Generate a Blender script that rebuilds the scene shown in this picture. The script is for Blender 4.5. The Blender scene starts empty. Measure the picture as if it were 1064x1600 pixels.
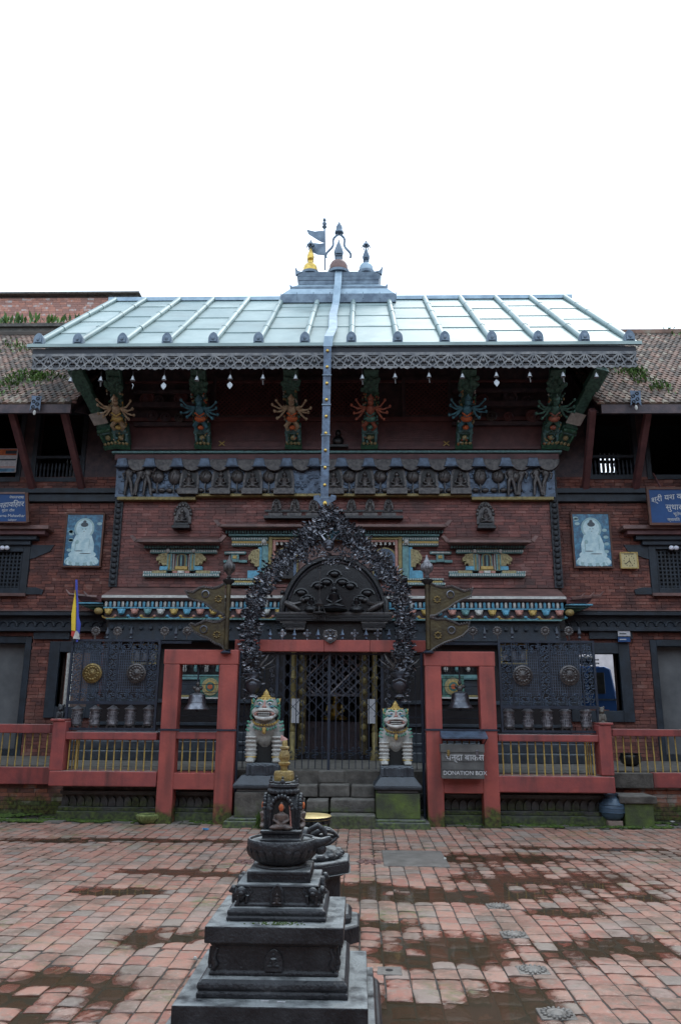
import bpy, bmesh, math, random
from mathutils import Vector, Matrix, Euler, noise as mnoise
random.seed(7)
R = math.radians
scene = bpy.context.scene
COL = scene.collection
# ------------------------------------------------------------------ camera
FPX = 1220.0; PW, PH = 1064.0, 1600.0
PITCH, YAW, ROLL = 14.5, 1.5, 0.4
EYE = Vector((0.0, 0.0, 1.6))
cam_d = bpy.data.cameras.new('camera'); cam = bpy.data.objects.new('camera', cam_d); COL.objects.link(cam)
cam_d.sensor_fit = 'VERTICAL'; cam_d.sensor_height = 24.0; cam_d.lens = 24.0 * FPX / PH
cam_d.clip_start = 0.05; cam_d.clip_end = 3000
CR = Matrix.Rotation(R(YAW), 3, 'Z') @ Matrix.Rotation(R(90 + PITCH), 3, 'X') @ Matrix.Rotation(R(ROLL), 3, 'Z')
cam.matrix_world = Matrix.Translation(EYE) @ CR.to_4x4()
scene.camera = cam
# ------------------------------------------------------------------ world: white overcast sky
world = bpy.data.worlds.new('World'); scene.world = world; world.use_nodes = True
wn, wl = world.node_tree.nodes, world.node_tree.links
wn.clear()
wo = wn.new('ShaderNodeOutputWorld'); bg = wn.new('ShaderNodeBackground')
sky = wn.new('ShaderNodeTexSky'); sky.sky_type = 'NISHITA'; sky.sun_disc = False
sky.sun_elevation = R(58); sky.sun_rotation = R(25); sky.air_density = 1.5; sky.dust_density = 4.0
hs = wn.new('ShaderNodeHueSaturation'); hs.inputs['Saturation'].default_value = 0.25
mx = wn.new('ShaderNodeMixRGB'); mx.blend_type = 'MIX'; mx.inputs[0].default_value = 0.8
mx.inputs[2].default_value = (8.9, 10.5, 12.4, 1)
wl.new(sky.outputs[0], hs.inputs['Color']); wl.new(hs.outputs[0], mx.inputs[1])
wl.new(mx.outputs[0], bg.inputs['Color']); bg.inputs['Strength'].default_value = 0.12
wl.new(bg.outputs[0], wo.inputs[0])
sd = bpy.data.lights.new('sun', 'SUN'); sd.energy = 0.6; sd.angle = R(20); sd.color = (1.0, 0.96, 0.9)
sun = bpy.data.objects.new('sun', sd); COL.objects.link(sun)
_az, _el = R(25), R(58)
sun.rotation_euler = Vector((math.sin(_az) * math.cos(_el), math.cos(_az) * math.cos(_el), math.sin(_el))).to_track_quat('Z', 'Y').to_euler()
scene.view_settings.view_transform = 'Standard'; scene.view_settings.look = 'None'
scene.view_settings.gamma = 1; scene.view_settings.use_curve_mapping = False
scene.view_settings.exposure = 0.72
# ------------------------------------------------------------------ surveying helpers (photo measurements onto real planes)
def ray(px, py):
    return CR @ Vector(((px - PW / 2) / FPX, -(py - PH / 2) / FPX, -1.0))
def P(px, py, Y):
    d = ray(px, py); return EYE + d * ((Y - EYE.y) / d.y)
def G(px, py, z=0.0):
    d = ray(px, py); return EYE + d * ((z - EYE.z) / d.z)
def rect(px0, py0, px1, py1, Y):
    a, b, c, d = P(px0, py0, Y), P(px1, py0, Y), P(px0, py1, Y), P(px1, py1, Y)
    return ((a.x + c.x) / 2, (b.x + d.x) / 2, (c.z + d.z) / 2, (a.z + b.z) / 2)   # x0,x1,z0,z1
# ------------------------------------------------------------------ materials
MATS = {}
def mat(name, c1, c2=None, c3=None, scale=6.0, rough=0.6, metal=0.0, bump=0.15, bscale=None, rnd=0.0,
        moss=None, streak=0.0, dirt=0.0, rvar=0.0, spec=0.5, detail=6, sharp=0.0, dust=None):
    m = bpy.data.materials.new(name); m.use_nodes = True
    n, l = m.node_tree.nodes, m.node_tree.links
    b = n['Principled BSDF']
    b.inputs['Roughness'].default_value = rough; b.inputs['Metallic'].default_value = metal
    b.inputs['Specular IOR Level'].default_value = spec
    geo = n.new('ShaderNodeNewGeometry')
    nz = n.new('ShaderNodeTexNoise'); nz.inputs['Scale'].default_value = scale; nz.inputs['Detail'].default_value = detail
    nz.inputs['Roughness'].default_value = 0.62
    l.new(geo.outputs['Position'], nz.inputs['Vector'])
    rp = n.new('ShaderNodeValToRGB'); e = rp.color_ramp.elements
    e[0].position = 0.36 + sharp * .1; e[1].position = 0.66 - sharp * .1
    c2 = c2 or tuple(x * 0.72 for x in c1)
    e[0].color = (*c2, 1); e[1].color = (*c1, 1)
    if c3:
        k = e.new(0.8); k.color = (*c3, 1)
    fac = nz.outputs[0]
    if rnd:
        oi = n.new('ShaderNodeObjectInfo')
        ad = n.new('ShaderNodeMath'); ad.operation = 'ADD'; l.new(oi.outputs['Random'], ad.inputs[0]); l.new(geo.outputs['Random Per Island'], ad.inputs[1])
        fr = n.new('ShaderNodeMath'); fr.operation = 'FRACT'; l.new(ad.outputs[0], fr.inputs[0])
        sub = n.new('ShaderNodeMath'); sub.operation = 'SUBTRACT'; l.new(fr.outputs[0], sub.inputs[0]); sub.inputs[1].default_value = 0.5
        ml = n.new('ShaderNodeMath'); ml.operation = 'MULTIPLY_ADD'; l.new(sub.outputs[0], ml.inputs[0]); ml.inputs[1].default_value = rnd
        l.new(nz.outputs[0], ml.inputs[2]); fac = ml.outputs[0]
    l.new(fac, rp.inputs[0])
    colr = rp.outputs[0]
    def mixin(fac_out, col, cin):
        mm = n.new('ShaderNodeMixRGB'); l.new(fac_out, mm.inputs[0]); l.new(cin, mm.inputs[1]); mm.inputs[2].default_value = (*col, 1); return mm.outputs[0]
    def band(src, lo, hi, amt):
        mr = n.new('ShaderNodeMapRange'); l.new(src, mr.inputs[0]); mr.inputs[1].default_value = lo; mr.inputs[2].default_value = hi
        mr.inputs[3].default_value = 0; mr.inputs[4].default_value = amt; return mr.outputs[0]
    if streak or dirt:
        mp = n.new('ShaderNodeMapping'); mp.inputs['Scale'].default_value = (1, 1, 0.12) if streak else (1, 1, 1)
        l.new(geo.outputs['Position'], mp.inputs[0])
        n2 = n.new('ShaderNodeTexNoise'); n2.inputs['Scale'].default_value = 5.0 if streak else 1.3; n2.inputs['Detail'].default_value = 8
        l.new(mp.outputs[0], n2.inputs['Vector'])
        colr = mixin(band(n2.outputs[0], .5, .72, streak or dirt), (.03, .03, .028), colr)
    if moss:
        zmax, amt = moss
        sx = n.new('ShaderNodeSeparateXYZ'); l.new(geo.outputs['Position'], sx.inputs[0])
        n3 = n.new('ShaderNodeTexNoise'); n3.inputs['Scale'].default_value = 4.5; n3.inputs['Detail'].default_value = 8
        l.new(geo.outputs['Position'], n3.inputs['Vector'])
        hz = band(sx.outputs[2], zmax, zmax * 0.25 - .02, 0.5)
        a2 = n.new('ShaderNodeMath'); a2.operation = 'ADD'; l.new(n3.outputs[0], a2.inputs[0]); l.new(hz, a2.inputs[1])
        nd = n.new('ShaderNodeMath'); nd.operation = 'MULTIPLY'
        l.new(band(a2.outputs[0], .72, .95, amt), nd.inputs[0]); l.new(band(sx.outputs[2], zmax * 1.15, zmax * .9, 1.0), nd.inputs[1])
        n4 = n.new('ShaderNodeTexNoise'); n4.inputs['Scale'].default_value = 20
        l.new(geo.outputs['Position'], n4.inputs['Vector'])
        r4 = n.new('ShaderNodeValToRGB'); r4.color_ramp.elements[0].color = (.012, .02, .006, 1); r4.color_ramp.elements[1].color = (.085, .13, .018, 1)
        r4.color_ramp.elements[0].position = .35; r4.color_ramp.elements[1].position = .7
        l.new(n4.outputs[0], r4.inputs[0])
        mm = n.new('ShaderNodeMixRGB'); l.new(nd.outputs[0], mm.inputs[0]); l.new(colr, mm.inputs[1]); l.new(r4.outputs[0], mm.inputs[2]); colr = mm.outputs[0]
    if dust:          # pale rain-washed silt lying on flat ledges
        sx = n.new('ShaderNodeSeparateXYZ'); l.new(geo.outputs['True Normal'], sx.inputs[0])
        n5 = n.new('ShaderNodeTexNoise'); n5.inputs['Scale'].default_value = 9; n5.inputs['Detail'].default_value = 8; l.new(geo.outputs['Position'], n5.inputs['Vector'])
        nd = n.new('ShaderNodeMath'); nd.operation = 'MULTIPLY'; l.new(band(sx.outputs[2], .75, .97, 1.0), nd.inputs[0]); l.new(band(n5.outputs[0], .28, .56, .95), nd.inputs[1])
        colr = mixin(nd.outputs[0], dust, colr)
    l.new(colr, b.inputs['Base Color'])
    if rvar:
        l2 = n.new('ShaderNodeMapRange'); l.new(nz.outputs[0], l2.inputs[0]); l2.inputs[1].default_value = .3; l2.inputs[2].default_value = .7
        l2.inputs[3].default_value = max(0.03, rough - rvar); l2.inputs[4].default_value = min(1, rough + rvar); l.new(l2.outputs[0], b.inputs['Roughness'])
    if bump:
        nb = n.new('ShaderNodeTexNoise'); nb.inputs['Scale'].default_value = bscale or scale * 6; nb.inputs['Detail'].default_value = 5
        l.new(geo.outputs['Position'], nb.inputs['Vector'])
        bp = n.new('ShaderNodeBump'); bp.inputs['Strength'].default_value = min(1, bump * 2); bp.inputs['Distance'].default_value = 0.012
        l.new(nb.outputs[0], bp.inputs['Height']); l.new(bp.outputs[0], b.inputs['Normal'])
    MATS[name] = m
    return m
M = {}
M['brick'] = mat('telia_brick', (.235, .082, .068), (.12, .048, .044), (.28, .145, .13), scale=3, rough=.6, bump=.25, bscale=60, rnd=.34, dirt=.5)
M['brick_wing'] = mat('wing_brick', (.215, .075, .055), (.10, .04, .035), (.25, .13, .105), scale=3, rough=.75, bump=.3, bscale=60, rnd=.38, dirt=.5)
M['brick_old'] = mat('old_brick', (.34, .13, .08), (.16, .08, .065), (.33, .27, .24), scale=5, rough=.9, bump=.3, rnd=.7, moss=(.5, .9))
M['brick_far'] = mat('far_brick', (.46, .21, .15), (.30, .16, .13), (.44, .38, .36), scale=5, rough=.9, bump=.2, rnd=.6)
M['joint'] = mat('wall_joint', (.10, .06, .05), (.05, .035, .03), scale=8, rough=.9)
M['red'] = mat('red_oxide_paint', (.40, .088, .068), (.27, .062, .054), (.43, .135, .105), scale=2.6, rough=.62, bump=.14, bscale=25, streak=.5, moss=(.42, .95), detail=10)
M['redf'] = mat('red_rail_paint', (.34, .072, .062), (.22, .055, .054), (.40, .17, .14), scale=5, rough=.65, bump=.15, streak=.7, detail=10, dust=(.30, .22, .19))
M['iron'] = mat('painted_iron', (.020, .032, .054), (.010, .015, .027), scale=10, rough=.42, bump=.1)
M['ironlt'] = mat('worn_blue_iron', (.060, .085, .125), (.028, .04, .062), scale=16, rough=.4, bump=.1)
M['slab'] = mat('flat_paving_stone', (.21, .195, .175), (.11, .10, .09), (.28, .26, .24), scale=4, rough=.5, bump=.3, bscale=40)
M['navywood'] = mat('dark_blue_wood', (.022, .034, .050), (.010, .015, .022), scale=5, rough=.6, bump=.2, streak=.3)
M['dwood'] = mat('dark_wood', (.09, .060, .064), (.038, .030, .040), scale=6, rough=.6, bump=.2)
M['rwood'] = mat('red_brown_wood', (.15, .062, .062), (.085, .038, .042), scale=5, rough=.55, bump=.15)
M['bwood'] = mat('black_wood', (.010, .010, .012), (.005, .005, .007), scale=8, rough=.32, bump=.2)
M['roof'] = mat('roof_sheet_metal', (.265, .345, .335), (.19, .265, .265), (.315, .385, .375), scale=1.6, rough=.5, metal=.25, bump=.12, bscale=3, rnd=.4, detail=10, dirt=.22)
M['roofedge'] = mat('roof_edge_metal', (.33, .43, .50), (.22, .30, .37), scale=4, rough=.45, metal=.4, bump=.05)
M['turret'] = mat('turret_metal', (.16, .21, .26), (.08, .11, .15), scale=5, rough=.45, metal=.4, bump=.1)
M['fascia'] = mat('fascia_board', (.014, .018, .028), (.008, .01, .016), scale=4, rough=.6)
M['lace'] = mat('aged_fringe_metal', (.20, .20, .20), (.08, .085, .095), (.30, .29, .27), scale=7, rough=.5, metal=.35, bump=.2)
M['lacedark'] = mat('fringe_back', (.05, .055, .065), (.025, .03, .035), scale=7, rough=.6, metal=.3)
M['repousse'] = mat('blue_grey_sheet_metal', (.115, .165, .24), (.05, .068, .10), (.16, .15, .13), scale=7, rough=.42, metal=.35, bump=.25, bscale=30)
M['bronze'] = mat('dark_bronze', (.12, .11, .105), (.04, .037, .040), (.20, .175, .145), scale=14, rough=.38, metal=.5, bump=.25, bscale=60)
M['silver'] = mat('blackened_silver_leaf', (.22, .23, .26), (.07, .075, .09), (.40, .41, .44), scale=8, rough=.3, metal=.75, bump=.15, rnd=.5)
M['brass'] = mat('old_brass', (.28, .20, .07), (.12, .085, .035), scale=12, rough=.42, metal=.6, bump=.3, bscale=60)
M['copper'] = mat('green_brown_copper', (.095, .075, .035), (.045, .035, .022), (.13, .11, .045), scale=5, rough=.42, metal=.5, bump=.2, bscale=25)
M['copperrim'] = mat('flag_rim_metal', (.10, .09, .085), (.05, .045, .045), scale=15, rough=.4, metal=.5)
M['gold'] = mat('gilt', (.72, .50, .12), (.42, .28, .07), scale=10, rough=.3, metal=.7, bump=.1)
M['belltin'] = mat('tinned_bell_metal', (.42, .44, .46), (.26, .28, .30), scale=20, rough=.4, metal=.4)
M['goldpaint'] = mat('yellow_ochre_paint', (.56, .40, .12), (.34, .22, .06), scale=25, rough=.5, bump=.3, bscale=80)
M['goldline'] = mat('gilded_moulding', (.30, .24, .09), (.15, .12, .05), scale=12, rough=.5, metal=.3, bump=.2)
M['teal'] = mat('teal_paint', (.16, .33, .33), (.08, .17, .18), scale=14, rough=.55, bump=.2)
M['cyan'] = mat('sky_blue_paint', (.13, .40, .55), (.08, .25, .36), scale=14, rough=.5, bump=.2)
M['white'] = mat('off_white_paint', (.60, .60, .56), (.38, .38, .36), scale=12, rough=.55, bump=.2)
M['pink'] = mat('pink_paint', (.50, .25, .2), (.33, .15, .12), scale=14, rough=.5, bump=.2)
M['green'] = mat('green_paint', (.06, .17, .10), (.03, .08, .055), scale=14, rough=.5, bump=.2)
M['orange'] = mat('vermilion_powder', (.62, .17, .05), (.36, .08, .04), scale=30, rough=.8, bump=.2)
M['skinred'] = mat('red_figure_paint', (.44, .14, .08), (.2, .07, .05), scale=14, rough=.5)
M['cream'] = mat('cream_figure_paint', (.56, .46, .30), (.28, .20, .13), scale=16, rough=.5, bump=.2)
M['bluefig'] = mat('blue_figure_paint', (.085, .26, .33), (.035, .11, .15), scale=16, rough=.5, bump=.2)
M['greenfig'] = mat('green_figure_paint', (.085, .22, .17), (.03, .075, .065), scale=16, rough=.5, bump=.2)
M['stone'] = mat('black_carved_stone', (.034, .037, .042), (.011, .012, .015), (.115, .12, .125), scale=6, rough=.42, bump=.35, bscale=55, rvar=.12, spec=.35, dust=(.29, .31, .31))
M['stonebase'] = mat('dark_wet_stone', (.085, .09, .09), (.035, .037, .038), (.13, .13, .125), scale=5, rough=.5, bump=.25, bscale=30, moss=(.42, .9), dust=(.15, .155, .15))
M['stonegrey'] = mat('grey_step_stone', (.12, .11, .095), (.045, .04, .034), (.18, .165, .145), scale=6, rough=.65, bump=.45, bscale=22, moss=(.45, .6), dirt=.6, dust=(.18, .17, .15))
M['stonemoss'] = mat('mossy_pedestal_stone', (.105, .155, .03), (.05, .06, .035), (.12, .125, .10), scale=3.6, rough=.8, bump=.35, streak=.4)
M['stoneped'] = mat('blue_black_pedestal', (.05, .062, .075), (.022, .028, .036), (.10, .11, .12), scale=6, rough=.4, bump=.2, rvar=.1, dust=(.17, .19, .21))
M['terracotta'] = mat('roof_tile_clay', (.20, .115, .085), (.07, .055, .045), (.23, .20, .155), scale=2.0, rough=.85, bump=.3, rnd=.6, dirt=.7)
M['tilebed'] = mat('roof_tile_bed', (.05, .035, .03), scale=6, rough=.95)
M['ledge'] = mat('clay_ledge', (.21, .115, .10), (.11, .065, .06), (.36, .30, .28), scale=4, rough=.5, bump=.2)
M['paver'] = mat('red_paving_brick', (.46, .215, .165), (.20, .135, .115), (.46, .36, .32), scale=3.4, rough=.42, bump=.3, bscale=45, rnd=.30, rvar=.2, detail=12, dirt=.6)
M['bed'] = mat('paving_joint', (.052, .044, .036), (.025, .024, .02), scale=8, rough=.75)
M['grey'] = mat('grey_painted_metal', (.14, .145, .14), (.08, .085, .085), scale=6, rough=.5, metal=.2, bump=.1, streak=.2)
M['shutter'] = mat('grey_plaster', (.16, .165, .17), (.10, .105, .11), scale=2, rough=.7)
M['signblue'] = mat('sign_blue', (.014, .07, .22), (.01, .05, .16), scale=3, rough=.65, bump=.02)
M['signframe'] = mat('sign_frame_wood', (.13, .05, .03), (.07, .03, .02), scale=8, rough=.6)
M['lettering'] = mat('lettering_white', (.62, .64, .64), (.45, .47, .5), scale=20, rough=.5, bump=0)
M['postsky'] = mat('poster_blue', (.045, .20, .33), (.02, .09, .17), (.20, .45, .55), scale=9, rough=.3, bump=0, sharp=.8)
M['postfig'] = mat('poster_figure', (.60, .76, .78), (.36, .56, .62), scale=12, rough=.3, bump=0)
M['posthalo'] = mat('poster_halo', (.34, .50, .50), (.22, .38, .42), scale=12, rough=.3, bump=0)
M['postdark'] = mat('poster_dark', (.03, .05, .07), scale=12, rough=.3, bump=0)
M['yellowbar'] = mat('yellow_bar_paint', (.56, .40, .10), (.34, .24, .08), scale=20, rough=.45, bump=.05)
M['clock'] = mat('clock_face', (.55, .47, .24), (.45, .38, .19), scale=6, rough=.4, bump=0)
M['black'] = mat('black_paint', (.012, .012, .014), scale=10, rough=.5)
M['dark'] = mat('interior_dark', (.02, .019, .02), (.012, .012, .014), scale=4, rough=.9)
M['bluepot'] = mat('blue_plastic', (.08, .135, .20), (.045, .08, .12), scale=8, rough=.4, bump=.1, moss=(.12, .8))
M['vanblue'] = mat('van_blue', (.035, .11, .32), (.03, .09, .27), scale=2, rough=.25, bump=0)
M['glass'] = mat('dark_glass', (.05, .05, .045), (.02, .022, .022), scale=3, rough=.08, bump=0)
M['rubber'] = mat('rubber', (.015, .015, .015), scale=5, rough=.8)
M['paper'] = mat('printed_paper', (.55, .55, .56), (.40, .40, .43), scale=30, rough=.7, bump=0)
M['bulb'] = mat('frosted_bulb', (.78, .80, .88), (.7, .72, .8), scale=5, rough=.3, bump=0)
M['flagyellow'] = mat('flag_yellow', (.75, .55, .05), (.6, .42, .04), scale=8, rough=.8, bump=0)
M['flagblue'] = mat('flag_blue', (.07, .10, .48), (.05, .07, .36), scale=8, rough=.8, bump=0)
M['flagred'] = mat('flag_red', (.55, .07, .05), (.4, .05, .04), scale=8, rough=.8, bump=0)
M['litter'] = mat('blue_plastic_film', (.07, .32, .62), scale=20, rough=.3)
M['leafgreen'] = mat('weed_leaf', (.10, .19, .035), (.04, .085, .02), scale=10, rough=.6, bump=0, rnd=.5)
M['mossmat'] = mat('moss', (.075, .13, .015), (.03, .055, .012), scale=14, rough=.95, bump=.5, bscale=80)
M['mosaic'] = mat('planter_moss', (.28, .33, .12), (.12, .15, .05), scale=18, rough=.9, bump=.4)
M['statuewhite'] = mat('lion_white_paint', (.50, .50, .44), (.27, .275, .27), (.56, .56, .50), scale=10, rough=.5, bump=.25, dirt=.5)
M['liongreen'] = mat('lion_green_paint', (.10, .32, .22), (.05, .18, .14), scale=16, rough=.45, bump=.2)
M['lionlips'] = mat('lion_lip_paint', (.42, .22, .18), (.3, .14, .12), scale=16, rough=.45)
M['leafmetal'] = mat('dark_metal_leaf', (.115, .12, .14), (.03, .032, .04), (.26, .265, .29), scale=12, rough=.3, metal=.7, bump=.1, rnd=.6)
M['nichefig'] = mat('handled_stone_figure', (.17, .13, .115), (.06, .048, .045), scale=40, rough=.4, bump=.2)
M['palegold'] = mat('faded_yellow_carving', (.42, .36, .18), (.22, .18, .09), scale=30, rough=.55, bump=.4, bscale=70)
M['dullgold'] = mat('dull_gilt_stone', (.36, .26, .085), (.18, .13, .05), scale=22, rough=.5, bump=.35, bscale=70)
M['wheelmetal'] = mat('prayer_wheel_metal', (.26, .255, .275), (.10, .10, .11), scale=20, rough=.35, metal=.5, bump=.3, bscale=90)
M['discgold'] = mat('worn_brass_disc', (.62, .50, .24), (.45, .34, .14), scale=12, rough=.4, metal=.4, bump=.15)
def paver_mat():
    m = bpy.data.materials.new('worn_paving_brick'); m.use_nodes = True; n, l = m.node_tree.nodes, m.node_tree.links; b = n['Principled BSDF']
    geo = n.new('ShaderNodeNewGeometry'); oi = n.new('ShaderNodeObjectInfo')
    ad = n.new('ShaderNodeMath'); ad.operation = 'ADD'; l.new(oi.outputs['Random'], ad.inputs[0]); l.new(geo.outputs['Random Per Island'], ad.inputs[1])
    fr = n.new('ShaderNodeMath'); fr.operation = 'FRACT'; l.new(ad.outputs[0], fr.inputs[0])
    rp = n.new('ShaderNodeValToRGB'); e = rp.color_ramp.elements; e[0].position = 0; e[0].color = (.30, .135, .10, 1); e[1].position = 1; e[1].color = (.19, .155, .135, 1)
    for p_, c in ((.22, (.34, .15, .11)), (.45, (.36, .185, .135)), (.66, (.37, .215, .165)), (.80, (.28, .20, .17)), (.90, (.26, .21, .175))): k = e.new(p_); k.color = (*c, 1)
    l.new(fr.outputs[0], rp.inputs[0]); col = rp.outputs[0]
    def nz(s, d=8, r=.65):
        q = n.new('ShaderNodeTexNoise'); q.inputs['Scale'].default_value = s; q.inputs['Detail'].default_value = d; q.inputs['Roughness'].default_value = r; l.new(geo.outputs['Position'], q.inputs['Vector']); return q.outputs[0]
    def mr(src, a, b_, c, d):
        q = n.new('ShaderNodeMapRange'); l.new(src, q.inputs[0]); q.inputs[1].default_value = a; q.inputs[2].default_value = b_; q.inputs[3].default_value = c; q.inputs[4].default_value = d; return q.outputs[0]
    def mix(f, c, cin, mode='MIX'):
        q = n.new('ShaderNodeMixRGB'); q.blend_type = mode; l.new(f, q.inputs[0]); l.new(cin, q.inputs[1]); q.inputs[2].default_value = (*c, 1); return q.outputs[0]
    col = mix(mr(nz(9, 10, .72), .47, .62, 0, .75), (.25, .21, .17), col)          # grey lichen film
    col = mix(mr(nz(2.1, 12, .74), .47, .59, 0, .75), (.13, .088, .062), col)         # brown damp stains
    col = mix(mr(nz(30, 4, .6), .60, .72, 0, .5), (.52, .38, .32), col)
    mo = n.new('ShaderNodeMath'); mo.operation = 'MULTIPLY'; l.new(mr(nz(1.1, 4), .56, .66, 0, 1), mo.inputs[0]); l.new(mr(nz(14, 8, .7), .44, .56, 0, .7), mo.inputs[1])
    col = mix(mo.outputs[0], (.10, .125, .035), col)                                 # algae
    sx = n.new('ShaderNodeSeparateXYZ'); l.new(geo.outputs['Position'], sx.inputs[0])
    zn = n.new('ShaderNodeMath'); zn.operation = 'MULTIPLY_ADD'; l.new(nz(16, 6), zn.inputs[0]); zn.inputs[1].default_value = .007; l.new(sx.outputs[2], zn.inputs[2])
    wet = mr(zn.outputs[0], -.0025, -.0065, 0, 1)
    mg = n.new('ShaderNodeMixRGB'); mg.blend_type = 'MULTIPLY'; l.new(wet, mg.inputs[0]); l.new(col, mg.inputs[1]); mg.inputs[2].default_value = (.50, .36, .32, 1); col = mg.outputs[0]   # rain-soaked
    l.new(col, b.inputs['Base Color'])
    ro = n.new('ShaderNodeMapRange'); l.new(wet, ro.inputs[0]); ro.inputs[3].default_value = .62; ro.inputs[4].default_value = .14; l.new(ro.outputs[0], b.inputs['Roughness'])
    bp = n.new('ShaderNodeBump'); bp.inputs['Strength'].default_value = .55; bp.inputs['Distance'].default_value = .01; l.new(nz(42, 6), bp.inputs['Height']); l.new(bp.outputs[0], b.inputs['Normal'])
    return m
def water():
    m = bpy.data.materials.new('puddle_water'); m.use_nodes = True
    b = m.node_tree.nodes['Principled BSDF']
    b.inputs['Base Color'].default_value = (.065, .05, .03, 1); b.inputs['Roughness'].default_value = .035
    b.inputs['Alpha'].default_value = .62; b.inputs['IOR'].default_value = 1.33
    return m
M['water'] = water(); M['paver'] = paver_mat()
# ------------------------------------------------------------------ mesh builder
class MB:
    def __init__(s, T=None): s.v = []; s.f = []; s.T = T
    def add(s, vs, fs):
        o = len(s.v)
        if s.T is not None: vs = [s.T @ Vector(v) for v in vs]
        s.v += [tuple(v) for v in vs]; s.f += [tuple(i + o for i in f) for f in fs]; return s
    def box(s, x0, x1, y0, y1, z0, z1, taper=0, tx=None):
        tx = taper if tx is None else tx
        return s.add([(x0, y0, z0), (x1, y0, z0), (x1, y1, z0), (x0, y1, z0),
               (x0 + tx, y0 + taper, z1), (x1 - tx, y0 + taper, z1), (x1 - tx, y1 - taper, z1), (x0 + tx, y1 - taper, z1)],
              [(0, 3, 2, 1), (4, 5, 6, 7), (0, 1, 5, 4), (1, 2, 6, 5), (2, 3, 7, 6), (3, 0, 4, 7)])
    def pbox(s, px0, py0, px1, py1, Y, d=.1):
        x0, x1, z0, z1 = rect(px0, py0, px1, py1, Y); return s.box(x0, x1, Y, Y + d, z0, z1)
    def prism(s, pts, y0, y1):
        n = len(pts)
        if sum(pts[i][0] * pts[(i + 1) % n][1] - pts[(i + 1) % n][0] * pts[i][1] for i in range(n)) < 0: pts = pts[::-1]
        vs = [(x, y0, z) for x, z in pts] + [(x, y1, z) for x, z in pts]
        fs = [tuple(range(n)), tuple(range(2 * n - 1, n - 1, -1))] + [(i, i + n, (i + 1) % n + n, (i + 1) % n) for i in range(n)]
        return s.add(vs, fs)
    def profx(s, prof, x0, x1):          # profile in (y,z) extruded along x
        n = len(prof)
        vs = [(x0, y, z) for y, z in prof] + [(x1, y, z) for y, z in prof]
        fs = [tuple(range(n)), tuple(range(2 * n - 1, n - 1, -1))] + [(i, i + n, (i + 1) % n + n, (i + 1) % n) for i in range(n)]
        return s.add(vs, fs)
    def lathe(s, prof, c=(0, 0, 0), n=16, sq=False, rot=0.0):
        vs = []; fs = []; k = len(prof)
        for r, z in prof:
            for i in range(n):
                a = 2 * math.pi * (i + .5) / n + rot
                q = 1.0 / max(abs(math.cos(a)), abs(math.sin(a))) if sq else 1.0
                vs.append((c[0] + r * q * math.cos(a), c[1] + r * q * math.sin(a), c[2] + z))
        for j in range(k - 1):
            for i in range(n):
                i2 = (i + 1) % n
                fs.append((j * n + i, j * n + i2, (j + 1) * n + i2, (j + 1) * n + i))
        fs.append(tuple(range(n - 1, -1, -1))); fs.append(tuple((k - 1) * n + i for i in range(n)))
        return s.add(vs, fs)
    def ell(s, c, r, n=10, m=7, rot=None):
        if not hasattr(r, '__len__'): r = (r, r, r)
        vs = [(0, 0, -1)]; fs = []
        for j in range(1, m):
            t = math.pi * j / m
            for i in range(n):
                a = 2 * math.pi * i / n; vs.append((math.sin(t) * math.cos(a), math.sin(t) * math.sin(a), -math.cos(t)))
        vs.append((0, 0, 1)); e = len(vs) - 1
        for i in range(n):
            i2 = (i + 1) % n; fs.append((0, 1 + i2, 1 + i)); fs.append((e, 1 + (m - 2) * n + i, 1 + (m - 2) * n + i2))
            for j in range(m - 2): fs.append((1 + j * n + i, 1 + j * n + i2, 1 + (j + 1) * n + i2, 1 + (j + 1) * n + i))
        E = rot.to_matrix() if rot else Matrix.Identity(3)
        return s.add([Vector(c) + E @ Vector((v[0] * r[0], v[1] * r[1], v[2] * r[2])) for v in vs], fs)
    def tube(s, pts, r, n=6, closed=False):
        pts = [Vector(p) for p in pts]; k = len(pts)
        rs = r if hasattr(r, '__len__') else [r] * k
        vs = []; fs = []
        for j, p in enumerate(pts):
            a = pts[(j - 1) % k] if (closed or j > 0) else p
            b = pts[(j + 1) % k] if (closed or j < k - 1) else p
            t = (b - a).normalized()
            u = t.cross(Vector((0, 1, 0)))
            if u.length < .1: u = t.cross(Vector((1, 0, 0)))
            u.normalize(); w = t.cross(u)
            for i in range(n):
                an = 2 * math.pi * i / n; vs.append(p + (u * math.cos(an) + w * math.sin(an)) * rs[j])
        for j in range(k if closed else k - 1):
            j2 = (j + 1) % k
            for i in range(n):
                i2 = (i + 1) % n; fs.append((j * n + i, j2 * n + i, j2 * n + i2, j * n + i2))
        if not closed: fs.append(tuple(range(n))); fs.append(tuple((k - 1) * n + i for i in range(n - 1, -1, -1)))
        return s.add(vs, fs)
    def bar(s, a, b, w=.02, d=.02):      # rectangular bar between two points
        a, b = Vector(a), Vector(b); t = (b - a).normalized(); u = t.cross(Vector((0, 1, 0)))
        if u.length < .1: u = Vector((1, 0, 0))
        u.normalize(); v = t.cross(u)
        vs = [p + u * (sx * w / 2) + v * (sy * d / 2) for p in (a, b) for sx, sy in ((-1, -1), (1, -1), (1, 1), (-1, 1))]
        return s.add(vs, [(0, 3, 2, 1), (4, 5, 6, 7), (0, 1, 5, 4), (1, 2, 6, 5), (2, 3, 7, 6), (3, 0, 4, 7)])
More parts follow.
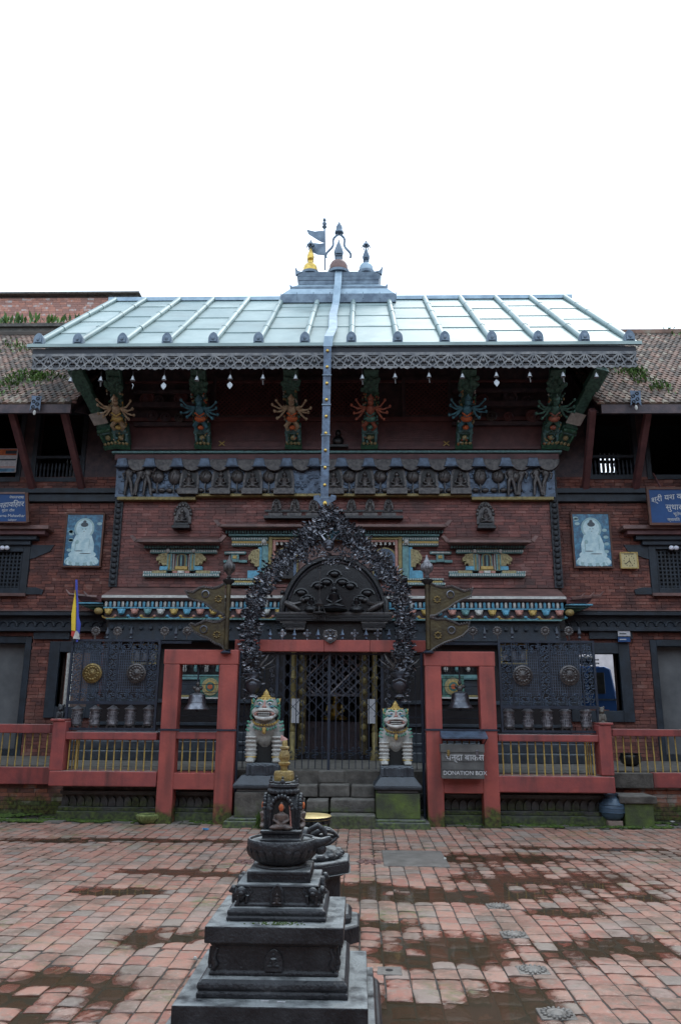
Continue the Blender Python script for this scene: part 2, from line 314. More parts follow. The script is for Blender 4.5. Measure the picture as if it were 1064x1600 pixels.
    def mesh(s, name, m, smooth=None, c=(0, 0, 0)):
        me = bpy.data.meshes.new(name); c = Vector(c)
        me.from_pydata([tuple(Vector(v) - c) for v in s.v], [], s.f); me.materials.append(M[m] if isinstance(m, str) else m)
        me.validate(); me.update()
        b = bmesh.new(); b.from_mesh(me); bmesh.ops.recalc_face_normals(b, faces=b.faces); b.to_mesh(me); b.free()
        if smooth is not None:
            me.shade_smooth(); me.set_sharp_from_angle(angle=R(smooth))
        return me
    def build(s, name, m, parent=None, smooth=None, bevel=0, label=None, cat=None, group=None, kind=None, remesh=0, origin=None):
        if not s.v: return None
        xs, ys, zs = zip(*s.v)
        c = Vector(((min(xs) + max(xs)) / 2, (min(ys) + max(ys)) / 2, min(zs))) if origin is None else Vector(origin)
        o = bpy.data.objects.new(name, s.mesh(name, m, smooth, c)); COL.objects.link(o)
        setp(o, parent, c)
        if remesh:
            md = o.modifiers.new('r', 'REMESH'); md.mode = 'VOXEL'; md.voxel_size = remesh; md.use_smooth_shade = True
            sm = o.modifiers.new('s', 'SMOOTH'); sm.factor = .6; sm.iterations = 3
        if bevel:
            md = o.modifiers.new('b', 'BEVEL'); md.width = bevel; md.segments = 2; md.limit_method = 'ANGLE'; md.angle_limit = R(35)
        tag(o, label, cat, group, kind)
        return o
WLOC = {}
def setp(o, parent, w):
    w = Vector(w); WLOC[o.name] = w
    if parent is not None: o.parent = parent; o.location = w - WLOC[parent.name]
    else: o.location = w
def tag(o, label=None, cat=None, group=None, kind=None):
    if label: o['label'] = label
    if cat: o['category'] = cat
    if group: o['group'] = group
    if kind: o['kind'] = kind
    return o
def thing(name, loc, label, cat, group=None):
    o = bpy.data.objects.new(name, None); COL.objects.link(o); o.empty_display_size = .1
    setp(o, None, loc); return tag(o, label, cat, group)
def part(name, parent, loc):
    o = bpy.data.objects.new(name, None); COL.objects.link(o); setp(o, parent, loc); return o
def inst(name, me, parent, loc, rot=None, scale=None, kind=None):
    o = bpy.data.objects.new(name, me); COL.objects.link(o); setp(o, parent, loc)
    if rot: o.rotation_euler = rot
    if scale: o.scale = scale
    if kind: o['kind'] = kind
    return o
CH = {}
def copy_tree(root, loc, label=None, group=None):
    kids = {}
    for o in COL.objects:
        if o.parent: kids.setdefault(o.parent, []).append(o)
    def rec(o, par):
        c = o.copy(); COL.objects.link(c)
        if par: c.parent = par
        for k in kids.get(o, []): rec(k, c)
        return c
    c = rec(root, None); c.location = loc; WLOC[c.name] = Vector(loc)
    if label: c['label'] = label
    if group: c['group'] = group
    return c
def text(s, size, m, parent, loc, name='lettering', rot=(math.pi / 2, 0, 0), align='CENTER', ext=.002, bend=0.0):
    cu = bpy.data.curves.new('t', 'FONT'); cu.body = s; cu.size = size; cu.align_x = align; cu.extrude = ext
    t = bpy.data.objects.new('t', cu); COL.objects.link(t)
    dg = bpy.context.evaluated_depsgraph_get(); me = bpy.data.meshes.new_from_object(t.evaluated_get(dg))
    bpy.data.objects.remove(t)
    if bend:
        for v in me.vertices: v.co.y -= bend * v.co.x * v.co.x
    me.materials.clear(); me.materials.append(M[m])
    return inst(name, me, parent, loc, rot)
# ================================================================== GROUND
DIPS = []
for px, py, rx, ry, d in [(195,1392,.42,.14,.024),(228,1466,.22,.22,.024),(100,1528,.34,.20,.022),(300,1458,.2,.2,.02),(170,1560,.16,.2,.018),(15,1562,.2,.1,.018),
        (300,1362,.9,.14,.02),(160,1310,.5,.10,.014),(60,1313,.9,.12,.014),(250,1312,1.2,.12,.016),(840,1375,.8,.45,.017),(780,1340,.9,.3,.018),(900,1325,1.2,.12,.016),
        (650,1490,.24,.22,.026),(725,1480,.3,.3,.026),(760,1575,.22,.16,.021),(640,1580,.35,.22,.024),(700,1400,.9,.2,.018),(620,1390,.7,.22,.018),(880,1425,.3,.16,.022),
        (960,1480,.5,.3,.014),(1000,1400,.4,.2,.013),(545,1385,.4,.25,.02),(60,1596,.2,.1,.018),(820,1560,.25,.3,.018),(590,1440,.25,.15,.02)]:
    g = G(px, py); DIPS.append((g.x, g.y, rx, ry, d))
def gh(x, y):
    h = .0055 * mnoise.noise(Vector((x * .9, y * .9, 3))) + .003 * mnoise.noise(Vector((x * 3.1, y * 3.1, 8)))
    for gx, gy, rx, ry, d in DIPS:
        q = ((x - gx) / rx) ** 2 + ((y - gy) / ry) ** 2
        if q < 6: h -= d * math.exp(-q * .9) * (1 + .9 * mnoise.noise(Vector((x * 3.2, y * 3.2, 1))) + .7 * mnoise.noise(Vector((x * 8, y * 8, 4))))
    return h
WATER_Z = -.0135
ground = MB().box(-400, 400, -100, 900, -.5, -.08).build('ground', mat('earth', (.12, .10, .08), scale=1, rough=.95), kind='structure')
PX0, PX1, PY0, PY1 = -8.2, 8.2, 1.2, 12.34
pave = MB()
nx, ny = 150, 104
vs = [(PX0 + (PX1 - PX0) * i / nx, PY0 + (PY1 - PY0) * j / ny) for j in range(ny + 1) for i in range(nx + 1)]
pave.add([(x, y, gh(x, y) - .009) for x, y in vs], [(j * (nx + 1) + i, j * (nx + 1) + i + 1, (j + 1) * (nx + 1) + i + 1, (j + 1) * (nx + 1) + i) for j in range(ny) for i in range(nx)])
paving = pave.build('courtyard_paving', 'bed', kind='structure', smooth=180, label='red brick paving of the temple courtyard with puddles')
def paver_geo(w, d, j):
    o = []
    r = lambda: random.uniform(-j, j)
    for ins, z in ((0, -.03), (.002, -.006), (.009, 0)):
        for sx, sy in ((-1, -1), (1, -1), (1, 1), (-1, 1)):
            o.append((sx * (w / 2 - ins) + (r() if z > -.02 else 0), sy * (d / 2 - ins) + (r() if z > -.02 else 0), z))
    o = o[:8]
    f = [(i, (i + 1) % 4, 4 + (i + 1) % 4, 4 + i) for i in range(4)]
    N = 4; base_ = len(o); ph = random.uniform(0, 50)
    ww, dd_ = w / 2 - .005, d / 2 - .005
    for jj in range(N + 1):
        for ii in range(N + 1):
            u, v_ = ii / N * 2 - 1, jj / N * 2 - 1
            cr = max(0, abs(u) + abs(v_) - 1.7) * .006
            z = -.0028 * (u ** 6 + v_ ** 6) - .0006 * (u * u + v_ * v_) + .0034 * mnoise.noise(Vector((u * 1.9 + ph, v_ * 1.9, 0)))
            o.append((u * (ww - cr) + r() * .4, v_ * (dd_ - cr) + r() * .4, z))
    g_i = lambda ii, jj: base_ + jj * (N + 1) + ii
    for jj in range(N):
        for ii in range(N): f.append((g_i(ii, jj), g_i(ii + 1, jj), g_i(ii + 1, jj + 1), g_i(ii, jj + 1)))
    rim = [g_i(i, 0) for i in range(N + 1)], [g_i(N, i) for i in range(N + 1)], [g_i(N - i, N) for i in range(N + 1)], [g_i(0, N - i) for i in range(N + 1)]
    for q in range(4): f.append(tuple([4 + q, 4 + (q + 1) % 4] + rim[q][::-1]))
    return o, f
PVW, PVD = .158, .196
pv_me = []
for k in range(10):
    v, f = paver_geo(PVW - .007, PVD - .007, .0035); b = MB(); b.add(v, f); pv_me.append(b.mesh('paver', 'paver', 50))
STX0, STX1, STY0, STY1 = -.92, .12, 4.2, 5.1     # under the shrine base
cells = []
x = PX0; j = 0
while x < PX1:
    w = PVW * random.choice([1, 1, 1, .94, 1.06]); y = PY0 - random.choice([0, .5, .5, .3]) * PVD
    while y < PY1 - .1:
        d_ = PVD * random.choice([1, 1, 1, 1, 1.08, .9, .62 if random.random() < .25 else 1])
        cx, cy = x + w / 2, y + d_ / 2
        if cy > PY0 and not (STX0 < cx < STX1 and STY0 < cy < STY1): cells.append((cx, cy, w, d_))
        y += d_
    x += w
def inview(x, y, z=0, mx=20):
    d = CR.transposed() @ (Vector((x, y, z)) - EYE)
    if d.z > -.1: return False
    return abs(d.x / -d.z * FPX) < PW / 2 + mx and abs(d.y / -d.z * FPX) < PH / 2 + mx
cells.sort(key=lambda c: (0 if (inview(c[0], c[1], 0, -10) and not (-1.2 < c[0] < .35 and c[1] > 4.4 and c[1] < 8 and abs(c[0] + .4 - (c[1] - 4.4) * .08) < .66)) else 1, math.hypot(c[0], c[1])))
big = MB()
for k, (cx, cy, w, d_) in enumerate(cells):
    h = gh(cx, cy) + random.uniform(-.0032, .0032)
    gx = (gh(cx + .08, cy) - gh(cx - .08, cy)) / .16; gy = (gh(cx, cy + .08) - gh(cx, cy - .08)) / .16
    tx, ty = math.atan(gy) + random.uniform(-.007, .007), -math.atan(gx) + random.uniform(-.007, .007)
    rz = random.gauss(0, .012)
    if k < 300:
        inst('paver', random.choice(pv_me), paving, (cx, cy, h), (tx, ty, rz), (w / PVW, d_ / PVD, 1))
    else:
        v, f = paver_geo(w - .007, d_ - .007, .0035)
        E3 = Euler((tx, ty, rz)).to_matrix()
        big.add([E3 @ Vector(q) + Vector((cx, cy, h)) for q in v], f)
big.build('paver', 'paver', paving, kind='stuff', smooth=50)
wb = MB(); st = .08
for i in range(int((PX1 - PX0) / st)):
    for j in range(int((PY1 - PY0) / st)):
        x, y = PX0 + i * st, PY0 + j * st
        if min(gh(x, y), gh(x + st, y), gh(x, y + st), gh(x + st, y + st)) < WATER_Z + .0095:
            wb.add([(x, y, WATER_Z), (x + st, y, WATER_Z), (x + st, y + st, WATER_Z), (x, y + st, WATER_Z)], [(0, 1, 2, 3)])
wb.build('puddle_water', 'water', kind='stuff', label='shallow brown rain puddles lying on the brick paving', cat='water')
# strip of worn stones along the foot of the terrace
kerb = MB(); 
base = MB().box(-8.2, 8.2, 12.34, 13.4, -.4, -.03).build('kerb_strip', 'bed', kind='structure')
x = -8.2
while x < 8.2:
    w = random.uniform(.25, .6); y0 = 12.36
    for yy, d in ((12.36, .16), (12.535, .22)):
        b = MB(); b.box(x + .006, x + w - .006, yy, yy + d - .01, -.2, .005 + random.uniform(-.012, .012), taper=.006).build('kerb_stone', 'slab' if random.random() < .6 else 'stonegrey', base)
    x += w
# ================================================================== brickwork helper
def cut(x0, x1, z0, z1, holes):
    xs = sorted({x0, x1} | {min(max(h[i], x0), x1) for h in holes for i in (0, 1)})
    zs = sorted({z0, z1} | {min(max(h[i], z0), z1) for h in holes for i in (2, 3)})
    out = []
    for a, b in zip(zs, zs[1:]):
        run = None
        for c, d in zip(xs, xs[1:]):
            m = ((c + d) / 2, (a + b) / 2)
            inside = any(h[0] < m[0] < h[1] and h[2] < m[1] < h[3] for h in holes)
            if not inside:
                if run and abs(run[1] - c) < 1e-6: run[1] = d
                else:
                    run = [c, d]; out.append((run, a, b))
            else: run = None
    return [(r[0], r[1], a, b) for r, a, b in out if r[1] - r[0] > .001 and b - a > .001]
def wallcore(mb, x0, x1, z0, z1, y0, y1, holes=()):
    for a, b, c, d in cut(x0, x1, z0, z1, list(holes)): mb.box(a, b, y0, y1, c, d)
def brickgeo(w, H, dep, j=.0015):
    r = lambda: random.uniform(-j, j)
    v = []
    for ins, y in ((0, dep), (0, .003), (.003, 0)):
        for sx, sz in ((0, 0), (1, 0), (1, 1), (0, 1)):
            v.append(((ins if sx == 0 else w - ins) + r(), y + (r() if y < .01 else 0), (ins if sz == 0 else H - ins) + r()))
    f = [(8, 9, 10, 11)]
    for a in (0, 4):
        for i in range(4): f.append((a + i, a + 4 + i, a + 4 + (i + 1) % 4, a + (i + 1) % 4))
    return v, f
def bricks(parent, x0, x1, z0, z1, Y, holes, m, L=.225, H=.066, j=.006, single=300, dep=.035, name='brick', rough=.0015, focus=None):
    pool = []
    for k in range(6):
        v, f = brickgeo(L - j, H - j, dep, rough); b = MB(); b.add(v, f); pool.append(b.mesh(name, m))
    cells = []
    rows = max(1, round((z1 - z0) / H)); Hh = (z1 - z0) / rows
    for r in range(rows):
        z = z0 + r * Hh; x = x0 - (L / 2 if r % 2 else 0) - random.uniform(0, .03)
        while x < x1:
            w = L * random.choice([1, 1, 1, .95, .55 if random.random() < .3 else 1])
            spans = [(max(x, x0), min(x + w, x1))]
            for h in holes:
                if h[2] < z + Hh / 2 < h[3]:
                    ns = []
                    for a, b in spans:
                        if h[1] <= a or h[0] >= b: ns.append((a, b))
                        else:
                            if a < h[0]: ns.append((a, h[0]))
                            if b > h[1]: ns.append((h[1], b))
                    spans = ns
            for a, b in spans:
                if b - a > .03: cells.append((a, b, z, Hh))
            x += w
    fx, fz = focus or ((x0 + x1) / 2, z0)
    cells.sort(key=lambda c: (0 if inview(c[0], Y, c[2], -4) and inview(c[1], Y, c[2], -4) else 1, math.hypot((c[0] - fx) * .5, c[2] - fz)))
    mb = MB()
    for k, (a, b, z, hh) in enumerate(cells):
        yo = random.uniform(-.003, .003)
        if k < single:
            inst(name, random.choice(pool), parent, (a + .003, Y + yo, z + .003), None, ((b - a - j) / (L - j), 1, (hh - j) / (H - j)))
        else:
            v, f = brickgeo(b - a - j, hh - j, dep, rough); mb.add([(q[0] + a + .003, q[1] + Y + yo, q[2] + z + .003) for q in v], f)
    if mb.v: mb.build(name, m, parent, kind='stuff')
    return len(cells)
FLOOR = .74
# ================================================================== terrace (plinth the temple stands on)
tx0, tx1 = P(98, 1240, 12.8).x, P(946, 1240, 12.8).x
YO = 13.35
t = MB(); t.box(tx0, tx1, 12.8, 13.36, 0, FLOOR - .004); t.box(-9.5, 9.5, 13.36, 21, -.2, FLOOR)
terr = t.build('terrace_floor', 'stonegrey', kind='structure')
lowb = MB()
for a, b in ((tx0, P(400, 1240, 12.8).x), (P(640, 1240, 12.8).x, tx1)):
    # long ledges and a band of carved petal blocks at the foot
    lw = MB(); lw.box(a - .02, b + .02, 12.60, 12.8, 0, .13, taper=.015); lw.box(a, b, 12.66, 12.8, .132, .19)
    lw.build('terrace_ledge', 'stonebase', terr, bevel=.008)
    x = a + .02
    me = MB().prism([(0, 0), (.105, 0), (.115, .05), (.1, .11), (.0575, .15), (.015, .11), (0, .05)], 0, .05).mesh('petal', 'stonebase')
    while x < b - .12:
        inst('carved_petal', me, terr, (x, 12.74, .195)); x += .122
    MB().box(a, b, 12.70, 12.8, .37, .42).build('terrace_moulding', 'stonebase', terr)
# terrace side walls of brick (outside the central bay)
tw = thing('terrace_wall', (-6.5, YO, 0), 'low mossy brick wall carrying the red railing at the far left', 'wall')
twc = MB().box(-9.5, tx0 - .02, YO + .03, YO + .3, 0, FLOOR - .02).build('wall_core', 'joint', tw)
bricks(tw, -9.5, tx0 - .03, 0.0, FLOOR - .03, YO, [], 'brick_old', single=120)
tw = thing('terrace_wall', (6.5, YO, 0), 'low brick wall carrying the red railing beyond the blue pot', 'wall')
twc = MB().box(tx1 + .02, 9.5, YO + .03, YO + .3, 0, FLOOR - .02).build('wall_core', 'joint', tw)
bricks(tw, tx1 + .03, 9.5, 0.0, FLOOR - .03, YO, [], 'brick_old', single=120)
# moss cushions and weeds along the foot (uncountable)
mm = MB()
for i in range(1500):
    px = random.choice([random.uniform(0, 110), random.uniform(100, 370), random.uniform(0, 1064), random.uniform(660, 1000)])
    Y = random.uniform(12.36, 12.62) + (random.uniform(.4, .7) if (px < 95 or px > 950) and random.random() < .5 else 0)
    x = (px - 545) / 1220 * Y * .99
    dn = mnoise.noise(Vector((x * 1.3, Y * 2, 5)))
    if dn < -.05: continue
    r = random.uniform(.012, .045)
    mm.ell((x, Y, .0 + r * .2), (r * 1.4, r, r * .5), n=5, m=4)
mm.build('moss', 'mossmat', kind='stuff', smooth=180)
# ================================================================== WING HOUSES
YH = 16.3
def rake(a, b, t): return a + (b - a) * t
def tile_mesh():
    b = MB(); w = .15; L = .2
    v = [(-w / 2, 0, 0), (-w * .2, 0, .034), (w * .2, 0, .034), (w / 2, 0, .004), (-w / 2, L, 0), (-w * .2, L, .022), (w * .2, L, .022), (w / 2, L, 0),
         (-w / 2, 0, -.012), (w / 2, 0, -.012)]
    b.add(v, [(0, 1, 5, 4), (1, 2, 6, 5), (2, 3, 7, 6), (0, 8, 9, 3, 2, 1)]); return b
def tiled_roof(parent, x0, x1, ye, ze, yr, zr, focus):
    bed = MB(); bed.add([(x0, ye, ze - .05), (x1, ye, ze - .05), (x1, yr, zr - .05), (x0, yr, zr - .05), (x0, ye, ze - .14), (x1, ye, ze - .14), (x1, yr, zr - .14), (x0, yr, zr - .14)],
        [(0, 1, 2, 3), (7, 6, 5, 4), (0, 4, 5, 1), (1, 5, 6, 2), (3, 2, 6, 7), (0, 3, 7, 4)])
    roof = bed.build('roof', 'tilebed', parent)
    me = [tile_mesh().mesh('roof_tile', 'terracotta') for _ in range(1)][0]
    sl = math.atan2(zr - ze, yr - ye); Ls = math.hypot(zr - ze, yr - ye); n = int(Ls / .125); cells = []
    for r in range(n):
        x = x0 + (.06 if r % 2 else 0)
        while x < x1:
            t = r / n; cells.append((x + random.uniform(-.006, .006), ye + (yr - ye) * t, ze + (zr - ze) * t, random.uniform(-.03, .03))); x += .128
    cells.sort(key=lambda c: (0 if inview(c[0], c[1], c[2], -3) else 1, abs(c[0] - focus) * .4 + (c[1] - ye)))
    mb = MB(); tv = tile_mesh()
    for k, (x, y, z, a) in enumerate(cells):
        rot = Euler((sl + a, random.uniform(-.04, .04), random.gauss(0, .03)))
        if k < 300: inst('roof_tile', me, roof, (x, y, z - .03), rot)
        else:
            E3 = rot.to_matrix(); mb.add([E3 @ Vector(v) + Vector((x, y, z - .03)) for v in tv.v], tv.f)
    mb.build('roof_tile', 'terracotta', roof, kind='stuff')
    return roof
def lattice(name, x0, x1, z0, z1, Y, step, w, m, parent, d=.03, diag=False):
    b = MB()
    if diag:
        W, H = x1 - x0, z1 - z0; k = -H
        while k < W:
            for s in (1, -1):
                xa, xb = k, k + H; t0 = max(0, -xa / H); t1 = min(1, (W - xa) / H)
                if t1 > t0:
                    pa, pb = xa + H * t0, xa + H * t1
                    za, zb = (H * t0, H * t1) if s == 1 else (H * (1 - t0), H * (1 - t1))
                    b.bar((x0 + pa, Y + (.0 if s == 1 else d * .5), z0 + za), (x0 + pb, Y + (.0 if s == 1 else d * .5), z0 + zb), w, d)
            k += step
    else:
        x = x0 + step / 2
        while x < x1: b.box(x - w / 2, x + w / 2, Y, Y + d, z0, z1); x += step
        z = z0 + step / 2
        while z < z1: b.box(x0, x1, Y + d * .3, Y + d * 1.2, z - w / 2, z + w / 2); z += step
    return b.build(name, m, parent)
def frame(mb, x0, x1, z0, z1, y0, y1, w):
    mb.box(x0, x0 + w, y0, y1, z0, z1); mb.box(x1 - w, x1, y0, y1, z0, z1); mb.box(x0 + w, x1 - w, y0, y1, z1 - w, z1); mb.box(x0 + w, x1 - w, y0, y1, z0, z0 + w)
def house(side):
    L = side < 0
    root = thing('courtyard_house', (-7 if L else 7, YH, FLOOR), 'old brick house wing with weedy tiled roof ' + ('left of the temple' if L else 'right of the temple'), 'house')
    if L: x0, x1 = -9.5, P(173, 900, 16).x + .04
    else: x0, x1 = P(877, 900, 16).x - .04, 9.5
    zt = lambda y, px=(60 if L else 1000): P(px, y, YH).z
    zE = zt(648) + 1.0
    r_ = lambda *a: rect(*a, YH)
    if L:
        win = r_(-60, 852, 46, 930); up = [r_(58, 640, 132, 746), r_(-60, 640, 34, 746)]; door = r_(-50, 995, 40, 1200); opn = r_(92, 1004, 140, 1106)
        bw = [rect(104, 712, 131, 745, 20)]; bo = [rect(84, 990, 150, 1135, 20)]
    else:
        win = r_(1014, 848, 1125, 930); up = [r_(918, 640, 990, 742), r_(1010, 640, 1100, 742)]; door = r_(1024, 1000, 1110, 1200); opn = r_(905, 1006, 968, 1112)
        bw = [rect(934, 708, 968, 738, 20)]; bo = [rect(890, 995, 985, 1140, 20)]
    door = (door[0], door[1], FLOOR, door[3])
    zA, zB, zC, zD = zt(786), zt(745), zt(956), zt(987)      # brick top, sill zone, lower cornice top, bottom
    wall = MB(); holes = [win, door, opn] + up
    wallcore(wall, x0, x1, FLOOR, zt(745), YH + .03, YH + .35, holes)
    bwall = wall.build('brick_wall', 'joint', root)
    n0 = bricks(bwall, x0, x1, zC + .02, zA, YH, holes, 'brick_wing', L=.205, H=.064, single=210, focus=(-5.2 if L else 5.6, zC))
    bricks(bwall, x0, x1, FLOOR, zD - .02, YH, holes, 'brick_wing', L=.215, H=.07, single=70)
    bricks(bwall, x0, x1, zt(764), zB, YH, holes, 'brick_wing', L=.215, H=.07, single=20)
    uw = MB(); wallcore(uw, x0, x1, zB, P(60 if L else 1000, 628, 14.6).z + 1.7 * .95 - .25, YH + .02, YH + .3, holes); uw.build('upper_wall', 'dwood', root)
    # bands
    c = MB(); c.box(x0, x1, YH - .10, YH + .03, zt(785), zt(779)); c.box(x0, x1, YH - .05, YH + .03, zt(779), zt(772)); c.box(x0, x1, YH - .12, YH + .03, zt(772), zt(765)); c.build('middle_cornice', 'navywood', root)
    c = MB(); c.box(x0, x1, YH - .22, YH + .03, zt(963), zt(957)); c.box(x0, x1, YH - .06, YH + .03, zt(981), zt(963)); c.box(x0, x1, YH - .16, YH + .03, zD, zt(981)); c.build('lower_cornice', 'navywood', root)
    c = MB(); c.box(x0, x1, YH - .24, YH + .02, zt(957) + .002, zt(955)); c.build('cornice_coping', 'ledge', root)
    me = MB().tube([(0.09 * math.cos(a), 0, .10 * math.sin(a)) for a in [math.pi * k / 6 for k in range(7)]], .022, n=5).mesh('cornice_scallop', 'navywood', 60)
    x = x0 + .1
    while x < x1 - .1: inst('cornice_scallop', me, root, (x, YH - .07, zt(979))); x += .195
    # gallery window upstairs
    g = MB(); a, b, z0, z1 = up[0]; frame(g, a - .06, b + .06, z0 - .1, z1, YH - .02, YH + .1, .1); g.box(a, b, YH, YH + .08, P(60, 716, YH).z, P(60, 712, YH).z); g.build('gallery_frame', 'navywood', root)
    rm = MB(); zz = z0
    me = MB().lathe([(.012, 0), (.026, .08), (.014, .16), (.03, .22), (.012, .34)], n=7).mesh('gallery_baluster', 'navywood', 50)
    x = a + .05
    while x < b: inst('gallery_baluster', me, root, (x, YH + .04, z0)); x += .085
    g = MB(); a2, b2, c2, d2 = up[1]; frame(g, a2 - .06, b2 + .06, c2 - .1, d2, YH - .02, YH + .1, .1); g.build('gallery_frame', 'navywood', root)
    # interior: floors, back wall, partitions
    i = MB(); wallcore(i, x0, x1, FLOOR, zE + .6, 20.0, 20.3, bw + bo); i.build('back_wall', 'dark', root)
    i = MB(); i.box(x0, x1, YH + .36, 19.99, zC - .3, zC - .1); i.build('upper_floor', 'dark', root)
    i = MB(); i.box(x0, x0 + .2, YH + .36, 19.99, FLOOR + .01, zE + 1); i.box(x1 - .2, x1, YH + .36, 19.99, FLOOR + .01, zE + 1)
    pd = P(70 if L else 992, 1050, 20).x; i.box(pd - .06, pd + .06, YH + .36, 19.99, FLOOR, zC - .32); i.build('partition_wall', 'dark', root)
    lb = MB(); A = bw[0]
    for k in range(6):
        xx = A[0] + (A[1] - A[0]) * k / 5; lb.box(xx - .035, xx + .035, 19.93, 19.98, A[2], A[3])
    lb.box(A[0], A[1], 19.94, 19.99, (A[2] + A[3]) / 2 - .03, (A[2] + A[3]) / 2 + .05); lb.build('back_lattice', 'dark', root)
    # latticed window
    w0, w1, wz0, wz1 = win
    wn_ = MB(); frame(wn_, w0, w1, wz0, wz1, YH - .05, YH + .12, .15); wroot = wn_.build('window', 'navywood', root, bevel=.01)
    s = MB(); s.box(w0 - .02, w1 + .02, YH - .12, YH - .052, wz0 - .03, wz0 + .03); s.build('window_sill', 'ledge', root)
    lattice('window_lattice', w0 + .15, w1 - .15, wz0 + .15, wz1 - .15, YH + .02, .083, .034, 'navywood', wroot)
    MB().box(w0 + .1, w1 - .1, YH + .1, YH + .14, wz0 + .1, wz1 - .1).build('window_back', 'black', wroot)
    # stepped wood head with clay hood above the window, wing shaped lugs below
    hx0, hx1 = (x0, P(86, 828, YH).x) if L else (P(965, 828, YH).x, x1)
    e0, e1 = (0, .5) if L else (.5, 0)
    for k, (ya, yb, dd, ins, m_) in enumerate([(826, 832, .34, 0, 'ledge'), (832, 839, .26, .1, 'rwood'), (839, 846, .18, .3, 'navywood'), (846, 853, .12, .45, 'navywood')]):
        MB().box(hx0 + (0 if L else ins), hx1 - (ins if L else 0), YH - dd, YH - .002, zt(yb), zt(ya)).build('window_hood', m_, root, bevel=.01)
    sx = w1 if L else w0; sg = 1 if L else -1
    MB().prism([(sx, zt(852)), (sx + sg * .5, zt(852)), (sx + sg * .42, zt(862)), (sx + sg * .1, zt(872)), (sx, zt(874))], YH - .03, YH + .02).build('window_lug', 'navywood', root)
    MB().prism([(sx, zt(918)), (sx + sg * .2, zt(918)), (sx + sg * .36, zt(922)), (sx + sg * .34, zt(929)), (sx, zt(929))], YH - .03, YH + .02).build('window_lug', 'navywood', root)
    # ground floor openings
    d = MB(); frame(d, door[0] - .02, door[1] + .02, door[2], door[3], YH - .04, YH + .2, .13); dr = d.build('door_frame', 'navywood', root, bevel=.01)
    MB().box(door[0] + .11, door[1] - .11, YH + .22, YH + .26, door[2] + .1, door[3] - .13).build('door_leaf', 'shutter', dr)
    o = MB(); a, b, z0, z1 = opn; frame(o, a - .22, b + .22, z0 - .2, z1 + .02, YH - .06, YH + .2, .22); o.build('passage_frame', 'navywood', root, bevel=.01)
    q0, q1 = (P(56, 990, YH).x, P(112, 990, YH).x) if L else (P(918, 990, YH).x, P(985, 990, YH).x)
    MB().box(q0, q1, YH - .09, YH - .062, zt(999), zt(986)).build('lintel_board', 'navywood', root)
    pc = (a - .4) if L else (b + .02)
    # roof
    ye, ze = 14.6, P(60 if L else 1000, 628, 14.6).z; yr = 18.1; zr = ze + (yr - ye) * .95
    rx0, rx1 = (x0, P(112, 630, 14.6).x) if L else (P(938, 626, 14.6).x, x1)
    rf = tiled_roof(root, rx0, rx1, ye, ze, yr, zr, rx1 if L else rx0)
    bk = MB(); bk.add([(rx0, yr, zr - .1), (rx1, yr, zr - .1), (rx1, 20.5, zr - 2.1), (rx0, 20.5, zr - 2.1), (rx0, yr, zr - .2), (rx1, yr, zr - .2), (rx1, 20.5, zr - 2.2), (rx0, 20.5, zr - 2.2)],
        [(0, 1, 2, 3), (7, 6, 5, 4), (0, 4, 5, 1), (1, 5, 6, 2), (3, 2, 6, 7), (0, 3, 7, 4)]); bk.build('roof', 'tilebed', root)
    MB().box(rx0, rx1, yr - .09, yr + .09, zr - .08, zr + .06).build('ridge_cap', 'terracotta', root, bevel=.03)
    MB().box(rx0, rx1, ye - .01, ye + .05, ze - .24, ze - .06).build('eave_board', 'dwood', root)
    # gable infill above the upper wall end
    e = rx1 if L else rx0
    gm = MB(); y0 = YH; gm.add([(e - .05, 14.9, ze - .1), (e - .05, 20.3, zE + .2), (e - .05, yr, zr - .2), (e + .05, 14.9, ze - .1), (e + .05, 20.3, zE + .2), (e + .05, yr, zr - .2)], [(0, 1, 2), (5, 4, 3), (0, 2, 5, 3), (1, 4, 5, 2), (0, 3, 4, 1)]); gm.build('gable_end', 'dwood', root)
    # loose white edge tiles
    for k in range(9):
        t_ = k / 9 * .4; MB(Matrix.Translation((e + (-.05 if L else .05), ye + .1 + (yr - ye) * t_, ze + .05 + (zr - ze) * t_)) @ Euler((.7 + random.uniform(-.2, .2), random.uniform(-.2, .2), random.uniform(-.5, .5))).to_matrix().to_4x4()).box(-.11, .11, -.07, .07, -.01, .02).build('verge_tile', 'ledge', rf)
    # struts
    for bx, tx in (((52, 18), (129, 100), (-20, -55)) if L else ((914, 925), (992, 1012), (1070, 1100))):
        B = P(bx, 764, YH - .05); T = P(tx, 640, 14.75)
        MB().bar(B, T, .13, .13).build('roof_strut', 'rwood', root, bevel=.01)
    # bulbs
    bb = thing('light_bulb', P(8 if L else 1052, 856, YH - .12), 'pair of round white bulbs above the ' + ('left' if L else 'right') + ' latticed window', 'lamp')
    p = WLOC[bb.name]
    for s_ in (-.05, .05): MB().ell(p + Vector((s_, 0, 0)), (.055, .05, .05), 10, 8).build('bulb', 'bulb', bb, smooth=180)
    MB().box(p.x - .09, p.x + .09, p.y + .04, YH - .05, p.z - .02, p.z + .03).build('bulb_holder', 'black', bb)
    return root, rx0, rx1, ye, ze, yr, zr
HL = house(-1); HR = house(1)
